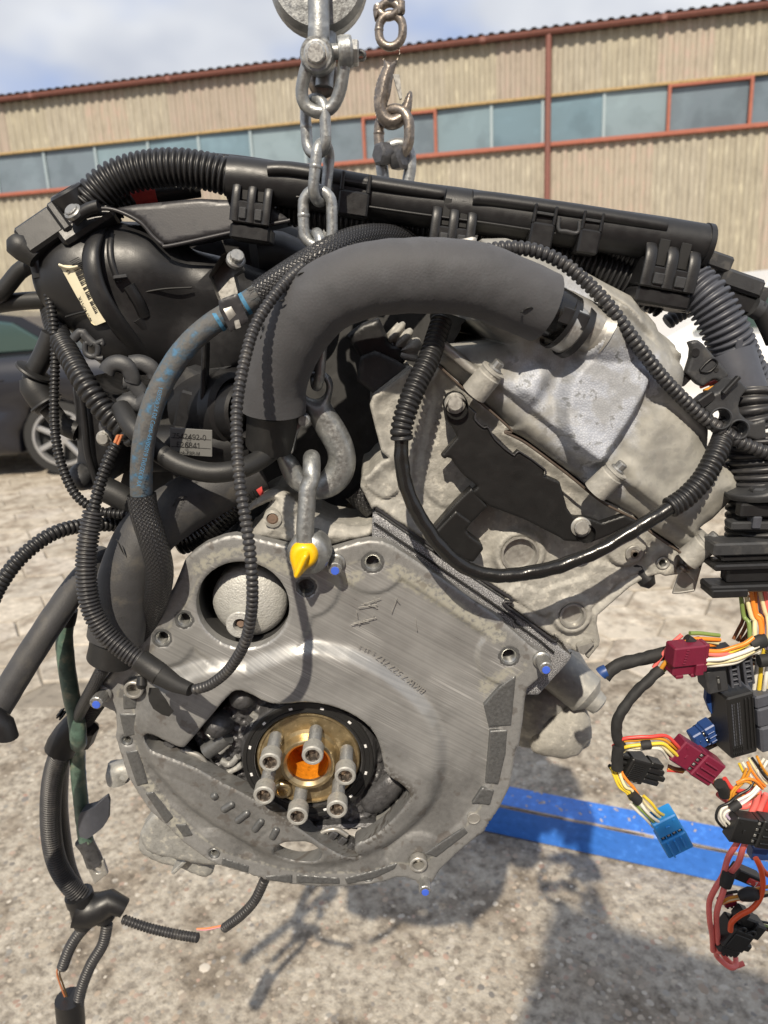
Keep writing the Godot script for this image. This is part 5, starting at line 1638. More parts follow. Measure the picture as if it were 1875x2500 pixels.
	# metal clip plate on the manifold, holding the coolant hose
	part("hose_bracket", relief(p2(pv([-1144, 14967, 40, -1073, 14985, 40, -1001, 14847, 40, -1072, 14807, 40, -1049, 14672, 40, -1204, 14621, 40, -1229, 14700, 40, -1263, 14816, 40])), func(p: Vector2, _d: float) -> float: return 0.004 - 0.25 * maxf(0.0, p.y - 1.4), 0.0, 0.002, {}), M.dull_steel, e)
	bolt("bracket_bolt", zx(V(-1038, 14919, 20), Vector3(0.4, 0.5, 0.8)), 0.0058, 0.007, M.bolt_steel, e, 6)
	part("bracket_gusset", relief(p2(pv([-1428, 14738, -100, -1253, 14879, -100, -1258, 14704, -100, -1305, 14717, -100])), level(-0.012), -0.016, 0.002, {}), M.plastic, e)
	# clips moulded on the manifold
	part("clip", tube(pv([-2383, 14351, -280, -2300, 14333, -280, -2304, 14256, -280, -2357, 14238, -280, -2402, 14275, -280]), 0.0026, {"closed": true, "sides": 8}), M.plastic_dusty, e)
	part("clip_arm", tube(pv([-2485, 14384, -280, -2413, 14436, -280, -2377, 14392, -280, -2328, 14335, -280]), 0.0028, {"sides": 8, "flat": 1.4}), M.plastic_dusty, e)
	part("clip_arm", tube(pv([-2321, 14334, -280, -2239, 14358, -280, -2257, 14331, -280]), 0.0024, {"sides": 8}), M.plastic_dusty, e)
	part("clip_arm", tube(pv([-2341, 14251, -280, -2302, 14221, -280, -2260, 14219, -280]), 0.0024, {"sides": 8}), M.plastic_dusty, e)
	for q in [pv([-2212, 14113, -160, -2169, 14167, -160, -2096, 14184, -160, -2030, 14146, -160, -2007, 14062, -160, -2019, 14020, -160]), pv([-2025, 14171, -200, -1926, 14173, -200, -1847, 14121, -200, -1828, 14049, -200]), pv([-2081, 14035, -180, -2025, 14025, -180, -1977, 13960, -180, -1946, 13873, -180, -2021, 13848, -180, -2050, 13949, -180]), pv([-2124, 13836, -140, -2062, 13869, -140, -1981, 13837, -140, -1889, 13889, -140])]:
		part("clip", tube(q, 0.0036, {"flat": 1.9, "up": Vector3(0.1, 0.3, 1), "sides": 10}), M.plastic_dusty, e)
	# throttle body ring and the dark housings under the manifold
	part("throttle_ring", turned(zx(V(-1209, 13747, -320), Vector3(0.75, 0.05, 0.6)), [Vector2(0.034, -0.05), Vector2(0.034, -0.01), Vector2(0.031, 0.0), Vector2(0.026, 0.003), Vector2(0.023, 0.0), Vector2(0.023, -0.03)], 44), M.plastic, e)
	part("clamp_band", turned(zx(V(-1102, 13729, -200), Vector3(0.75, 0.05, 0.6)), [Vector2(0.022, -0.02), Vector2(0.0245, -0.018), Vector2(0.0245, 0.0), Vector2(0.022, 0.002)], 40), M.plastic, e)
	part("throttle_housing", relief(rnd(p2(pv([-1767, 13922, -450, -1607, 14017, -450, -1303, 14076, -450, -1130, 14023, -450, -1142, 13591, -450, -1367, 13465, -450, -1552, 13443, -450, -1689, 13573, -450, -1764, 13698, -450])), 1), dome(-0.055, 0.02, 0.018), -0.2, 0.003, {}), M.plastic, e)
	part("plug_block", box(fr(V(-1703, 13753, -240), V(-1500, 13684, -240), V(-1646, 13866, -240)), Vector3(0, -0.03, -0.02), Vector3(0.055, 0.02, 0.004), 0.002), M.plastic, e)
	part("plug_rib", box(fr(V(-1511, 13533, -180), V(-1469, 13835, -180), V(-1576, 13725, -180)), Vector3(0, -0.004, -0.01), Vector3(0.08, 0.0, 0.006), 0.0015), M.plastic, e)
	part("wedge", relief(p2(pv([-1778, 13905, -400, -1613, 14109, -400, -1516, 14061, -400, -1293, 14079, -400, -1604, 13934, -400, -1674, 13849, -400])), level(-0.04), -0.08, 0.003, {}), M.plastic_dusty, e)
	# part tag on the throttle actuator
	var tg := fr(V(-1716, 13455, 40), V(-1487, 13429, 40), V(-1678, 13592, 40))
	var tp := part("part_tag", box(tg, Vector3(0, -0.001, -0.001), Vector3(0.034, 0.021, 0.0005), 0.0003), M.tag_grey, e)
	words("Kompl.-KBR-M", tg * Vector3(0.001, 0.001, 0.0008), tg * Vector3(0.024, 0.001, 0.0008), tg.basis.y, M.ink, tp, "print")
	words("E26841", tg * Vector3(0.006, 0.0075, 0.0008), tg * Vector3(0.024, 0.0075, 0.0008), tg.basis.y, M.ink, tp, "print")
	words("7542492-0", tg * Vector3(0.002, 0.0145, 0.0008), tg * Vector3(0.029, 0.0145, 0.0008), tg.basis.y, M.ink, tp, "print")
	for y in [0.0055, 0.0128]:
		part("print_line", box(tg, Vector3(0.001, y, 0.0003), Vector3(0.033, y + 0.0005, 0.0008), 0.0001), M.ink, tp)
	part("actuator", turned(zx(V(-1658, 13437, -260), Vector3(-1, 0.1, 0.3)), [Vector2(0.02, -0.05), Vector2(0.02, 0.03), Vector2(0.016, 0.04), Vector2(0, 0.04)], 28), M.plastic, e)
	# starter and side housings at the left, with a torx screw
	part("side_housing", relief(rnd(p2(pv([-2700, 14057, -600, -2591, 13976, -600, -2477, 13925, -600, -2273, 13855, -600, -2128, 13571, -600, -2215, 13387, -600, -2365, 13203, -600, -2509, 13082, -600, -2644, 13024, -600, -2708, 13019, -600, -2790, 13096, -600, -2840, 13227, -600, -2763, 13271, -600, -2722, 13724, -600])), 1), dome(-0.07, 0.02, 0.02), -0.3, 0.003, {}), M.plastic, e)
	part("housing_rib", tube(pv([-2546, 13918, -420, -2556, 13665, -420, -2568, 13392, -420, -2532, 13125, -420]), 0.003, {"sides": 8}), M.plastic, e)
	part("housing_foot", relief(rnd(p2(pv([-2797, 13246, -500, -2716, 13321, -500, -2632, 13270, -500, -2570, 13219, -500, -2599, 13078, -500, -2712, 13051, -500, -2776, 13134, -500])), 1), dome(-0.05, 0.012, 0.014), -0.12, 0.003, {}), M.plastic_dusty, e)
	part("screw_pad", relief(rnd(p2(pv([-2416, 13706, -300, -2341, 13717, -300, -2209, 13607, -300, -2243, 13474, -300, -2420, 13483, -300])), 1), level(-0.035), -0.06, 0.002, {"bev": 0.001}), M.cast_dark, e)
	bolt("housing_screw", zx(V(-2373, 13546, -340), Vector3(0, 0, 1)), 0.0055, 0.006, M.zinc, e, 6)
	part("filler", relief(p2(pv([-2288, 13710, -1100, -1088, 14257, -1100, -471, 14396, -1100, 227, 14611, -1100, 864, 14374, -1100, 639, 14004, -1100, 136, 13503, -1100, -124, 12782, -1100, -992, 12250, -1100, -1266, 12313, -1100, -2336, 12319, -1100, -2624, 12908, -1100])), level(-0.12), -0.4, 0.008, {}), M.block, e)
	# ignition coil covers and dark gear behind the hook, between manifold and head
	part("coil_cover", relief(p2(pv([-252, 14309, -600, -112, 14390, -600, 40, 14433, -600, 134, 14203, -600, 209, 14199, -600, 249, 14049, -600, 30, 13925, -600, -75, 13960, -600, -143, 14113, -600])), level(-0.05), -0.12, 0.003, {"bev": 0.003}), M.plastic, e)
	part("coil_block", relief(p2(pv([-136, 14123, -300, -4, 14166, -300, 179, 14073, -300, 264, 14011, -300, -23, 13802, -300, -176, 13932, -300])), level(-0.03), -0.12, 0.003, {"bev": 0.002}), M.plastic_dusty, e)
	part("coil_flange", relief(p2(pv([-43, 13822, -260, 263, 14036, -260, 302, 13984, -260, 258, 13908, -260, 19, 13768, -260, -35, 13778, -260])), level(-0.024), -0.06, 0.002, {"bev": 0.002}), M.cast_alu, e)
	part("stud_row", tube(pv([140, 14334, -600, 284, 14181, -600, 264, 14063, -600]), 0.012, {"pitch": 0.008, "dep": 0.004}), M.cast_alu, e)
	part("hose_stub", tube(pv([-236, 12959, -500, -177, 12892, -500, -73, 12789, -500]), 0.014, {}), M.braid, e)
	# castings and pipes seen over the top, towards the rear
	for q in [[V(-793, 15481, -2600), 0.05, 0.024, M.cast_dark], [V(-565, 15485, -3000), 0.05, 0.03, M.cast_grey], [V(-219, 15469, -3000), 0.06, 0.026, M.cast_alu], [V(-17, 15380, -2800), 0.05, 0.02, M.cast_alu], [V(421, 15340, -2600), 0.04, 0.022, M.cast_grey], [V(256, 15267, -2200), 0.04, 0.02, M.cast_dark], [V(165, 15518, -3200), 0.06, 0.02, M.cast_alu]]:
		part("rear_casting", turned(zx(q[0], Vector3(rng.randf_range(-0.6, 0.6), 1, rng.randf_range(-0.3, 0.6))), [Vector2(q[1] * 0.6, -0.06), Vector2(q[1] * 0.6, -0.01), Vector2(q[1] * 0.45, q[2] * 0.4), Vector2(q[1] * 0.2, q[2]), Vector2(0, q[2])], 9), q[3], e)
	part("spike", relief(p2(pv([173, 15026, -600, 191, 15184, -600, 211, 15185, -600, 231, 15023, -600])), level(-0.06), -0.064, 0.0015, {}), M.plastic, e)
	part("white_tab", relief(p2(pv([655, 14982, -200, 694, 15006, -200, 814, 15023, -200, 841, 15009, -200, 835, 14958, -200, 671, 14971, -200])), level(-0.02), -0.026, 0.002, {"bev": 0.001}), M.zinc, e)

# ---------------------------------------------------------------- hoses
func lone(called: String, mesh: Mesh, mat: Material, label: String, category: String, group := "") -> MeshInstance3D:
	var o := part(called, mesh, mat)
	tag(o, label, category, group)
	return o

func nick(p: Vector3, a: float, len: float, parent: Node) -> void:
	# a torn spot in soft foam: a thin dark lens with a lifted lip
	var d := Vector3(cos(a), sin(a), 0)
	var q := PackedVector3Array([p - d * len, p - d * len * 0.4 + Vector3(0, len * 0.18, 0.0006), p + d * len * 0.3 + Vector3(0, len * 0.25, 0.0006), p + d * len])
	part("tear", tube(q, 0.0011, {"sides": 6, "rf": func(t: float) -> float: return 0.2 + sin(PI * t), "flat": 0.5}), M.hole, parent)

func hoses() -> void:
	var h := thing("foam_hose", "thick grey foam-covered hose arching over the front of the engine", "hose")
	var path := pv([-888, 13564, -60, -854, 13780, 0, -815, 14025, 80, -645, 14331, 200, -395, 14577, 300, -68, 14704, 360, 320, 14724, 380, 725, 14680, 360, 1020, 14569, 320, 1291, 14445, 260, 1413, 14385, 220])
	part("foam_cover", tube(pv([-858, 13773, 0, -818, 14024, 60, -650, 14330, 160, -399, 14578, 240, -69, 14707, 280, 326, 14728, 280, 739, 14683, 250, 1024, 14578, 200, 1297, 14458, 140]), 0.0268, {"sides": 44, "wob": 0.0007, "wf": 60.0, "step": 0.005}), M.foam, h)
	part("hose_end", tube(pv([-917, 13458, -120, -883, 13622, -60, -858, 13773, 0]), 0.021, {"sides": 30}), M.rubber, h)
	part("hose_end", tube(pv([1297, 14458, 140, 1376, 14420, 120, 1492, 14359, 90]), 0.0195, {"sides": 30}), M.gloss_black, h)
	var cb: Vector3 = V(1416, 14356, 110)
	var cd: Vector3 = (V(1568, 14292, 80) - V(1297, 14458, 140)).normalized()
	var ct := zx(cb, cd)
	part("clamp_band", turned(ct, [Vector2(0.0205, 0.0), Vector2(0.0222, 0.0), Vector2(0.0222, 0.0035), Vector2(0.0205, 0.0035)], 36), M.plastic, h)
	part("clamp_band", turned(ct, [Vector2(0.0205, 0.013), Vector2(0.0228, 0.013), Vector2(0.0228, 0.0185), Vector2(0.0205, 0.0185)], 36), M.plastic, h)
	part("steel_band", turned(ct, [Vector2(0.0195, 0.003), Vector2(0.021, 0.003), Vector2(0.021, 0.0135), Vector2(0.0195, 0.0135)], 36), M.machined, h)
	part("clamp_latch", box(fr(V(1422, 14433, 330), V(1596, 14362, 310), V(1421, 14495, 330)), Vector3(-0.002, -0.01, -0.012), Vector3(0.021, 0.003, -0.002), 0.001), M.plastic, h)
	for q in [[V(1117, 14453, 440), 0.2, 0.004], [V(1071, 14437, 450), 0.7, 0.0015], [V(-827, 14416, 360), 1.2, 0.003], [V(-848, 14348, 340), 1.0, 0.002], [V(-657, 14591, 460), 0.1, 0.0025], [V(-707, 14612, 440), -0.4, 0.002], [V(-514, 14772, 380), 0.25, 0.004], [V(339, 14940, 400), 0.1, 0.003], [V(468, 14940, 400), 0.0, 0.002]]:
		nick(q[0], q[1], q[2], h)
	var h2 := thing("foam_hose", "short grey foam-covered hose curving down behind the braided sleeve on the left", "hose")
	part("foam_cover", tube(pv([-1096, 13190, -500, -1420, 13068, -400, -1735, 12937, -280, -2029, 12747, -120, -2198, 12460, 0, -2301, 12141, 40, -2382, 11860, 60]), 0.0240, {"sides": 40, "wob": 0.0007, "wf": 60.0, "step": 0.005}), M.foam_dark, h2)
	part("hose_end", tube(pv([-2359, 12015, 40, -2420, 11765, 60, -2460, 11656, 60]), 0.02, {"sides": 28}), M.rubber, h2)
	for q in [[V(-2164, 12734, 230), 1.9, 0.008], [V(-2402, 12204, 240), 1.5, 0.004], [V(-1696, 13047, -50), 0.2, 0.006], [V(-1754, 13010, -30), 0.9, 0.003]]:
		nick(q[0], q[1], q[2], h2)
	# coolant hose with blue paint, bare in the middle, sleeved at both ends
	var c := thing("coolant_hose", "grey fabric hose smeared with blue paint, with woven black sleeves at its ends", "hose")
	var hose := painted_hose()
	part("hose", tube(pv([-577, 14815, 80, -796, 14700, 100, -973, 14596, 120, -1253, 14449, 160, -1472, 14268, 220, -1666, 13996, 280, -1801, 13689, 320, -1872, 13401, 320, -1911, 13155, 300]), 0.0086, {"sides": 24, "wob": 0.0003, "wf": 300.0}), hose, c)
	part("paint_ring", tube(pv([-1177, 14486, 148, -1202, 14473, 152]), 0.0089, {"sides": 24}), M.hose_blue, c)
	part("paint_ring", tube(pv([-965, 14599, 119, -991, 14586, 122]), 0.0089, {"sides": 24}), M.hose_blue, c)
	part("sleeve", tube(pv([-870, 14656, 105, -796, 14700, 100, -576, 14825, 80, -361, 14933, 20, -149, 15035, -200, 113, 15078, -500, 396, 15023, -800]), 0.0104, {"sides": 26, "twist": 0.0}), M.braid, c)
	part("sleeve", tube(pv([-1907, 13182, 300, -1906, 13022, 300, -1868, 12807, 300, -1864, 12529, 240, -1969, 12234, 100, -2102, 12010, -40, -2269, 11661, -140]), 0.0112, {"sides": 26}), M.braid, c)
	for k in 14:
		var a := rng.randf() * TAU
		var o: Vector3 = V(-870, 14656, 110)
		var ax: Vector3 = (V(-944, 14612, 110) - o).normalized()
		var t := zx(o, ax)
		var p := t * (Vector3(cos(a), sin(a), 0) * 0.0102)
		part("frayed_strand", tube(PackedVector3Array([p, p + ax * 0.003 + (p - o) * 0.1, p + ax * rng.randf_range(0.003, 0.007) + (p - o) * rng.randf_range(0.0, 0.4)]), 0.0002, {"sides": 4}), M.plug_black, c)
	words("103059 24 DE Conti-49/05019 THI/ZECO RA", V(-1604, 14026, 460), V(-1871, 13284, 460), V(-1568, 14006, 460) - V(-1604, 14026, 460), mk(Color(0.06, 0.2, 0.36), 0.7), c, "print")
	# steel band that clips it to the manifold
	var cl := thing("hose_clip", "bent grey steel clip wrapped round the blue-painted hose", "clip")
	var a0: Vector3 = V(-1186, 14467, 180)
	part("band", tube(pv([-1060, 14542, 134, -1090, 14526, 137, -1119, 14514, 140]), 0.0112, {"sides": 24, "cap": false, "flat": 1.0}), M.zinc, cl)
	part("strap", relief(p2(pv([-1160, 14627, 240, -1016, 14670, 240, -946, 14463, 240, -1097, 14390, 240, -1160, 14555, 240])), level(0.024), 0.021, 0.002, {"bev": 0.0008}), M.sheet_dark, cl)
	part("catch", relief(p2(pv([-1054, 14472, 270, -1017, 14479, 270, -1007, 14422, 270, -1047, 14409, 270])), level(0.0255), 0.022, 0.001, {}), M.zinc, cl)
	# black boot with two collars, left
	var b := thing("breather_pipe", "black rubber elbow pipe with two round collars left of the engine", "pipe")
	part("pipe", tube(pv([-2790, 14430, -600, -2864, 14302, -600, -2943, 14188, -600, -3014, 14087, -600, -3016, 13982, -600, -2959, 13873, -600, -2888, 13747, -600, -2814, 13636, -600, -2700, 13576, -600]), 0.0085, {"sides": 22}), M.rubber, b)
	part("boot", tube(pv([-3029, 14074, -580, -3012, 13999, -580, -2962, 13891, -580, -2907, 13812, -580]), 0.0122, {"sides": 24, "rf": func(t: float) -> float: return 0.75 + 0.25 * sqrt(minf(t * 4.0, 1.0))}), M.rubber, b)
	part("collar", turned(zx(V(-3001, 14116, -600), V(-2913, 14231, -600) - V(-3001, 14116, -600)), [Vector2(0.007, -0.002), Vector2(0.0155, -0.001), Vector2(0.0163, 0.0), Vector2(0.0155, 0.0015), Vector2(0.007, 0.003)], 30), M.rubber, b)
	part("collar", turned(zx(V(-2925, 13843, -580), V(-3012, 13999, -580) - V(-2925, 13843, -580)), [Vector2(0.007, -0.002), Vector2(0.0145, -0.001), Vector2(0.0152, 0.0), Vector2(0.0145, 0.0015), Vector2(0.007, 0.003)], 30), M.rubber, b)
	lone("vacuum_hose", tube(pv([-3366, 14762, -800, -3270, 14786, -800, -3162, 14883, -800, -3054, 14978, -800, -2925, 15029, -800, -2771, 15051, -800]), 0.0072, {"sides": 20}), M.rubber, "smooth black hose bent upward at the left picture edge", "hose")
	lone("vacuum_hose", tube(pv([-3460, 14693, -900, -3333, 14710, -900, -3145, 14723, -900, -2867, 14725, -900]), 0.0078, {"sides": 20}), M.rubber, "straight black hose running level just above the dark parked car", "hose")
	lone("rubber_hose", tube(pv([-5208, 9197, 800, -4107, 10473, 700, -3724, 10916, 600, -3441, 11251, 500, -3148, 11685, 300, -2898, 12048, 100, -2715, 12306, -200, -2574, 12436, -500]), 0.0115, {"sides": 24, "wob": 0.0006, "wf": 60.0}), M.foam_dark, "thick dark rubber hose slanting out of the picture at the lower left", "hose")
	lone("hose_socket", tube(pv([-3358, 11515, 600, -3286, 11449, 600, -3214, 11381, 600, -3181, 11332, 600, -3192, 11284, 600]), 0.0105, {"sides": 20}), M.plastic, "blunt black plastic hose end poking in at the left edge", "fitting")
	lone("thin_hose", tube(pv([-2113, 13820, -100, -1994, 13696, 60, -1861, 13576, 140, -1746, 13484, 200, -1583, 13386, 240, -1384, 13320, 240, -1186, 13316, 200, -1022, 13354, 80, -868, 13442, -100, -799, 13523, -300]), 0.0082, {"sides": 18}), M.rubber, "thin black hose sagging behind the front corrugated loop below the throttle", "hose")
	lone("bow_hose", tube(pv([-2391, 13136, -200, -2282, 13069, -200, -2174, 12987, -200, -2125, 12907, -200]), 0.011, {"sides": 16}), M.rubber, "short curved black hose behind the woven sleeve", "hose")
	for q in [[pv([-1871, 12580, -400, -1726, 12621, -400, -1508, 12756, -400, -1258, 12936, -400, -1096, 13023, -400]), 0.014]]:
		lone("sleeved_hose", tube(q[0], q[1], {"sides": 22, "pitch": 0.004, "dep": 0.0012}), M.gloss_black, "glossy black corrugated hose lying under the short foam-covered hose", "hose")
	lone("cable_cover", tube(pv([-1253, 12983, -400, -1142, 13017, -400, -1049, 13028, -400]), 0.012, {"sides": 16}), M.red, "red tape patch on a cable behind the steel hook", "tape")
	# twisted green earth cable with its tag and eyelet
	var gc := thing("earth_cable", "frayed greenish earth cable hanging left, with a grey tag and crimped eyelet", "cable")
	part("cable", tube(pv([-2956, 11904, -300, -2996, 11734, -300, -3020, 11456, -300, -3025, 11170, -300, -3017, 10914, -300, -3033, 10654, -300, -3295, 10267, -800, -3385, 9915, -900, -3436, 9495, -950, -3460, 9099, -950, -3455, 9008, -950]), 0.0078, {"sides": 14, "wob": 0.0006, "wf": 200.0}), M.green_cable, gc)
	part("cable_end", tube(pv([-2916, 12004, -300, -2941, 11921, -300, -2961, 11870, -300]), 0.0085, {"sides": 14}), M.rubber, gc)
	part("tag", relief(p2(pv([-3449, 9310, -850, -3404, 9460, -850, -3359, 9512, -850, -3223, 9547, -850, -3095, 9641, -850, -3087, 9572, -850, -3125, 9357, -850, -3179, 9284, -850, -3354, 9173, -850, -3447, 9178, -850])), func(p: Vector2, _d: float) -> float: return -0.083 + 0.006 * sin(p.x * 90.0), -0.09, 0.002, {}), M.plug_grey, gc)
	part("crimp", tube(pv([-3485, 9033, -950, -3446, 8917, -950, -3419, 8802, -950, -3404, 8710, -950]), 0.0098, {"sides": 10, "rf": func(t: float) -> float: return 1.0 - 0.12 * absf(sin(t * 9.0))}), M.cast_dark, gc)
	var lug := p2(pv([-3486, 8657, -950, -3300, 8761, -950, -3278, 8576, -950, -3443, 8453, -950]))
	part("eyelet", relief(lug, level(-0.093), -0.097, 0.001, {"bev": 0.0006, "holes": [circ(p2(pv([-3382, 8628, -950]))[0], 0.004, 16)]}), M.zinc, gc)
	conduits()
	duct()

func conduits() -> void:
	# corrugated loom tubes
	var L := []
	L.append([pv([-511, 14839, 200, -647, 14707, 400, -779, 14542, 520, -867, 14382, 620, -936, 14138, 760, -977, 13898, 880, -979, 13660, 1000, -962, 13428, 1120, -934, 13189, 1200, -917, 12972, 1240, -923, 12739, 1240, -963, 12493, 1180, -1059, 12211, 1060, -1229, 11934, 900, -1420, 11740, 760, -1575, 11657, 680]), 0.0043, 0.0041, "thin corrugated tube looping down in front of the flange and starter opening"])
	L.append([pv([-1978, 11816, 520, -2147, 11942, 500, -2299, 12104, 480, -2382, 12320, 460, -2394, 12582, 420, -2363, 12832, 360, -2306, 13061, 300]), 0.0083, 0.0032, "thick corrugated tube curving down left of the flange to the taped joint"])
	L.append([pv([-2308, 13050, 300, -2252, 13224, 280, -2162, 13436, 240, -2082, 13580, 200]), 0.0048, 0.0036, "short thin corrugated tube rising to bare copper wires at the left"])
	L.append([pv([-2975, 14762, -1100, -2858, 14554, -850, -2724, 14395, -600, -2573, 14236, -380, -2411, 14042, -180, -2259, 13814, -120, -2111, 13657, -100, -2016, 13541, -140, -1867, 13471, -200, -1646, 13390, -300]), 0.0098, 0.0058, "fat corrugated tube slanting down across the intake side housing"])
	L.append([pv([-2859, 15147, -700, -2810, 14936, -660, -2774, 14744, -620, -2743, 14513, -560, -2757, 14206, -500, -2780, 13863, -400, -2770, 13598, -300, -2713, 13334, -200, -2599, 13104, -120, -2417, 12962, -100, -2174, 12911, -120]), 0.0042, 0.0036, "long thin corrugated tube hanging down the far left of the engine"])
	L.append([pv([-3262, 12261, 400, -3125, 12499, 360, -2948, 12706, 300, -2749, 12842, 140, -2556, 12853, -60, -2291, 12778, -300]), 0.0062, 0.0042, "black corrugated tube leaving the picture at the left edge"])
	L.append([pv([-2611, 11323, -200, -3043, 10784, -500, -3476, 10223, -800, -3747, 9677, -1000, -3899, 9074, -1100, -3935, 8601, -1150, -3865, 8233, -1200, -3691, 7962, -1200]), 0.0112, 0.0034, "thick corrugated tube hanging at the lower left beside the earth cable"])
	L.append([pv([-3310, 7726, -1180, -3003, 7640, -1120, -2661, 7606, -1040, -2382, 7617, -960]), 0.0056, 0.0038, "thin corrugated tube running right from the black Y piece"])
	L.append([pv([-2034, 7852, -840, -1793, 8145, -700, -1597, 8431, -600, -1442, 8781, -500]), 0.0054, 0.0046, "thin corrugated tube rising under the bottom of the flange"])
	L.append([pv([-3705, 7697, -1200, -3882, 7505, -1200, -4013, 7309, -1200, -4140, 7040, -1200]), 0.0068, 0.0036, "short corrugated stub below the black Y piece"])
	L.append([pv([-3508, 7651, -1200, -3607, 7353, -1200, -3797, 7054, -1200, -3973, 6677, -1200, -4096, 6253, -1200, -4193, 5815, -1200]), 0.0068, 0.0036, "corrugated tube hanging straight down to the bottom edge"])
	L.append([pv([814, 14883, 100, 1011, 14905, 80, 1226, 14883, 60, 1439, 14790, 60, 1616, 14641, 100, 1767, 14466, 180, 1928, 14254, 200, 2086, 14054, 180, 2274, 13845, 140, 2525, 13609, 100, 2761, 13429, 100, 2948, 13310, 120, 3250, 13184, 140]), 0.0056, 0.0049, "long corrugated tube crossing the grey valve cover from top to right"])
	L.append([pv([2847, 13505, 0, 2810, 13398, 40, 2683, 13262, 200, 2541, 13083, 300, 2385, 12954, 360, 2245, 12884, 400]), 0.0088, 0.0046, "thick corrugated tube end below the right grommet, carrying a black cable"])
	L.append([pv([539, 14402, -100, 479, 14264, 0, 401, 14097, 140, 299, 13934, 260, 218, 13771, 340, 167, 13619, 380, 164, 13530, 380]), 0.0088, 0.0043, "corrugated tube dropping behind the foam hose onto the black cable"])
	L.append([pv([2715, 14600, -600, 2841, 14441, -500, 2969, 14206, -440, 3086, 13969, -440, 3206, 13727, -440]), 0.0195, 0.0052, "very thick corrugated hose leaning right above the grey sleeve"])
	L.append([pv([3033, 14475, -850, 3195, 14227, -800, 3332, 13957, -780, 3460, 13682, -780]), 0.0125, 0.005, "thick corrugated hose behind the other one at the right edge"])
	L.append([pv([-794, 15371, -900, -394, 15291, -850, 83, 15207, -800, 521, 15150, -800]), 0.0115, 0.0046, "corrugated loom under the left half of the cable duct"])
	L.append([pv([920, 15094, -800, 1322, 14981, -800, 1810, 14824, -800, 2263, 14648, -800, 2585, 14456, -760]), 0.0165, 0.005, "broad corrugated loom in the shade under the right half of the cable duct"])
	L.append([pv([1792, 15012, -750, 2032, 14924, -740, 2311, 14796, -720]), 0.0085, 0.0044, "small corrugated tube end just under the right end of the duct"])
	L.append([pv([-2358, 15455, -700, -2244, 15569, -700, -2083, 15661, -720, -1868, 15715, -740, -1596, 15724, -740, -1349, 15685, -740, -1141, 15625, -740]), 0.0155, 0.0049, "arched corrugated hose joining the duct at the upper left"])
	L.append([pv([-2267, 15352, -900, -2179, 15456, -920, -2059, 15538, -960]), 0.0085, 0.004, "short corrugated cable under the arched hose ending in red tape"])
	L.append([pv([-2394, 12940, -300, -2368, 12860, -300, -2341, 12780, -300]), 0.009, 0.004, "pale corrugated bit behind the left tube crossing"])
	var mats := [M.conduit_dusty, M.conduit_dusty, M.conduit, M.conduit, M.conduit, M.conduit, M.conduit_dusty, M.conduit_dusty, M.conduit_dusty, M.conduit_dusty, M.conduit_dusty, M.conduit_dusty, M.conduit, M.conduit, M.plug_grey, M.conduit_dusty, M.conduit, M.conduit, M.conduit, M.conduit, M.conduit, M.conduit_dusty]
	for k in L.size():
		var r: float = L[k][1]
		lone("corrugated_tube", tube(L[k][0], r, {"sides": 18, "pitch": L[k][2], "dep": r * (0.24 if r < 0.006 else 0.18)}), mats[k], L[k][3], "tube", "corrugated loom tubes")
	# taped joint of the front loop
	var j := thing("taped_joint", "black tape-wrapped joint between thick and thin corrugated tubes on the flange", "joint")
	part("sleeve_end", tube(pv([-2035, 11873, 530, -1958, 11808, 540, -1874, 11748, 560]), 0.0092, {"sides": 20}), M.rubber, j)
	part("tape_wrap", tube(pv([-1900, 11769, 550, -1817, 11714, 580, -1718, 11673, 620, -1608, 11653, 670]), 0.0088, {"sides": 20, "wob": 0.0012, "wf": 120.0, "rf": func(t: float) -> float: return 1.05 - 0.4 * t + 0.04 * sin(t * 30.0)}), M.tape, j)
	part("tape_end", tube(pv([-1952, 11606, 520, -1942, 11518, 520, -1910, 11429, 520, -1837, 11361, 520]), 0.0075, {"flat": 0.08, "up": Vector3(1, 0.8, 0.4), "rf": func(t: float) -> float: return 0.6 + 0.6 * sin(PI * t)}), M.tape, j)
	part("tie_knob", turned(zx(V(-2024, 11693, 560), Vector3(-0.1, -1, 0.4)), [Vector2(0.004, -0.004), Vector2(0.0045, 0.003), Vector2(0.003, 0.006), Vector2(0, 0.007)], 14), M.plug_black, j)
	# Y piece, clip, cable ends at the lower left
	var y := thing("branch_piece", "black rubber Y piece where the lower left corrugated tubes meet", "fitting")
	part("body", tube(pv([-3810, 7900, -1200, -3685, 7856, -1200, -3515, 7907, -1200, -3385, 7961, -1200, -3296, 7870, -1200]), 0.0175, {"sides": 20, "rf": func(t: float) -> float: return 1.25 - 0.6 * t}), M.plastic, y)
	part("branch", tube(pv([-3759, 8032, -1200, -3762, 7885, -1200, -3752, 7685, -1200]), 0.0145, {"sides": 18}), M.plastic, y)
	part("branch", tube(pv([-3537, 7896, -1200, -3522, 7722, -1200]), 0.0115, {"sides": 16}), M.plastic, y)
	part("collar", tube(pv([-3780, 8095, -1200, -3767, 7984, -1200]), 0.016, {"sides": 20}), M.plastic, y)
	part("collar", tube(pv([-3333, 7896, -1200, -3274, 7856, -1200]), 0.0105, {"sides": 16}), M.plastic, y)
	var cs := thing("loom_clip", "black plastic clip gripping the upper end of the hanging corrugated tube", "clip")
	part("shell", tube(pv([-3072, 10731, -500, -3170, 10650, -500, -3273, 10540, -500, -3335, 10426, -500]), 0.0135, {"sides": 14, "flat": 1.1}), M.plastic, cs)
	part("shell_half", box(fr(V(-3215, 10394, -600), V(-2957, 10851, -400), V(-3300, 10517, -600)), Vector3(0.004, -0.012, -0.014), Vector3(0.038, 0.012, 0.004), 0.004), M.plastic, cs)
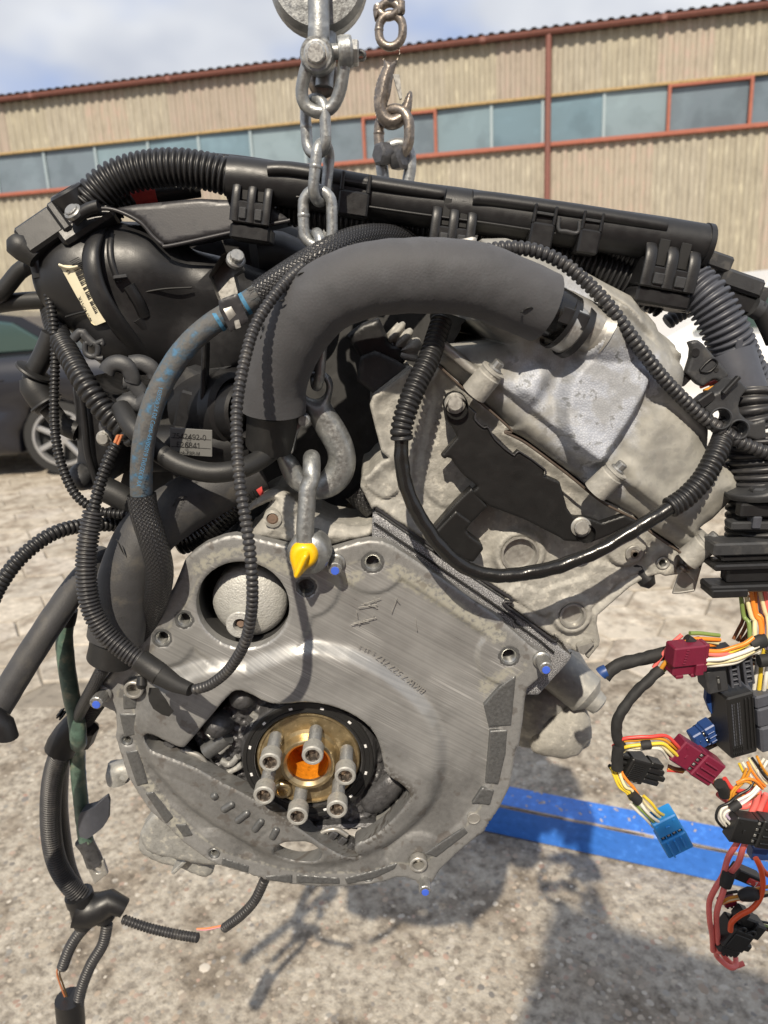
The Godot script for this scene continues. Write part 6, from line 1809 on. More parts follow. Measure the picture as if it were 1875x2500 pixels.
	part("clip_spring", tube(pv([-3223, 10912, -400, -3176, 10872, -400]), 0.0058, {"pitch": 0.0025, "dep": 0.002}), M.plug_black, cs)
	lone("braided_cable", tube(pv([-2393, 11709, 0, -2492, 11631, 100, -2674, 11369, 0, -2928, 11017, -240, -3196, 10628, -600, -3483, 10149, -1000, -3621, 10026, -1200, -3793, 9513, -1350, -3888, 9091, -1400, -3920, 8667, -1400, -3910, 8295, -1380, -3810, 8017, -1300]), 0.0095, {"sides": 18, "flat": 0.6}), M.braid, "black woven cable running beside the hanging corrugated tube", "cable")
	lone("cable_sheath", tube(pv([-4135, 6571, -1200, -4154, 6383, -1200, -4173, 6167, -1200, -4217, 5894, -1200]), 0.0165, {"sides": 18}), M.plastic, "black cable sheath at the bottom edge, lower left", "cable")
	var bare := thing("bare_wires", "bare orange-brown wires between two cut corrugated stubs at the bottom left", "wire")
	part("wire", tube(pv([-4161, 7125, -1200, -4217, 6972, -1200, -4211, 6814, -1200, -4183, 6600, -1200]), 0.0011, {"sides": 6}), M.copper, bare)
	part("wire", tube(pv([-4140, 7123, -1200, -4190, 6944, -1200, -4174, 6786, -1200, -4155, 6599, -1200]), 0.0011, {"sides": 6}), mk(Color(0.08, 0.05, 0.02), 0.5), bare)
	var br2 := thing("bare_wires", "thin pink and orange wires bridging a gap in the tube under the flange", "wire")
	part("wire", tube(pv([-2380, 7746, -960, -2248, 7785, -920, -2043, 7892, -840]), 0.001, {"sides": 6}), mk(Color(0.75, 0.25, 0.1), 0.5), br2)
	part("wire", tube(pv([-2381, 7736, -960, -2249, 7768, -920, -2044, 7883, -840]), 0.001, {"sides": 6}), mk(Color(0.7, 0.3, 0.35), 0.5), br2)
	var br3 := thing("bare_wires", "cut copper wires sticking out beside the housing screw on the left", "wire")
	for k in 4:
		part("wire", tube(pv([-2093, 13553, 220, -2065, 13600, 220, -2038, 13647, 220]), 0.0011, {"sides": 6}), M.copper, br3).position = Vector3(0.0013 * k - 0.002, 0.0005 * (k % 2), 0.0008 * (k % 2))
	# shiny black cable crossing the head
	lone("black_cable", tube(pv([165, 13566, 380, 156, 13353, 400, 196, 13117, 420, 305, 12873, 440, 461, 12643, 460, 639, 12493, 480, 856, 12431, 500, 1112, 12437, 500, 1373, 12479, 480, 1670, 12580, 460, 1964, 12732, 440, 2280, 12905, 400]), 0.0057, {"sides": 20, "wob": 0.0009, "wf": 70.0, "step": 0.003}), M.gloss_black, "shiny black taped cable sagging across the cylinder head and bracket", "cable")

func duct() -> void:
	var d := thing("cable_duct", "long black plastic cable duct with snap clips along the top of the engine", "cable duct")
	var path := pv([-1147, 15609, -660, -749, 15545, -660, -368, 15485, -660, 206, 15365, -660, 785, 15268, -640, 1365, 15155, -620, 1946, 15054, -600, 2411, 14968, -580, 2806, 14886, -560])
	part("channel", tube(path, 0.0175, {"sides": 30, "step": 0.01}), M.plastic, d)
	part("end_rim", tube(pv([2778, 14891, -560, 2822, 14881, -560]), 0.0185, {"sides": 30}), M.plastic, d)
	for q in [pv([-801, 15644, -540, -577, 15624, -540, -55, 15517, -540, 585, 15396, -540, 623, 15387, -540]), pv([848, 15346, -520, 1076, 15315, -520, 1721, 15198, -500, 2369, 15069, -480, 2427, 15056, -480])]:
		part("raised_rib", tube(q, 0.0062, {"sides": 14, "flat": 1.5, "up": Vector3(0.1, 1, 0.3)}), M.plastic, d)
	part("seam", tube(pv([-587, 15416, -480, -177, 15345, -480, 386, 15241, -470, 952, 15143, -460, 1518, 15033, -440]), 0.0012, {"sides": 6}), M.plastic, d)
	# snap clips: a body with two slots and two tongues
	var clips := [[V(-1095, 15460, -500), V(-798, 15404, -500), 0.036, 0.03], [V(516, 15188, -460), V(856, 15129, -460), 0.036, 0.03], [V(2250, 14797, -380), V(2675, 14704, -380), 0.044, 0.03]]
	for q in clips:
		var a: Vector3 = q[0]
		var b: Vector3 = q[1]
		var t := fr(a, b, a + Vector3.UP)
		var w: float = a.distance_to(b)
		var c := part("clip", box(t, Vector3(0, -0.02, -0.03), Vector3(w, 0.004, -0.002), 0.002), M.plastic, d)
		for k in 3:
			var x: float = [0.0, w * 0.42, w * 0.85][k]
			part("clip_bar", tube(PackedVector3Array([t * Vector3(x + w * 0.075, 0.019, -0.018), t * Vector3(x + w * 0.075, 0.0155, -0.008), t * Vector3(x + w * 0.075, 0.006, 0.0005), t * Vector3(x + w * 0.075, -0.008, 0.003), t * Vector3(x + w * 0.075, -0.02, 0.0035)]), w * 0.12, {"flat": 0.3, "up": Vector3(1, -0.15, 0), "sides": 10}), M.plastic, c)
		part("clip_bridge", box(t, Vector3(0, -0.021, -0.006), Vector3(w, -0.004, 0.0035), 0.001), M.plastic, c)
		for k in 2:
			var x: float = [w * 0.2, w * 0.62][k]
			part("tongue", box(t, Vector3(x, -0.018, -0.004), Vector3(x + w * 0.2, -0.009, 0.0055), 0.0008), M.plastic_dusty, c)
			part("slot", box(t, Vector3(x, -0.003, -0.02), Vector3(x + w * 0.2, 0.018, -0.0012), 0.0006), M.hole, c)
		part("clip_base", box(t, Vector3(-0.001, -0.034, -0.032), Vector3(w + 0.002, -0.021, 0.001), 0.002), M.plastic, c)
	# hinge loops on the upper edge
	for q in [[V(-224, 15484, -460), V(17, 15438, -460)], [V(1323, 15164, -420), V(1512, 15127, -420)], [V(1721, 15093, -420), V(1892, 15060, -420)]]:
		var t := fr(q[0], q[1], q[0] + Vector3.UP)
		var w: float = q[0].distance_to(q[1])
		var h := part("hinge", box(t, Vector3(0, -0.022, -0.02), Vector3(w, -0.003, 0.0035), 0.0015), M.plastic, d)
		part("hinge_ear", box(t, Vector3(0, -0.004, -0.014), Vector3(w * 0.13, 0.011, 0.003), 0.001), M.plastic, h)
		part("hinge_ear", box(t, Vector3(w * 0.87, -0.004, -0.014), Vector3(w, 0.011, 0.003), 0.001), M.plastic, h)
		part("hinge_pin", box(t, Vector3(w * 0.1, 0.003, -0.008), Vector3(w * 0.9, 0.0055, 0.001), 0.0006), M.plastic_dusty, h)
	part("buckle", tube(pv([1542, 15154, -420, 1536, 15062, -420, 1597, 15045, -420, 1696, 15030, -420, 1709, 15118, -420]), 0.0018, {"sides": 8}), M.plastic_dusty, d)
	part("back_rail", box(fr(V(-1507, 15853, -1000), V(-1133, 15785, -1000), V(-1500, 15919, -1000)), Vector3(0, -0.006, -0.02), Vector3(0.05, 0.004, 0.0), 0.001), M.plastic, d)
	part("back_rail", tube(pv([-1390, 15812, -900, -1074, 15769, -880, -761, 15707, -860]), 0.0052, {"sides": 10}), M.plastic, d)
	# red tape and cable under the arched hose
	var rt := thing("battery_cable", "black cable wrapped in red tape, peeping out under the arched hose", "cable")
	part("red_tape", tube(pv([-2115, 15519, -1000, -1974, 15557, -1020, -1864, 15570, -1040]), 0.0105, {"sides": 18, "wob": 0.0008, "wf": 90.0}), M.red, rt)
	part("cable", tube(pv([-1896, 15572, -1040, -1704, 15602, -1100, -1509, 15629, -1160]), 0.0085, {"sides": 16}), M.rubber, rt)
	# plug sensor at the upper left
	var s := thing("sensor_plug", "black boxy sensor with its plug and boot at the upper left of the engine", "sensor")
	var f := fr(V(-2568, 15250, -560), V(-2248, 15445, -660), V(-2604, 15364, -600))
	part("body", box(f, Vector3(-0.004, -0.014, -0.022), Vector3(0.046, 0.018, 0.004), 0.003), M.plastic, s)
	var f2 := fr(V(-2829, 15094, -500), V(-2546, 15267, -560), V(-2905, 15245, -540))
	part("plug", box(f2, Vector3(0, -0.004, -0.024), Vector3(0.036, 0.022, 0.004), 0.0025), M.plastic, s)
	part("plug_latch", box(f2, Vector3(0.0, 0.019, -0.02), Vector3(0.03, 0.025, -0.004), 0.001), M.plug_black, s)
	part("plug_ring", box(f2, Vector3(0.034, -0.006, -0.026), Vector3(0.042, 0.022, 0.006), 0.002), M.plastic, s)
	part("knob", turned(zx(V(-2487, 15527, -660), Vector3(-0.35, 0.8, 0.3)), [Vector2(0.015, -0.02), Vector2(0.015, 0.004), Vector2(0.013, 0.006), Vector2(0.009, 0.006), Vector2(0.008, 0.0), Vector2(0, 0.0)], 26), M.plastic, s)
	part("fixing_ear", tube(pv([-2411, 15311, -460, -2339, 15364, -460, -2254, 15402, -460, -2185, 15413, -460]), 0.0052, {"sides": 12}), M.plastic, s)
	bolt("ear_screw", zx(V(-2393, 15378, -440), Vector3(-0.3, 0.6, 0.7)), 0.006, 0.004, M.bolt_steel, s)
	part("boot", tube(pv([-2957, 15224, -560, -2915, 15157, -560, -2855, 15100, -560, -2796, 15042, -560]), 0.0118, {"sides": 18, "rf": func(t: float) -> float: return 0.6 + 0.6 * sqrt(minf(1.0, 3.0 * t)) - 0.5 * t}), M.rubber, s)
	part("lead", tube(pv([-2866, 15104, -620, -2835, 15010, -620, -2823, 14898, -620]), 0.0055, {"sides": 12}), M.plug_black, s)

# woven rubber hose with blue paint rubbed off along it
func painted_hose() -> StandardMaterial3D:
	var m := mk(Color(0.09, 0.085, 0.08), 0.72, 0.0, {"sc": 11.0, "bump": 0.03, "h": "grain"})
	var a := Color(0.066, 0.067, 0.07).linear_to_srgb()
	m.albedo_texture = noise(0.009, [a, Color(0.1, 0.096, 0.09).linear_to_srgb(), Color(0.06, 0.085, 0.11).linear_to_srgb(), Color(0.04, 0.15, 0.28).linear_to_srgb()], [0.2, 0.5, 0.68, 0.86], {"seed": 23, "oct": 6, "gain": 0.65})
	m.albedo_color = Color.WHITE
	return m

# ---------------------------------------------------------------- chains, hooks, shackles
# a welded chain link: long axis a -> b, flat side turned to face side
func link(a: Vector3, b: Vector3, side: Vector3, wire: float, wide: float, mat: Material, parent: Node, called := "link") -> void:
	var y := (b - a).normalized()
	var x := (side - y * side.dot(y)).normalized()
	var L := a.distance_to(b) * 0.5 - wire
	var r := wide * 0.5 - wire
	var c := (a + b) * 0.5
	var pts := PackedVector3Array()
	for k in 9:
		var t := PI * k / 8.0
		pts.append(c + y * (L - r + sin(t) * r) + x * cos(t) * r)
	for k in 9:
		var t := PI + PI * k / 8.0
		pts.append(c + y * (-L + r + sin(t) * r) + x * cos(t) * r)
	var o := part(called, tube(pts, wire, {"closed": true, "sides": 16, "sub": 4, "wob": 0.0002, "wf": 150.0}), mat, parent)
	var w := c - x * r - y * L * 0.1
	part("weld", tube(PackedVector3Array([w - y * 0.0016, w - y * 0.0005, w + y * 0.0005, w + y * 0.0016]), wire * 1.07, {"sides": 16, "rf": func(t: float) -> float: return 0.94 + 0.08 * sin(PI * t)}), mat, o)

func grab_hook(h: Node3D, outline: PackedVector2Array, eye: PackedVector2Array, z: float, fat: float, mat: Material, zslope := Vector2.ZERO) -> void:
	part("body", relief(outline, dome(z, fat * 1.35, fat), z, 0.0016 if fat < 0.02 else 0.002, {"mirror": true, "holes": [eye]}), mat, h)

func lifting_gear() -> void:
	var side := Vector3(1, 0, 0)
	# front chain: from the shackle down behind the foam-covered hose
	var ch := thing("lifting_chain", "front galvanised lifting chain passing behind the foam-covered hose", "chain")
	link(V(-364, 16053, -40), V(-369, 15601, -40), Vector3(0.85, 0, 0.75), 0.0042, 0.0285, M.galv, ch)
	link(V(-304, 15757, -60), V(-390, 15275, -60), Vector3(0.45, 0, -1), 0.0042, 0.0285, M.galv, ch)
	link(V(-386, 15444, -80), V(-410, 14956, -80), Vector3(1, 0, 0.15), 0.0044, 0.031, M.galv, ch)
	link(V(-417, 15136, -100), V(-404, 14709, -100), Vector3(0.28, 0, 1), 0.0042, 0.0295, M.galv, ch)
	link(V(-405, 14793, -120), V(-430, 14349, -120), Vector3(1, 0, -0.3), 0.0042, 0.0295, M.galv, ch)
	link(V(-424, 14434, -120), V(-509, 13880, -120), Vector3(0.25, 0, 1), 0.0042, 0.0295, M.galv, ch)
	# bow shackle over it, with nut and split pin end
	var sh := thing("bow_shackle", "galvanised bow shackle linking the hook block rod to the front chain", "shackle")
	part("bow", tube(pv([-371, 16267, 80, -389, 16203, 80, -423, 16122, 60, -445, 16038, 40, -426, 15958, 20, -328, 15908, 20, -231, 15943, 20, -174, 16026, 40, -144, 16124, 60, -124, 16221, 80, -116, 16308, 80]), 0.0046, {"sides": 18}), M.galv, sh)
	part("bow_eye", turned(zx(V(-118, 16273, 80), Vector3(1, 0.05, -0.1)), [Vector2(0.003, -0.005), Vector2(0.0098, -0.005), Vector2(0.0105, -0.003), Vector2(0.0105, 0.003), Vector2(0.0098, 0.005), Vector2(0.003, 0.005)], 22), M.galv, sh)
	part("pin", tube(pv([-298, 16281, 80, -118, 16273, 80, -53, 16259, 80]), 0.0052, {"sides": 16}), M.galv, sh)
	var nt := begin()
	prism(nt, zx(V(-79, 16263, 80), Vector3(1, -0.05, 0)), circ(Vector2.ZERO, 0.0085, 6), 0.0, 0.006, 0.001)
	part("nut", done(nt), M.bolt_steel, sh)
	part("pin_grip", relief(rnd(p2(pv([-55, 16294, 60, 17, 16285, 60, 39, 16255, 60, 14, 16221, 60, -58, 16230, 60])), 1), level(0.008), 0.001, 0.0008, {"bev": 0.001, "holes": [circ(p2(pv([-5, 16245, 60]))[0], 0.0018, 10)]}), M.cast_dark, sh)
	# hook block above
	var hb := thing("hook_block", "heavy steel hook block with round sheave at the top edge, its rod holding the shackle", "pulley block")
	part("sheave", turned(zx(V(-285, 16789, -140), Vector3(0, 0, 1)), [Vector2(0.0, -0.012), Vector2(0.032, -0.012), Vector2(0.0355, -0.006), Vector2(0.0355, 0.006), Vector2(0.032, 0.012), Vector2(0.02, 0.013), Vector2(0.0, 0.013)], 40), M.galv, hb)
	part("rod", tube(pv([-271, 16776, 60, -282, 16601, 80, -290, 16424, 100, -303, 16324, 100]), 0.0076, {"sides": 20}), M.galv, hb)
	part("rod", tube(pv([-214, 16849, -140, -231, 16588, -140, -253, 16339, -100, -288, 16093, -80]), 0.0068, {"sides": 18}), M.galv, hb)
	var ct: Vector3 = V(-312, 16252, 100)
	var cz := zx(ct, Vector3(-0.06, -0.12, 1))
	part("clevis", turned(cz, [Vector2(0.0112, -0.02), Vector2(0.012, -0.012), Vector2(0.012, 0.004), Vector2(0.0108, 0.0065), Vector2(0.0, 0.0065)], 30), M.galv, hb)
	bolt("clevis_bolt", cz * Transform3D(Basis(), Vector3(0, 0, 0.0055)), 0.0072, 0.0058, M.machined, hb, 6)
	part("thimble", tube(pv([-351, 16234, -140, -352, 16126, -140, -292, 16093, -140, -227, 16136, -140, -228, 16228, -140]), 0.0062, {"sides": 14}), M.steel_old, hb)
	# front hook with its latch
	var hk := thing("lifting_hook", "big galvanised lifting hook with safety latch above the yellow pin", "hook")
	var body := rnd(p2(pv([-473, 14043, -80, -392, 14004, -80, -364, 13920, -80, -387, 13823, -80, -407, 13767, -80, -356, 13687, -80, -279, 13554, -80, -223, 13399, -80, -214, 13252, -80, -254, 13113, -80, -341, 13012, -80, -462, 12950, -80, -580, 12944, -80, -708, 12993, -80, -818, 13089, -80, -866, 13210, -80, -892, 13330, -80, -910, 13404, -80, -876, 13458, -80, -826, 13429, -80, -774, 13361, -80, -713, 13306, -80, -681, 13231, -80, -666, 13171, -80, -595, 13137, -80, -520, 13178, -80, -464, 13250, -80, -448, 13330, -80, -481, 13419, -80, -538, 13524, -80, -568, 13604, -80, -625, 13707, -80, -654, 13786, -80, -637, 13877, -80, -603, 13987, -80, -543, 14039, -80])), 2)
	var eye := circ(p2(pv([-525, 13906, -80]))[0], 0.0098, 20)
	part("body", relief(body, dome(-0.02, 0.011, 0.0095), -0.02, 0.0014, {"mirror": true, "holes": [eye]}), M.galv, hk)
	part("latch", relief(rnd(p2(pv([-626, 13723, 40, -579, 13700, 40, -576, 13651, 40, -635, 13612, 40, -678, 13557, 40, -710, 13459, 40, -730, 13382, 40, -758, 13393, 40, -746, 13490, 40, -714, 13587, 40, -664, 13683, 40])), 1), level(-0.002), -0.012, 0.0012, {"bev": 0.001}), M.galv, hk)
	part("latch_pin", turned(zx(V(-614, 13661, 0), Vector3(-0.05, -0.1, 1)), [Vector2(0.0052, -0.004), Vector2(0.0052, 0.0012), Vector2(0.0042, 0.002), Vector2(0, 0.0022)], 20), M.galv, hk)
	# shackle through the engine lug, with the yellow screw pin
	var sc := thing("yellow_pin_shackle", "galvanised shackle in the engine's lifting lug with a yellow screw pin", "shackle")
	part("bow", tube(pv([-655, 12540, 240, -654, 12660, 240, -646, 12822, 240, -620, 13004, 220, -598, 13170, 200, -577, 13196, 180, -566, 13311, 120, -574, 13342, 0, -589, 13314, -160, -609, 13241, -300, -644, 13035, -400, -666, 13019, -460, -712, 12655, -500]), 0.0072, {"sides": 20, "rf": func(t: float) -> float: return 1.0 + 0.28 * exp(-pow(t / 0.07, 2.0))}), M.galv, sc)
	part("bow_eye", turned(zx(V(-633, 12601, 200), Vector3(-0.1, 0, 1)), [Vector2(0.0165, -0.016), Vector2(0.0178, -0.01), Vector2(0.0178, 0.004), Vector2(0.0155, 0.008), Vector2(0, 0.008)], 34, true), M.galv, sc)
	var yp := part("pin_head", relief(rnd(p2(pv([-788, 12619, 320, -759, 12694, 320, -690, 12732, 320, -607, 12724, 320, -552, 12669, 320, -542, 12592, 320, -577, 12523, 320, -641, 12490, 320, -691, 12442, 320, -723, 12405, 320, -768, 12413, 320, -769, 12470, 320, -785, 12545, 320])), 1), dome(0.026, 0.006, 0.009), 0.018, 0.0011, {}), M.yellow, sc)
	part("pin_tab", relief(rnd(p2(pv([-676, 12648, 380, -634, 12667, 380, -611, 12642, 380, -616, 12609, 380, -658, 12530, 380, -697, 12466, 380, -728, 12433, 380, -752, 12444, 380, -756, 12479, 380, -725, 12556, 380])), 1), dome(0.035, 0.004, 0.0065), 0.034, 0.0012, {"mirror": true}), M.yellow, yp)
	# rear chain with hook, behind the engine top
	var rc := thing("lifting_chain", "rear weathered lifting chain hanging higher up behind the duct", "chain")
	link(V(347, 17973, -3300), V(316, 17745, -3300), Vector3(0.3, 0, 1), 0.0048, 0.033, M.steel_old, rc)
	link(V(331, 17790, -3300), V(321, 17559, -3300), Vector3(1, 0, 0.3), 0.0048, 0.036, M.steel_old, rc)
	link(V(345, 17674, -3300), V(326, 17264, -3300), Vector3(1, 0, 0.15), 0.0048, 0.036, M.steel_old, rc)
	var rh := thing("lifting_hook", "smaller brownish steel hook on the rear chain", "hook")
	var b2 := rnd(p2(pv([331, 17366, -3300, 409, 17325, -3300, 444, 17247, -3300, 403, 17177, -3300, 361, 17083, -3300, 329, 16964, -3300, 307, 16843, -3300, 265, 16747, -3300, 254, 16686, -3300, 306, 16622, -3300, 390, 16667, -3300, 448, 16763, -3300, 507, 16864, -3300, 548, 16862, -3300, 554, 16808, -3300, 541, 16685, -3300, 495, 16564, -3300, 396, 16481, -3300, 271, 16461, -3300, 164, 16528, -3300, 108, 16680, -3300, 110, 16827, -3300, 160, 16995, -3300, 218, 17089, -3300, 249, 17172, -3300, 218, 17245, -3300, 243, 17327, -3300])), 2)
	part("body", relief(b2, dome(-0.33, 0.012, 0.010), -0.33, 0.0018, {"mirror": true, "holes": [circ(p2(pv([326, 17252, -3300]))[0], 0.0095, 16)]}), M.steel_old, rh)
	part("latch", relief(p2(pv([333, 17007, -3150, 407, 16997, -3150, 429, 16764, -3150, 402, 16748, -3150])), level(-0.316), -0.322, 0.0015, {}), M.zinc, rh)
	var rs := thing("rear_shackle", "worn shackle with a dark bolt under the rear hook", "shackle")
	link(V(338, 16744, -3300), V(311, 16118, -3300), Vector3(1, 0, 0.5), 0.006, 0.05, M.steel_old, rs, "bow")
	part("bolt", tube(pv([135, 16228, -3300, 219, 16224, -3300, 369, 16179, -3300]), 0.0085, {"sides": 14}), M.steel_old, rs)
	part("bolt_head", turned(zx(V(189, 16210, -3220), Vector3(-0.8, 0, 0.6)), [Vector2(0.013, -0.006), Vector2(0.013, 0.006), Vector2(0.01, 0.008), Vector2(0, 0.008)], 6), M.cast_dark, rs)
	part("bolt_head", turned(zx(V(368, 16172, -3260), Vector3(0.8, 0, 0.6)), [Vector2(0.014, -0.006), Vector2(0.014, 0.006), Vector2(0.01, 0.008), Vector2(0, 0.008)], 6), M.cast_dark, rs)
	var rl := thing("bow_shackle", "pale galvanised bow shackle going down behind the duct from the rear hook", "shackle")
	part("bow", tube(pv([160, 15558, -3350, 183, 15925, -3350, 172, 16107, -3350, 192, 16235, -3350, 279, 16307, -3350, 405, 16327, -3350, 493, 16234, -3350, 498, 16067, -3350, 456, 15861, -3350, 430, 15546, -3350]), 0.0072, {"sides": 16}), M.galv, rl)

# ---------------------------------------------------------------- cut wiring loom at the right
var wire_mats := {}

func wm(c: String) -> StandardMaterial3D:
	if not wire_mats.has(c):
		var col: Color = {"white": Color(0.72, 0.7, 0.62), "orange": Color(0.8, 0.25, 0.03), "yellow": Color(0.75, 0.55, 0.05), "cream": Color(0.72, 0.64, 0.38), "red": Color(0.62, 0.06, 0.05), "pink": Color(0.75, 0.16, 0.14), "brown": Color(0.2, 0.075, 0.03), "black": Color(0.015, 0.015, 0.015), "lilac": Color(0.55, 0.45, 0.6), "green": Color(0.2, 0.28, 0.08), "ochre": Color(0.6, 0.27, 0.03), "vermilion": Color(0.68, 0.085, 0.02)}[c]
		wire_mats[c] = mk(col, 0.38, 0.0, {"mott": 0.06, "sc": 20.0})
	return wire_mats[c]

func wires(o: Node3D, base: PackedVector3Array, cols: Array, r: float, spread: float, seed := 1) -> void:
	# several wires side by side along one way, each wandering a little
	var w := FastNoiseLite.new()
	w.seed = seed
	w.frequency = 9.0
	for k in cols.size():
		var pts := PackedVector3Array()
		var off := (k - (cols.size() - 1) * 0.5) * spread
		for i in base.size():
			var p := base[i]
			var t := (base[mini(i + 1, base.size() - 1)] - base[maxi(i - 1, 0)]).normalized()
			var n := Vector3(-t.y, t.x, 0).normalized()
			pts.append(p + n * (off + spread * 0.5 * w.get_noise_2d(k * 3.0, i * 0.2)) + Vector3(0, 0, 1) * (((k * 7) % 3 - 1) * r * 1.1 + spread * w.get_noise_2d(k * 5.0 + 9.0, i * 0.3)))
		part("wire", tube(pts, r, {"sides": 10}), wm(cols[k]), o)

# a block connector: housing with latch ridges, a row of contact windows, and a stepped mouth
func connector(called: String, label: String, t: Transform3D, w: float, h: float, deep: float, mat: Material, ways := 4) -> Node3D:
	var o := thing(called, label, "connector")
	part("housing", box(t, Vector3(0, 0, -deep), Vector3(w * 0.42, h, 0), 0.0012), mat, o)
	part("mouth", box(t, Vector3(w * 0.52, -h * 0.05, -deep * 1.12), Vector3(w, h * 1.04, 0.0006), 0.0012), mat, o)
	part("neck", box(t, Vector3(w * 0.42, h * 0.03, -deep), Vector3(w * 0.52, h * 0.97, -0.0022), 0.0005), M.hole, o)
	for k in ways + 1:
		var y := h * (0.03 + 0.94 * k / ways)
		part("rib", box(t, Vector3(w * 0.42, y - h * 0.025, -deep), Vector3(w * 0.525, y + h * 0.025, -0.0004), 0.0003), mat, o)
	for k in ways:
		var y := h * (0.03 + 0.94 * (k + 0.5) / ways)
		part("contact", box(t, Vector3(w * 0.445, y - h * 0.05, -0.004), Vector3(w * 0.49, y + h * 0.05, -0.0015), 0.0003), M.machined if k % 2 else M.thread, o)
	for k in 3:
		var y := h * (0.16 + 0.28 * k)
		part("guide", box(t, Vector3(w * 0.56, y, -0.001), Vector3(w * (0.98 - 0.06 * k), y + h * 0.07, 0.0028), 0.0007), mat, o)
	part("latch", box(t, Vector3(w * 0.18, h * 0.42, -0.001), Vector3(w * 0.22, h * 0.58, 0.0011), 0.0003), mat, o)
	for y in [0.12, 0.82]:
		part("dimple", turned(t * Transform3D(Basis(), Vector3(w * 0.11, h * y, 0)), [Vector2(h * 0.065, -0.001), Vector2(h * 0.06, 0.0007), Vector2(0, 0.0007)], 12), mat, o)
	return o

func strap(called: String, label: String, p: PackedVector3Array, r: float, flat := 1.0) -> void:
	lone(called, tube(p, r, {"sides": 16, "flat": flat, "wob": 0.0004, "wf": 200.0, "up": Vector3(0.3, 0.2, 1)}), M.tape, label, "tape", "tape bands on the cut wiring loom")

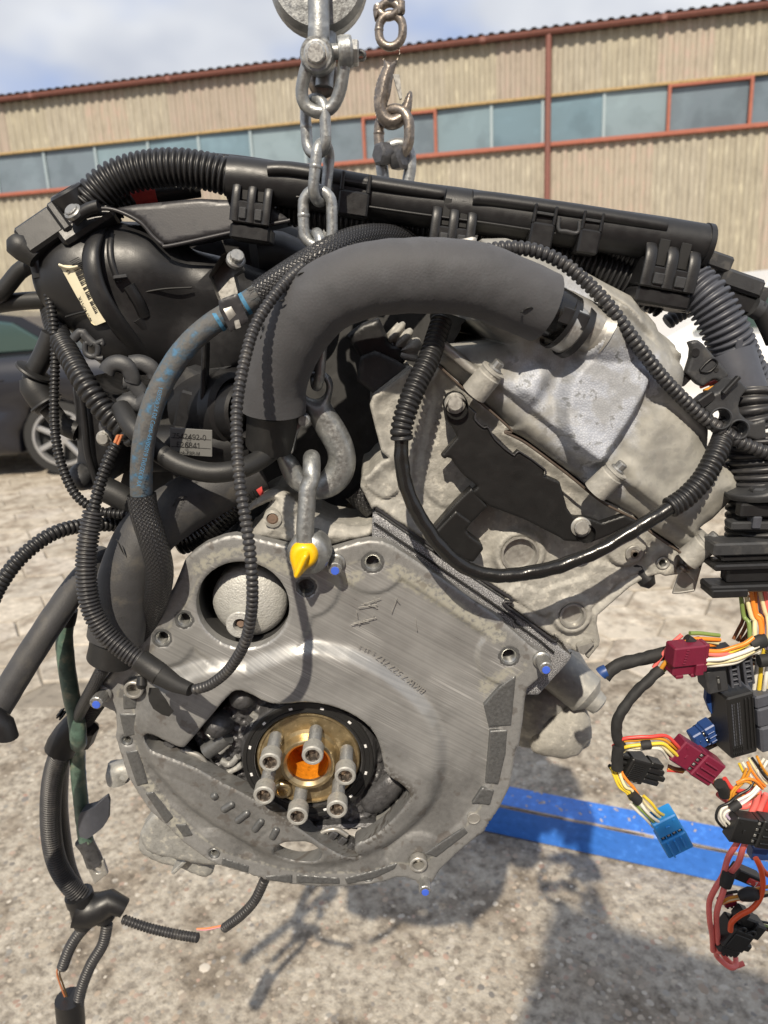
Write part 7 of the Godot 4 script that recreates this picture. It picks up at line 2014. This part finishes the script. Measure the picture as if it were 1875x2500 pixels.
func wiring() -> void:
	# sleeves and grommet at the right edge
	var sl := thing("loom_sleeve", "grey moulded sleeves below the very thick corrugated hose at the right edge", "sleeve")
	part("sleeve", tube(pv([2980, 13993, -380, 3018, 13862, -340, 3058, 13745, -300, 3116, 13603, -280]), 0.0225, {"sides": 26, "rf": func(t: float) -> float: return 1.0 - 0.12 * t}), M.plug_grey, sl)
	part("sleeve_tooth", box(fr(V(2987, 13977, -240), V(3042, 13978, -240), V(2976, 14110, -240)), Vector3(0, 0, -0.01), Vector3(0.006, 0.015, 0), 0.001), M.plug_grey, sl)
	part("sleeve", tube(pv([3369, 13824, -700, 3404, 13708, -660, 3439, 13564, -600, 3472, 13419, -560]), 0.0165, {"sides": 22}), M.plug_grey, sl)
	var gr := thing("rubber_grommet", "big dusty black bellows grommet with its stepped bulkhead plate at the right edge", "grommet")
	part("bellows", tube(pv([3107, 13710, -200, 3105, 13562, -160, 3136, 13388, -140]), 0.0215, {"sides": 30, "pitch": 0.0062, "dep": 0.004}), M.conduit_dusty, gr)
	part("bellows", tube(pv([3194, 13328, -160, 3202, 13160, -140, 3213, 13019, -120, 3227, 12803, -100]), 0.0272, {"sides": 34, "pitch": 0.0058, "dep": 0.0036}), M.conduit_dusty, gr)
	part("bellows", tube(pv([3236, 12818, -100, 3244, 12660, -80, 3268, 12394, -60]), 0.0285, {"sides": 34, "pitch": 0.0064, "dep": 0.0036, "rf": func(t: float) -> float: return 1.0 + 0.1 * t}), M.rubber, gr)
	var f := fr(V(2675, 12483, 300), V(3115, 12475, 300), V(2670, 12562, 300))
	for q in [[0.0, -0.006, 0.005, -0.024, 0.0, 1], [0.009, -0.0125, -0.0065, -0.02, -0.004, 0], [0.002, -0.019, -0.0135, -0.024, 0.0, 0], [0.016, -0.032, -0.019, -0.02, -0.006, 0], [0.0, -0.0385, -0.032, -0.022, 0.0, 0]]:
		part("plate", box(f, Vector3(q[0], q[1], q[3]), Vector3(0.075, q[2], q[4]), 0.0015), M.plastic_dusty if q[5] else M.plastic, gr)
	part("plate_foot", box(f, Vector3(0.0, -0.041, -0.02), Vector3(0.03, -0.034, 0.004), 0.001), M.plastic, gr)
	var gc := thing("grommet_clamp", "black plastic clamp strapped round the ribbed grommet", "clamp")
	part("band", tube(pv([3151, 12978, 40, 3157, 12957, 40, 3167, 12885, 40]), 0.0315, {"sides": 28, "rf": func(t: float) -> float: return 0.96 + 0.05 * sin(PI * t)}), M.plastic_dusty, gc)
	var f3 := fr(V(2987, 12852, 240), V(3112, 12846, 240), V(2971, 13040, 240))
	part("buckle", box(f3, Vector3(0, 0, -0.01), Vector3(0.03, 0.0115, 0), 0.0015), M.plastic_dusty, gc)
	part("buckle", box(f3, Vector3(-0.009, -0.0125, -0.01), Vector3(0.03, -0.001, 0.001), 0.0015), M.plastic, gc)
	part("buckle_leg", box(f3, Vector3(0.002, -0.022, -0.01), Vector3(0.009, -0.0115, 0.002), 0.001), M.plug_grey, gc)
	part("buckle", box(f3, Vector3(-0.014, -0.024, -0.014), Vector3(0.03, -0.017, -0.001), 0.0012), M.plastic_dusty, gc)
	# flat plate and cross-shaped bracket beside the valve cover
	var pb := thing("plug_cover", "flat black plastic plate with a moulded window beside the valve cover", "cover plate")
	var pl := p2(pv([2532, 14131, -80, 2599, 14142, -80, 2641, 14112, -80, 2868, 13863, -80, 2859, 13836, -80, 2827, 13790, -80, 2799, 13802, -80, 2770, 13820, -80, 2736, 13821, -80, 2703, 13796, -80, 2661, 13765, -80, 2622, 13787, -80, 2586, 13822, -80, 2521, 13879, -80, 2554, 14004, -80, 2556, 14077, -80]))
	part("plate", relief(pl, level(-0.008), -0.016, 0.0014, {"bev": 0.0012}), M.plastic_dusty, pb)
	part("side_flap", relief(p2(pv([2497, 13769, -120, 2537, 13875, -120, 2581, 13833, -120, 2523, 13774, -120])), level(-0.012), -0.02, 0.0014, {}), M.plastic, pb)
	part("window_edge", tube(pv([2624, 13909, -70, 2712, 13994, -70, 2763, 13955, -70, 2706, 13888, -70, 2645, 13889, -70]), 0.0008, {"closed": true, "sides": 6, "sub": 2}), M.plastic, pb)
	part("peg", turned(zx(V(2578, 14046, -80), Vector3(0, 0, 1)), [Vector2(0.0035, -0.001), Vector2(0.0034, 0.001), Vector2(0, 0.001)], 18), M.plastic, pb)
	part("peg_hole", turned(zx(V(2759, 13898, -76), Vector3(0, 0, 1)), [Vector2(0.002, 0.0), Vector2(0.0016, 0.0002), Vector2(0, 0.0)], 14), M.hole, pb)
	var cw := thing("plug_wires", "short copper-coloured wires showing between the flat plate and the cross-shaped bracket", "wire")
	wires(cw, pv([2703, 13707, -160, 2757, 13731, -160, 2824, 13756, -160, 2878, 13780, -160]), ["ochre", "brown", "ochre", "pink"], 0.0016, 0.003, 5)
	var cb := thing("loom_bracket", "black plastic bracket with two round tube holders at the right of the valve cover", "bracket")
	var hol := circ(p2(pv([2884, 13434, 120]))[0], 0.0062, 20)
	var hol2 := circ(p2(pv([2731, 13529, 120]))[0], 0.007, 20)
	part("plate", relief(p2(pv([2546, 13652, 120, 2622, 13714, 120, 2699, 13743, 120, 2811, 13833, 120, 2851, 13838, 120, 2896, 13811, 120, 2958, 13749, 120, 2896, 13688, 120, 2882, 13622, 120, 2903, 13561, 120, 2957, 13512, 120, 3027, 13475, 120, 3115, 13507, 120, 3130, 13341, 120, 3067, 13324, 120, 2963, 13363, 120, 2932, 13323, 120, 2851, 13327, 120, 2817, 13411, 120, 2778, 13392, 120, 2689, 13424, 120, 2662, 13519, 120, 2631, 13581, 120, 2589, 13610, 120])), func(p: Vector2, _d: float) -> float: return 0.01 + 0.003 * sin(p.x * 120.0), -0.006, 0.0014, {"bev": 0.0015, "holes": [hol, hol2]}), M.plastic_dusty, cb)
	for q in [[V(2722, 13533, 140), 0.0092], [V(2874, 13438, 140), 0.0085]]:
		var r: float = q[1]
		part("tube_holder", turned(zx(q[0], Vector3(-0.1, 0.15, 1)), [Vector2(r, -0.012), Vector2(r, 0.001), Vector2(r - 0.001, 0.002), Vector2(r - 0.0018, 0.001), Vector2(r - 0.0018, -0.012)], 28), M.plastic_dusty, cb)
	part("rail", box(fr(V(2736, 13713, 160), V(2827, 13813, 160), V(2713, 13754, 160)), Vector3(0, 0.001, -0.004), Vector3(0.018, 0.004, 0.002), 0.0008), M.plastic, cb)
	part("step", box(fr(V(2570, 13628, 100), V(2653, 13684, 100), V(2554, 13656, 100)), Vector3(0, -0.002, -0.01), Vector3(0.014, 0.006, 0.002), 0.001), M.plastic, cb)
	# lid box and its cable, upper right
	var lb := thing("cable_box", "flat black lidded cable box on the right end of the duct", "box")
	var lf := fr(V(2788, 14627, -600), V(3304, 14438, -600), V(2795, 14728, -600))
	part("lid", box(lf, Vector3(0.02, 0.001, -0.03), Vector3(0.058, 0.0165, 0), 0.0025), M.plastic_dusty, lb)
	part("lid_end", box(lf, Vector3(-0.004, 0.012, -0.03), Vector3(0.024, 0.0255, 0), 0.002), M.plastic_dusty, lb)
	part("base", box(lf, Vector3(0.012, -0.014, -0.03), Vector3(0.0585, 0.0, -0.003), 0.002), M.plastic, lb)
	part("gland", tube(pv([3284, 14370, -620, 3352, 14331, -620]), 0.0085, {"sides": 16}), M.plastic_dusty, lb)
	part("lid_catch", box(lf, Vector3(0.058, -0.002, -0.026), Vector3(0.066, 0.012, -0.004), 0.001), M.plastic_dusty, lb)
	lone("edge_cable", tube(pv([3321, 14361, -620, 3368, 14317, -620, 3410, 14251, -620, 3454, 14172, -620, 3507, 14069, -620]), 0.0082, {"sides": 18}), M.rubber, "smooth dark cable leaving the flat cable box over the white car", "cable")
	lone("block_stub", relief(p2(pv([2326, 14541, -700, 2444, 14508, -700, 2563, 14467, -700, 2533, 14349, -700, 2449, 14416, -700, 2373, 14462, -700])), level(-0.07), -0.12, 0.002, {"bev": 0.002}), M.sheet_dark, "dark angular bracket end showing over the valve cover top right", "bracket")
	lone("duct_shadow_block", box(fr(V(2367, 14602, -700), V(2780, 14506, -700), V(2363, 14685, -700)), Vector3(-0.002, -0.016, -0.04), Vector3(0.046, 0.012, 0.0), 0.002), M.plastic, "black plastic block under the rightmost duct clip", "block")
	lone("rear_tube", tube(pv([2804, 14248, -1300, 2866, 14292, -1300, 2928, 14327, -1300, 3006, 14362, -1300]), 0.0075, {"sides": 18, "pitch": 0.0045, "dep": 0.001}), M.conduit_dusty, "short corrugated tube behind the thick hose, against the white car's window", "tube")
	# main bundle dropping from the grommet
	var mb := thing("wire_bundle", "thick bundle of white, orange and yellow wires dropping from the grommet at the right edge", "wires")
	wires(mb, pv([3081, 12217, 100, 3113, 12056, 120, 3158, 11832, 140, 3187, 11791, 160, 3194, 11703, 180, 3184, 11597, 200]), ["green", "cream", "orange", "orange", "cream", "pink"], 0.0019, 0.0038, 11)
	wires(mb, pv([3196, 12197, 60, 3246, 12072, 80, 3300, 11877, 80, 3309, 11789, 80, 3341, 11631, 80, 3338, 11462, 80]), ["lilac", "lilac", "white", "yellow", "green"], 0.0018, 0.0036, 12)
	wires(mb, pv([3184, 11920, -60, 3181, 11786, -60, 3207, 11674, -60, 3190, 11546, -80, 3150, 11457, -100]), ["brown", "brown", "brown", "cream"], 0.0016, 0.0034, 13)
	wires(mb, pv([3331, 11453, 60, 3326, 11302, 60, 3321, 11159, 60, 3326, 11004, 40]), ["white", "yellow", "white", "cream", "lilac"], 0.0018, 0.0037, 14)
	wires(mb, pv([3202, 11290, -100, 3287, 11274, -80, 3320, 11313, -40, 3335, 11433, 20]), ["brown", "white", "black", "brown"], 0.0014, 0.003, 15)
	strap("tape_band", "dark tape band round the brown wires under the grommet", pv([3190, 11790, 0, 3187, 11722, 0]), 0.0048, 0.8)
	strap("tape_band", "dark tape band round the white and orange wires right of the upper maroon connector", pv([3085, 11582, 240, 3132, 11609, 240, 3199, 11615, 220]), 0.0049, 1.3)
	strap("tape_band", "dark tape band just below the other one, at the picture's right edge", pv([3204, 11389, 160, 3285, 11395, 160, 3322, 11393, 160]), 0.0052, 1.1)
	# upper maroon connector and its wires
	var c1 := fr(V(2403, 11475, 340), V(2658, 11470, 300), V(2447, 11626, 340))
	var m1 := thing("plug_connector", "upper maroon connector, lying on its side between orange and white wires", "connector")
	part("housing", box(c1, Vector3(-0.002, -0.002, -0.016), Vector3(0.027, 0.0165, 0), 0.0012), M.burgundy, m1)
	part("back", box(c1, Vector3(0.0, -0.012, -0.018), Vector3(0.025, -0.001, -0.003), 0.0012), M.burgundy, m1)
	part("mouth", box(c1, Vector3(0.026, -0.010, -0.018), Vector3(0.031, 0.0165, -0.001), 0.0012), M.burgundy, m1)
	for k in 6:
		part("rib", box(c1, Vector3(0.006 + 0.0005 * k, 0.001 + 0.0024 * k, -0.001), Vector3(0.0085 + 0.0005 * k, 0.0026 + 0.0024 * k, 0.0009), 0.0003), M.burgundy, m1)
	for k in 2:
		part("foot", box(c1, Vector3(0.003 + 0.014 * k, -0.0145, -0.016), Vector3(0.010 + 0.012 * k, -0.011, -0.002), 0.0008), M.burgundy, m1)
	part("latch", box(c1, Vector3(0.019, -0.0115, -0.01), Vector3(0.0265, -0.0005, 0.001), 0.0008), M.burgundy, m1)
	var w1 := thing("connector_wires", "orange, yellow and white wires curving from the upper maroon connector to a tape band", "wires")
	wires(w1, pv([2683, 11487, 260, 2817, 11485, 260, 2948, 11512, 260, 3047, 11550, 250, 3128, 11594, 240]), ["white", "cream", "white", "yellow", "orange"], 0.0019, 0.0036, 21)
	wires(w1, pv([2680, 11534, 280, 2804, 11527, 280, 2916, 11520, 270]), ["pink"], 0.002, 0.003, 22)
	var w2 := thing("connector_wires", "orange and green wires curving up behind the upper maroon connector from the taped branch", "wires")
	wires(w2, pv([2344, 11335, 140, 2395, 11443, 160, 2471, 11557, 180, 2556, 11630, 180]), ["green", "orange", "ochre", "pink"], 0.0019, 0.0034, 23)
	wires(w2, pv([2582, 11629, 160, 2681, 11615, 140, 2782, 11590, 120, 2865, 11565, 100]), ["orange", "cream", "orange", "green"], 0.0018, 0.003, 24)
	strap("tape_band", "small black tape band above the upper maroon connector", pv([2537, 11658, 200, 2579, 11627, 200, 2626, 11583, 190]), 0.0043)
	lone("taped_cable", tube(pv([2794, 11522, 60, 2631, 11502, 60, 2478, 11483, 80, 2307, 11457, 100, 2173, 11439, 120, 2022, 11423, 140, 1926, 11388, 160, 1850, 11323, 180]), 0.0058, {"sides": 18, "wob": 0.0014, "wf": 120.0}), M.tape, "black taped cable pointing left with a blue tip", "cable")
	lone("cable_tip", tube(pv([1866, 11377, 180, 1832, 11364, 180, 1817, 11350, 180]), 0.0058, {"sides": 12}), M.plug_navy, "blue end of the black taped cable", "cable end")
	lone("taped_branch", tube(pv([2349, 11355, 160, 2285, 11309, 180, 2200, 11244, 200, 2114, 11170, 220, 2030, 11074, 240, 1968, 10988, 260, 1949, 10877, 260, 1958, 10763, 260, 2003, 10656, 260]), 0.0046, {"sides": 18, "wob": 0.0012, "wf": 130.0}), M.tape, "long black taped branch curving down to the black connector", "cable")
	# big control-unit connector with its lever
	var ec := thing("control_unit_plug", "big black multi-way connector with a grey lever cover at the right edge", "connector")
	var ef := fr(V(3033, 10429, 180), V(3285, 10464, 140), V(2752, 11124, 200))
	part("housing", box(ef, Vector3(0.0, 0.0, -0.03), Vector3(0.026, 0.062, 0), 0.0015), M.plug_black, ec)
	for r in 4:
		for k in 13:
			part("slot", box(ef, Vector3(0.0035 + 0.0019 * r + (0.0016 if r > 1 else 0.0), 0.013 + 0.0033 * k, -0.001), Vector3(0.0045 + 0.0019 * r + (0.0016 if r > 1 else 0.0), 0.0156 + 0.0033 * k, 0.0005), 0.0001), M.plug_grey if r % 2 == 0 else M.plastic_dusty, ec)
	for k in 3:
		part("side_rail", box(ef, Vector3(0.016 + 0.0035 * k, 0.006, -0.002), Vector3(0.0172 + 0.0035 * k, 0.058, 0.0016), 0.0004), M.plug_black, ec)
	for k in 12:
		part("rib", box(ef, Vector3(0.002 + 0.0018 * (k % 6), 0.002 + 0.0055 * (k / 6), -0.001), Vector3(0.003 + 0.0018 * (k % 6), 0.006 + 0.0055 * (k / 6), 0.0009), 0.0002), M.plug_black, ec)
	part("lever", box(ef, Vector3(0.0275, 0.0, -0.032), Vector3(0.062, 0.026, 0.004), 0.002), M.plug_grey, ec)
	part("lever", box(ef, Vector3(0.0265, 0.0265, -0.032), Vector3(0.062, 0.045, 0.0035), 0.0015), M.plug_grey, ec)
	part("lever", box(ef, Vector3(0.0255, 0.0455, -0.03), Vector3(0.056, 0.0575, 0.003), 0.0015), M.plug_grey, ec)
	var lt := fr(V(2790, 11077, 120), V(3198, 11157, 120), V(2773, 11581, 120))
	part("lattice_side", box(lt, Vector3(0.0, 0.0, -0.02), Vector3(0.018, 0.024, 0.004), 0.0015), M.plastic_dusty, ec)
	part("lattice_slot", box(lt, Vector3(0.0085, 0.003, 0.003), Vector3(0.0115, 0.017, 0.0046), 0.0005), M.hole, ec)
	part("lattice_slot", box(lt, Vector3(0.0088, 0.010, 0.0032), Vector3(0.0108, 0.0145, 0.005), 0.0005), M.tag_grey, ec)
	for k in 2:
		var x0 := 0.021 + 0.012 * k
		part("lattice_post", box(lt, Vector3(x0, 0.001, -0.016), Vector3(x0 + 0.0022, 0.031, 0.0035), 0.0006), M.plug_grey, ec)
		part("lattice_post", box(lt, Vector3(x0 + 0.0065, 0.001, -0.016), Vector3(x0 + 0.0087, 0.031, 0.0035), 0.0006), M.plug_grey, ec)
		for j in 6:
			part("lattice_bar", box(lt, Vector3(x0 + 0.002, 0.003 + 0.005 * j, -0.003), Vector3(x0 + 0.0068, 0.0044 + 0.005 * j, 0.003), 0.0003), M.plug_grey, ec)
	part("lattice_top", box(lt, Vector3(0.004, 0.038, -0.01), Vector3(0.026, 0.0405, 0.004), 0.0008), M.plastic, ec)
	part("lattice_top", box(lt, Vector3(0.002, 0.031, -0.012), Vector3(0.018, 0.0385, 0.003), 0.001), M.plastic, ec)
	part("back_strip", relief(p2(pv([2884, 11035, -80, 2880, 10887, -80, 2938, 10744, -80, 2966, 10753, -80, 2923, 10959, -80])), level(-0.008), -0.014, 0.0012, {}), M.plug_navy, ec)
	# navy connector tucked behind it
	var nv := connector("plug_connector", "small navy blue connector half hidden behind the big black connector", fr(V(2839, 10381, -40), V(3044, 10489, -60), V(2763, 10507, -40)), 0.024, 0.017, 0.014, M.plug_navy, 2)
	part("side_block", box(fr(V(2947, 10314, -100), V(3117, 10405, -100), V(2890, 10582, -100)), Vector3(0, 0, -0.012), Vector3(0.022, 0.026, -0.002), 0.001), M.plug_black, nv)
	# black connector with ribs at the branch end
	var bk := thing("plug_connector", "square black ribbed connector at the end of the long taped branch", "connector")
	var bf := fr(V(2037, 10283, 200), V(2263, 10177, 160), V(2011, 10545, 220))
	part("housing", box(bf, Vector3(0, 0, -0.02), Vector3(0.0215, 0.0235, 0), 0.0012), M.plug_black, bk)
	for k in 9:
		part("rib", box(bf, Vector3(0.0025, 0.003 + 0.0019 * k, -0.001), Vector3(0.0155, 0.004 + 0.0019 * k, 0.0009), 0.0003), M.plug_black, bk)
	for k in 2:
		part("mark", box(bf, Vector3(0.008 + 0.005 * k, 0.0012, -0.0005), Vector3(0.0108 + 0.005 * k, 0.0019, 0.0004), 0.0001), M.tag_grey, bk)
	for k in 4:
		part("step", box(bf, Vector3(0.022, 0.0015 + 0.0058 * k, -0.018 + 0.001 * k), Vector3(0.044 - 0.004 * absf(k - 1.0), 0.0065 + 0.0058 * k, -0.002), 0.001), M.plug_black if k % 2 else M.plastic, bk)
	for k in 4:
		part("tooth", box(bf, Vector3(-0.0085, 0.001 + 0.006 * k, -0.016), Vector3(0.0, 0.0045 + 0.006 * k, -0.004), 0.0008), M.plug_black, bk)
	part("tape_tail", tube(pv([1963, 10692, 280, 1958, 10577, 280, 1962, 10461, 280]), 0.0050, {"sides": 14, "wob": 0.0008, "wf": 120.0}), M.tape, bk)
	# lower maroon connector
	connector("plug_connector", "lower maroon connector with contact windows, sloping down to the right", fr(V(2419, 10534, 300), V(2805, 10229, 260), V(2490, 10712, 300)), 0.050, 0.0225, 0.015, M.burgundy, 4)
	var w3 := thing("connector_wires", "red, yellow and white wires looping from the taped branch into the lower maroon connector", "wires")
	wires(w3, pv([1992, 10633, 240, 2031, 10704, 280, 2125, 10717, 300, 2226, 10739, 320, 2336, 10728, 320, 2420, 10649, 300, 2482, 10567, 260]), ["white", "cream", "yellow", "ochre", "red"], 0.0016, 0.0033, 31)
	wires(w3, pv([2487, 10319, 100, 2546, 10319, 120, 2634, 10292, 120]), ["red", "ochre", "brown"], 0.0016, 0.003, 32)
	strap("tape_band", "small black tape band on the wires left of the lower maroon connector", pv([2154, 10716, 320, 2188, 10727, 330, 2227, 10730, 330]), 0.0041)
	# yellow wires to the light blue connector
	var w4 := thing("connector_wires", "yellow and white wires running down to the light blue connector", "wires")
	wires(w4, pv([1971, 10444, 240, 1986, 10372, 260, 2029, 10287, 280, 2087, 10231, 280, 2137, 10152, 280]), ["yellow", "yellow", "cream", "orange"], 0.0014, 0.0028, 41)
	wires(w4, pv([2157, 10129, 280, 2227, 10038, 280, 2302, 9946, 280, 2398, 9843, 240]), ["white", "green", "white", "cream", "yellow"], 0.0014, 0.0036, 42)
	strap("tape_band", "black tape band above the light blue connector", pv([2091, 10213, 300, 2125, 10173, 300, 2159, 10133, 300]), 0.0046)
	connector("plug_connector", "light blue connector hanging in front of the blue steel beam", fr(V(2299, 9862, 300), V(2532, 9392, 240), V(2438, 9992, 300)) * Transform3D(Basis(), Vector3(0, 0, 0)), 0.046, 0.0235, 0.016, M.plug_blue, 4)
	# black connector at the right edge, red cables behind
	connector("plug_connector", "flat black connector at the right edge in front of the red cables", fr(V(2977, 9694, 360), V(3355, 9589, 340), V(2966, 9970, 360)), 0.05, 0.0265, 0.014, M.plug_black, 4)
	var rc := thing("red_cables", "pair of thick red cables looping down round the black relay socket", "cables")
	wires(rc, pv([3370, 10035, 140, 3324, 9896, 160, 3252, 9713, 180, 3181, 9528, 200, 3116, 9364, 220, 3051, 9199, 240, 2983, 9068, 260, 2946, 8904, 260, 2943, 8736, 260, 3013, 8496, 220, 3067, 8265, 180]), ["pink", "pink"], 0.0027, 0.0055, 51)
	wires(rc, pv([3066, 8290, 180, 3106, 8161, 180, 3184, 8067, 180, 3267, 8053, 160, 3305, 8072, 120]), ["pink"], 0.0026, 0.0072, 52)
	wires(rc, pv([3117, 8237, 120, 3213, 8044, 100, 3322, 7964, 80, 3405, 7964, 60]), ["pink"], 0.0026, 0.0072, 53)
	wires(rc, pv([3457, 9941, 80, 3419, 9823, 100, 3371, 9700, 100]), ["pink", "red"], 0.0029, 0.007, 54)
	strap("tape_band", "black tape band round the pair of red cables", pv([3071, 9256, 240, 3049, 9196, 250, 3032, 9127, 250]), 0.0060)
	lone("orange_cable", tube(pv([3307, 9405, 240, 3355, 9292, 260, 3377, 9145, 280, 3351, 9001, 300, 3271, 8906, 320, 3157, 8860, 340, 3085, 8781, 340, 3089, 8665, 320]), 0.0025, {"sides": 14}), wm("vermilion"), "single orange-red cable bending into the black relay socket", "cable")
	lone("orange_cable", tube(pv([3353, 9333, 200, 3422, 9212, 200, 3507, 9137, 200]), 0.0025, {"sides": 14}), wm("vermilion"), "orange-red cable running out of the picture at the right edge", "cable")
	var rs := thing("relay_socket", "black relay socket hanging lowest on the red cables", "connector")
	var rf := fr(V(3031, 8420, 280), V(3336, 8235, 240), V(2974, 8676, 300))
	part("housing", box(rf, Vector3(0, 0.002, -0.022), Vector3(0.0265, 0.026, 0), 0.0015), M.plug_black, rs)
	part("face", box(rf, Vector3(0.003, 0.005, -0.001), Vector3(0.022, 0.021, 0.001), 0.0005), M.plug_black, rs)
	part("foot", box(rf, Vector3(0.003, -0.006, -0.02), Vector3(0.027, 0.0015, -0.002), 0.001), M.plug_black, rs)
	for k in 4:
		part("tooth", box(rf, Vector3(0.012 + 0.004 * k, -0.0095 + 0.0008 * k, -0.014), Vector3(0.0145 + 0.004 * k, -0.005, -0.003), 0.0005), M.plug_black, rs)
	part("side_latch", box(rf, Vector3(0.027, 0.004, -0.014), Vector3(0.0345, 0.0125, -0.002), 0.0015), M.plug_black, rs)
	part("upper_block", box(rf, Vector3(0.006, 0.026, -0.02), Vector3(0.0285, 0.037, -0.006), 0.0015), M.plug_black, rs)
	part("upper_block", box(rf, Vector3(0.0225, 0.020, -0.02), Vector3(0.0345, 0.0365, -0.002), 0.0015), M.plug_black, rs)
	part("upper_block", box(rf, Vector3(-0.001, 0.031, -0.016), Vector3(0.01, 0.0435, -0.004), 0.0015), M.plug_black, rs)
	for k in 2:
		part("arch", tube(PackedVector3Array([rf * Vector3(0.002 + 0.012 * k, 0.021, -0.002), rf * Vector3(0.005 + 0.012 * k, 0.029, 0.0), rf * Vector3(0.0105 + 0.012 * k, 0.029, 0.0), rf * Vector3(0.0132 + 0.012 * k, 0.021, -0.002)]), 0.0011, {"sides": 8}), M.plug_black, rs)
	var fh := thing("fuse_holder", "black fuse holder with a red window, behind the red cables", "fuse holder")
	var ff := fr(V(3217, 9047, 80), V(3502, 8879, 60), V(3229, 9142, 80))
	part("holder", box(ff, Vector3(0, -0.002, -0.014), Vector3(0.03, 0.0095, 0), 0.001), M.plug_black, fh)
	part("fuse", box(ff, Vector3(0.0135, 0.0, -0.002), Vector3(0.0275, 0.006, 0.0012), 0.0006), wm("red"), fh)
	words("- 1", ff * Vector3(0.0165, 0.0018, 0.0013), ff * Vector3(0.0245, 0.0018, 0.0013), ff.basis.y, M.white, fh, "print")
	var tb := thing("taped_bundle", "taped bundle of thin dark and orange wires crossing at the lower right edge", "wires")
	wires(tb, pv([3034, 8878, 200, 3099, 8941, 220, 3196, 8978, 240]), ["orange", "cream", "ochre", "black"], 0.0014, 0.0027, 61)
	wires(tb, pv([3341, 9005, 240, 3438, 9023, 240, 3536, 9029, 240]), ["black", "black", "cream", "white", "ochre"], 0.0016, 0.003, 62)
	part("tape", tube(pv([3180, 8997, 260, 3240, 9036, 280, 3350, 9017, 260]), 0.0056, {"sides": 18, "wob": 0.0016, "wf": 160.0, "rf": func(t: float) -> float: return 0.85 + 0.3 * sin(PI * t)}), M.tape, tb)
	var mn := thing("plug_connector", "small dark maroon connector part under the taped bundle", "connector")
	var mf := fr(V(3132, 8724, 120), V(3271, 8753, 120), V(3136, 8809, 120))
	part("housing", box(mf, Vector3(0, 0, -0.01), Vector3(0.012, 0.0075, 0), 0.0008), M.burgundy, mn)
	for k in 3:
		part("tooth", box(mf, Vector3(0.002 + 0.004 * k, -0.0035, -0.008), Vector3(0.0042 + 0.004 * k, 0.0, -0.002), 0.0004), M.plug_black, mn)
	var lw := thing("loose_wires", "tangle of orange, white and black wires below the big connector at the right edge", "wires")
	wires(lw, pv([3196, 10394, 140, 3240, 10318, 160, 3307, 10206, 160, 3392, 10110, 140]), ["yellow", "white", "orange", "cream", "black", "ochre"], 0.0013, 0.0032, 71)
	wires(lw, pv([3356, 10398, 160, 3324, 10335, 160, 3321, 10259, 160, 3430, 10108, 140]), ["white", "white"], 0.0013, 0.003, 72)
	wires(lw, pv([3191, 10327, 200, 3145, 10199, 200, 3068, 10095, 200, 3060, 9963, 200, 3089, 9824, 180]), ["ochre", "ochre"], 0.0013, 0.0034, 73)
	wires(lw, pv([3080, 10196, 220, 3152, 10235, 220, 3240, 10194, 200, 3345, 10094, 160]), ["ochre", "orange"], 0.0014, 0.003, 74)
	wires(lw, pv([2936, 10205, 160, 3010, 10099, 140, 3100, 10050, 140, 3208, 10022, 140, 3320, 10060, 140]), ["brown", "orange", "red"], 0.0022, 0.0048, 75)
	wires(lw, pv([2988, 9993, 100, 3061, 9922, 100, 3142, 9887, 120, 3230, 9871, 120, 3305, 9901, 120, 3335, 10000, 120]), ["pink"], 0.0026, 0.004, 76)
	wires(lw, pv([3271, 10164, 220, 3209, 10106, 240, 3109, 10061, 260, 3009, 10016, 280, 2946, 9975, 280, 2937, 9910, 280, 2996, 9813, 260, 3048, 9745, 220]), ["black", "white", "white", "lilac"], 0.0013, 0.003, 77)
	wires(lw, pv([3425, 8482, 80, 3529, 8457, 80, 3656, 8418, 80]), ["brown", "black", "green", "black"], 0.0013, 0.003, 78)
	strap("tape_band", "black tape band round the white wires above the flat black connector", pv([3000, 10004, 300, 3036, 10029, 300, 3077, 10047, 290]), 0.0040)
	strap("tape_band", "black tape band on the orange wires below the lower maroon connector", pv([2933, 10201, 200, 2975, 10130, 180, 3005, 10048, 160]), 0.0053)
	lone("plug_connector", box(fr(V(3350, 9248, 100), V(3530, 9237, 100), V(3330, 9367, 100)), Vector3(0, 0, -0.012), Vector3(0.024, 0.014, 0), 0.001), M.plug_navy, "blue connector edge showing under the flat black connector", "connector")
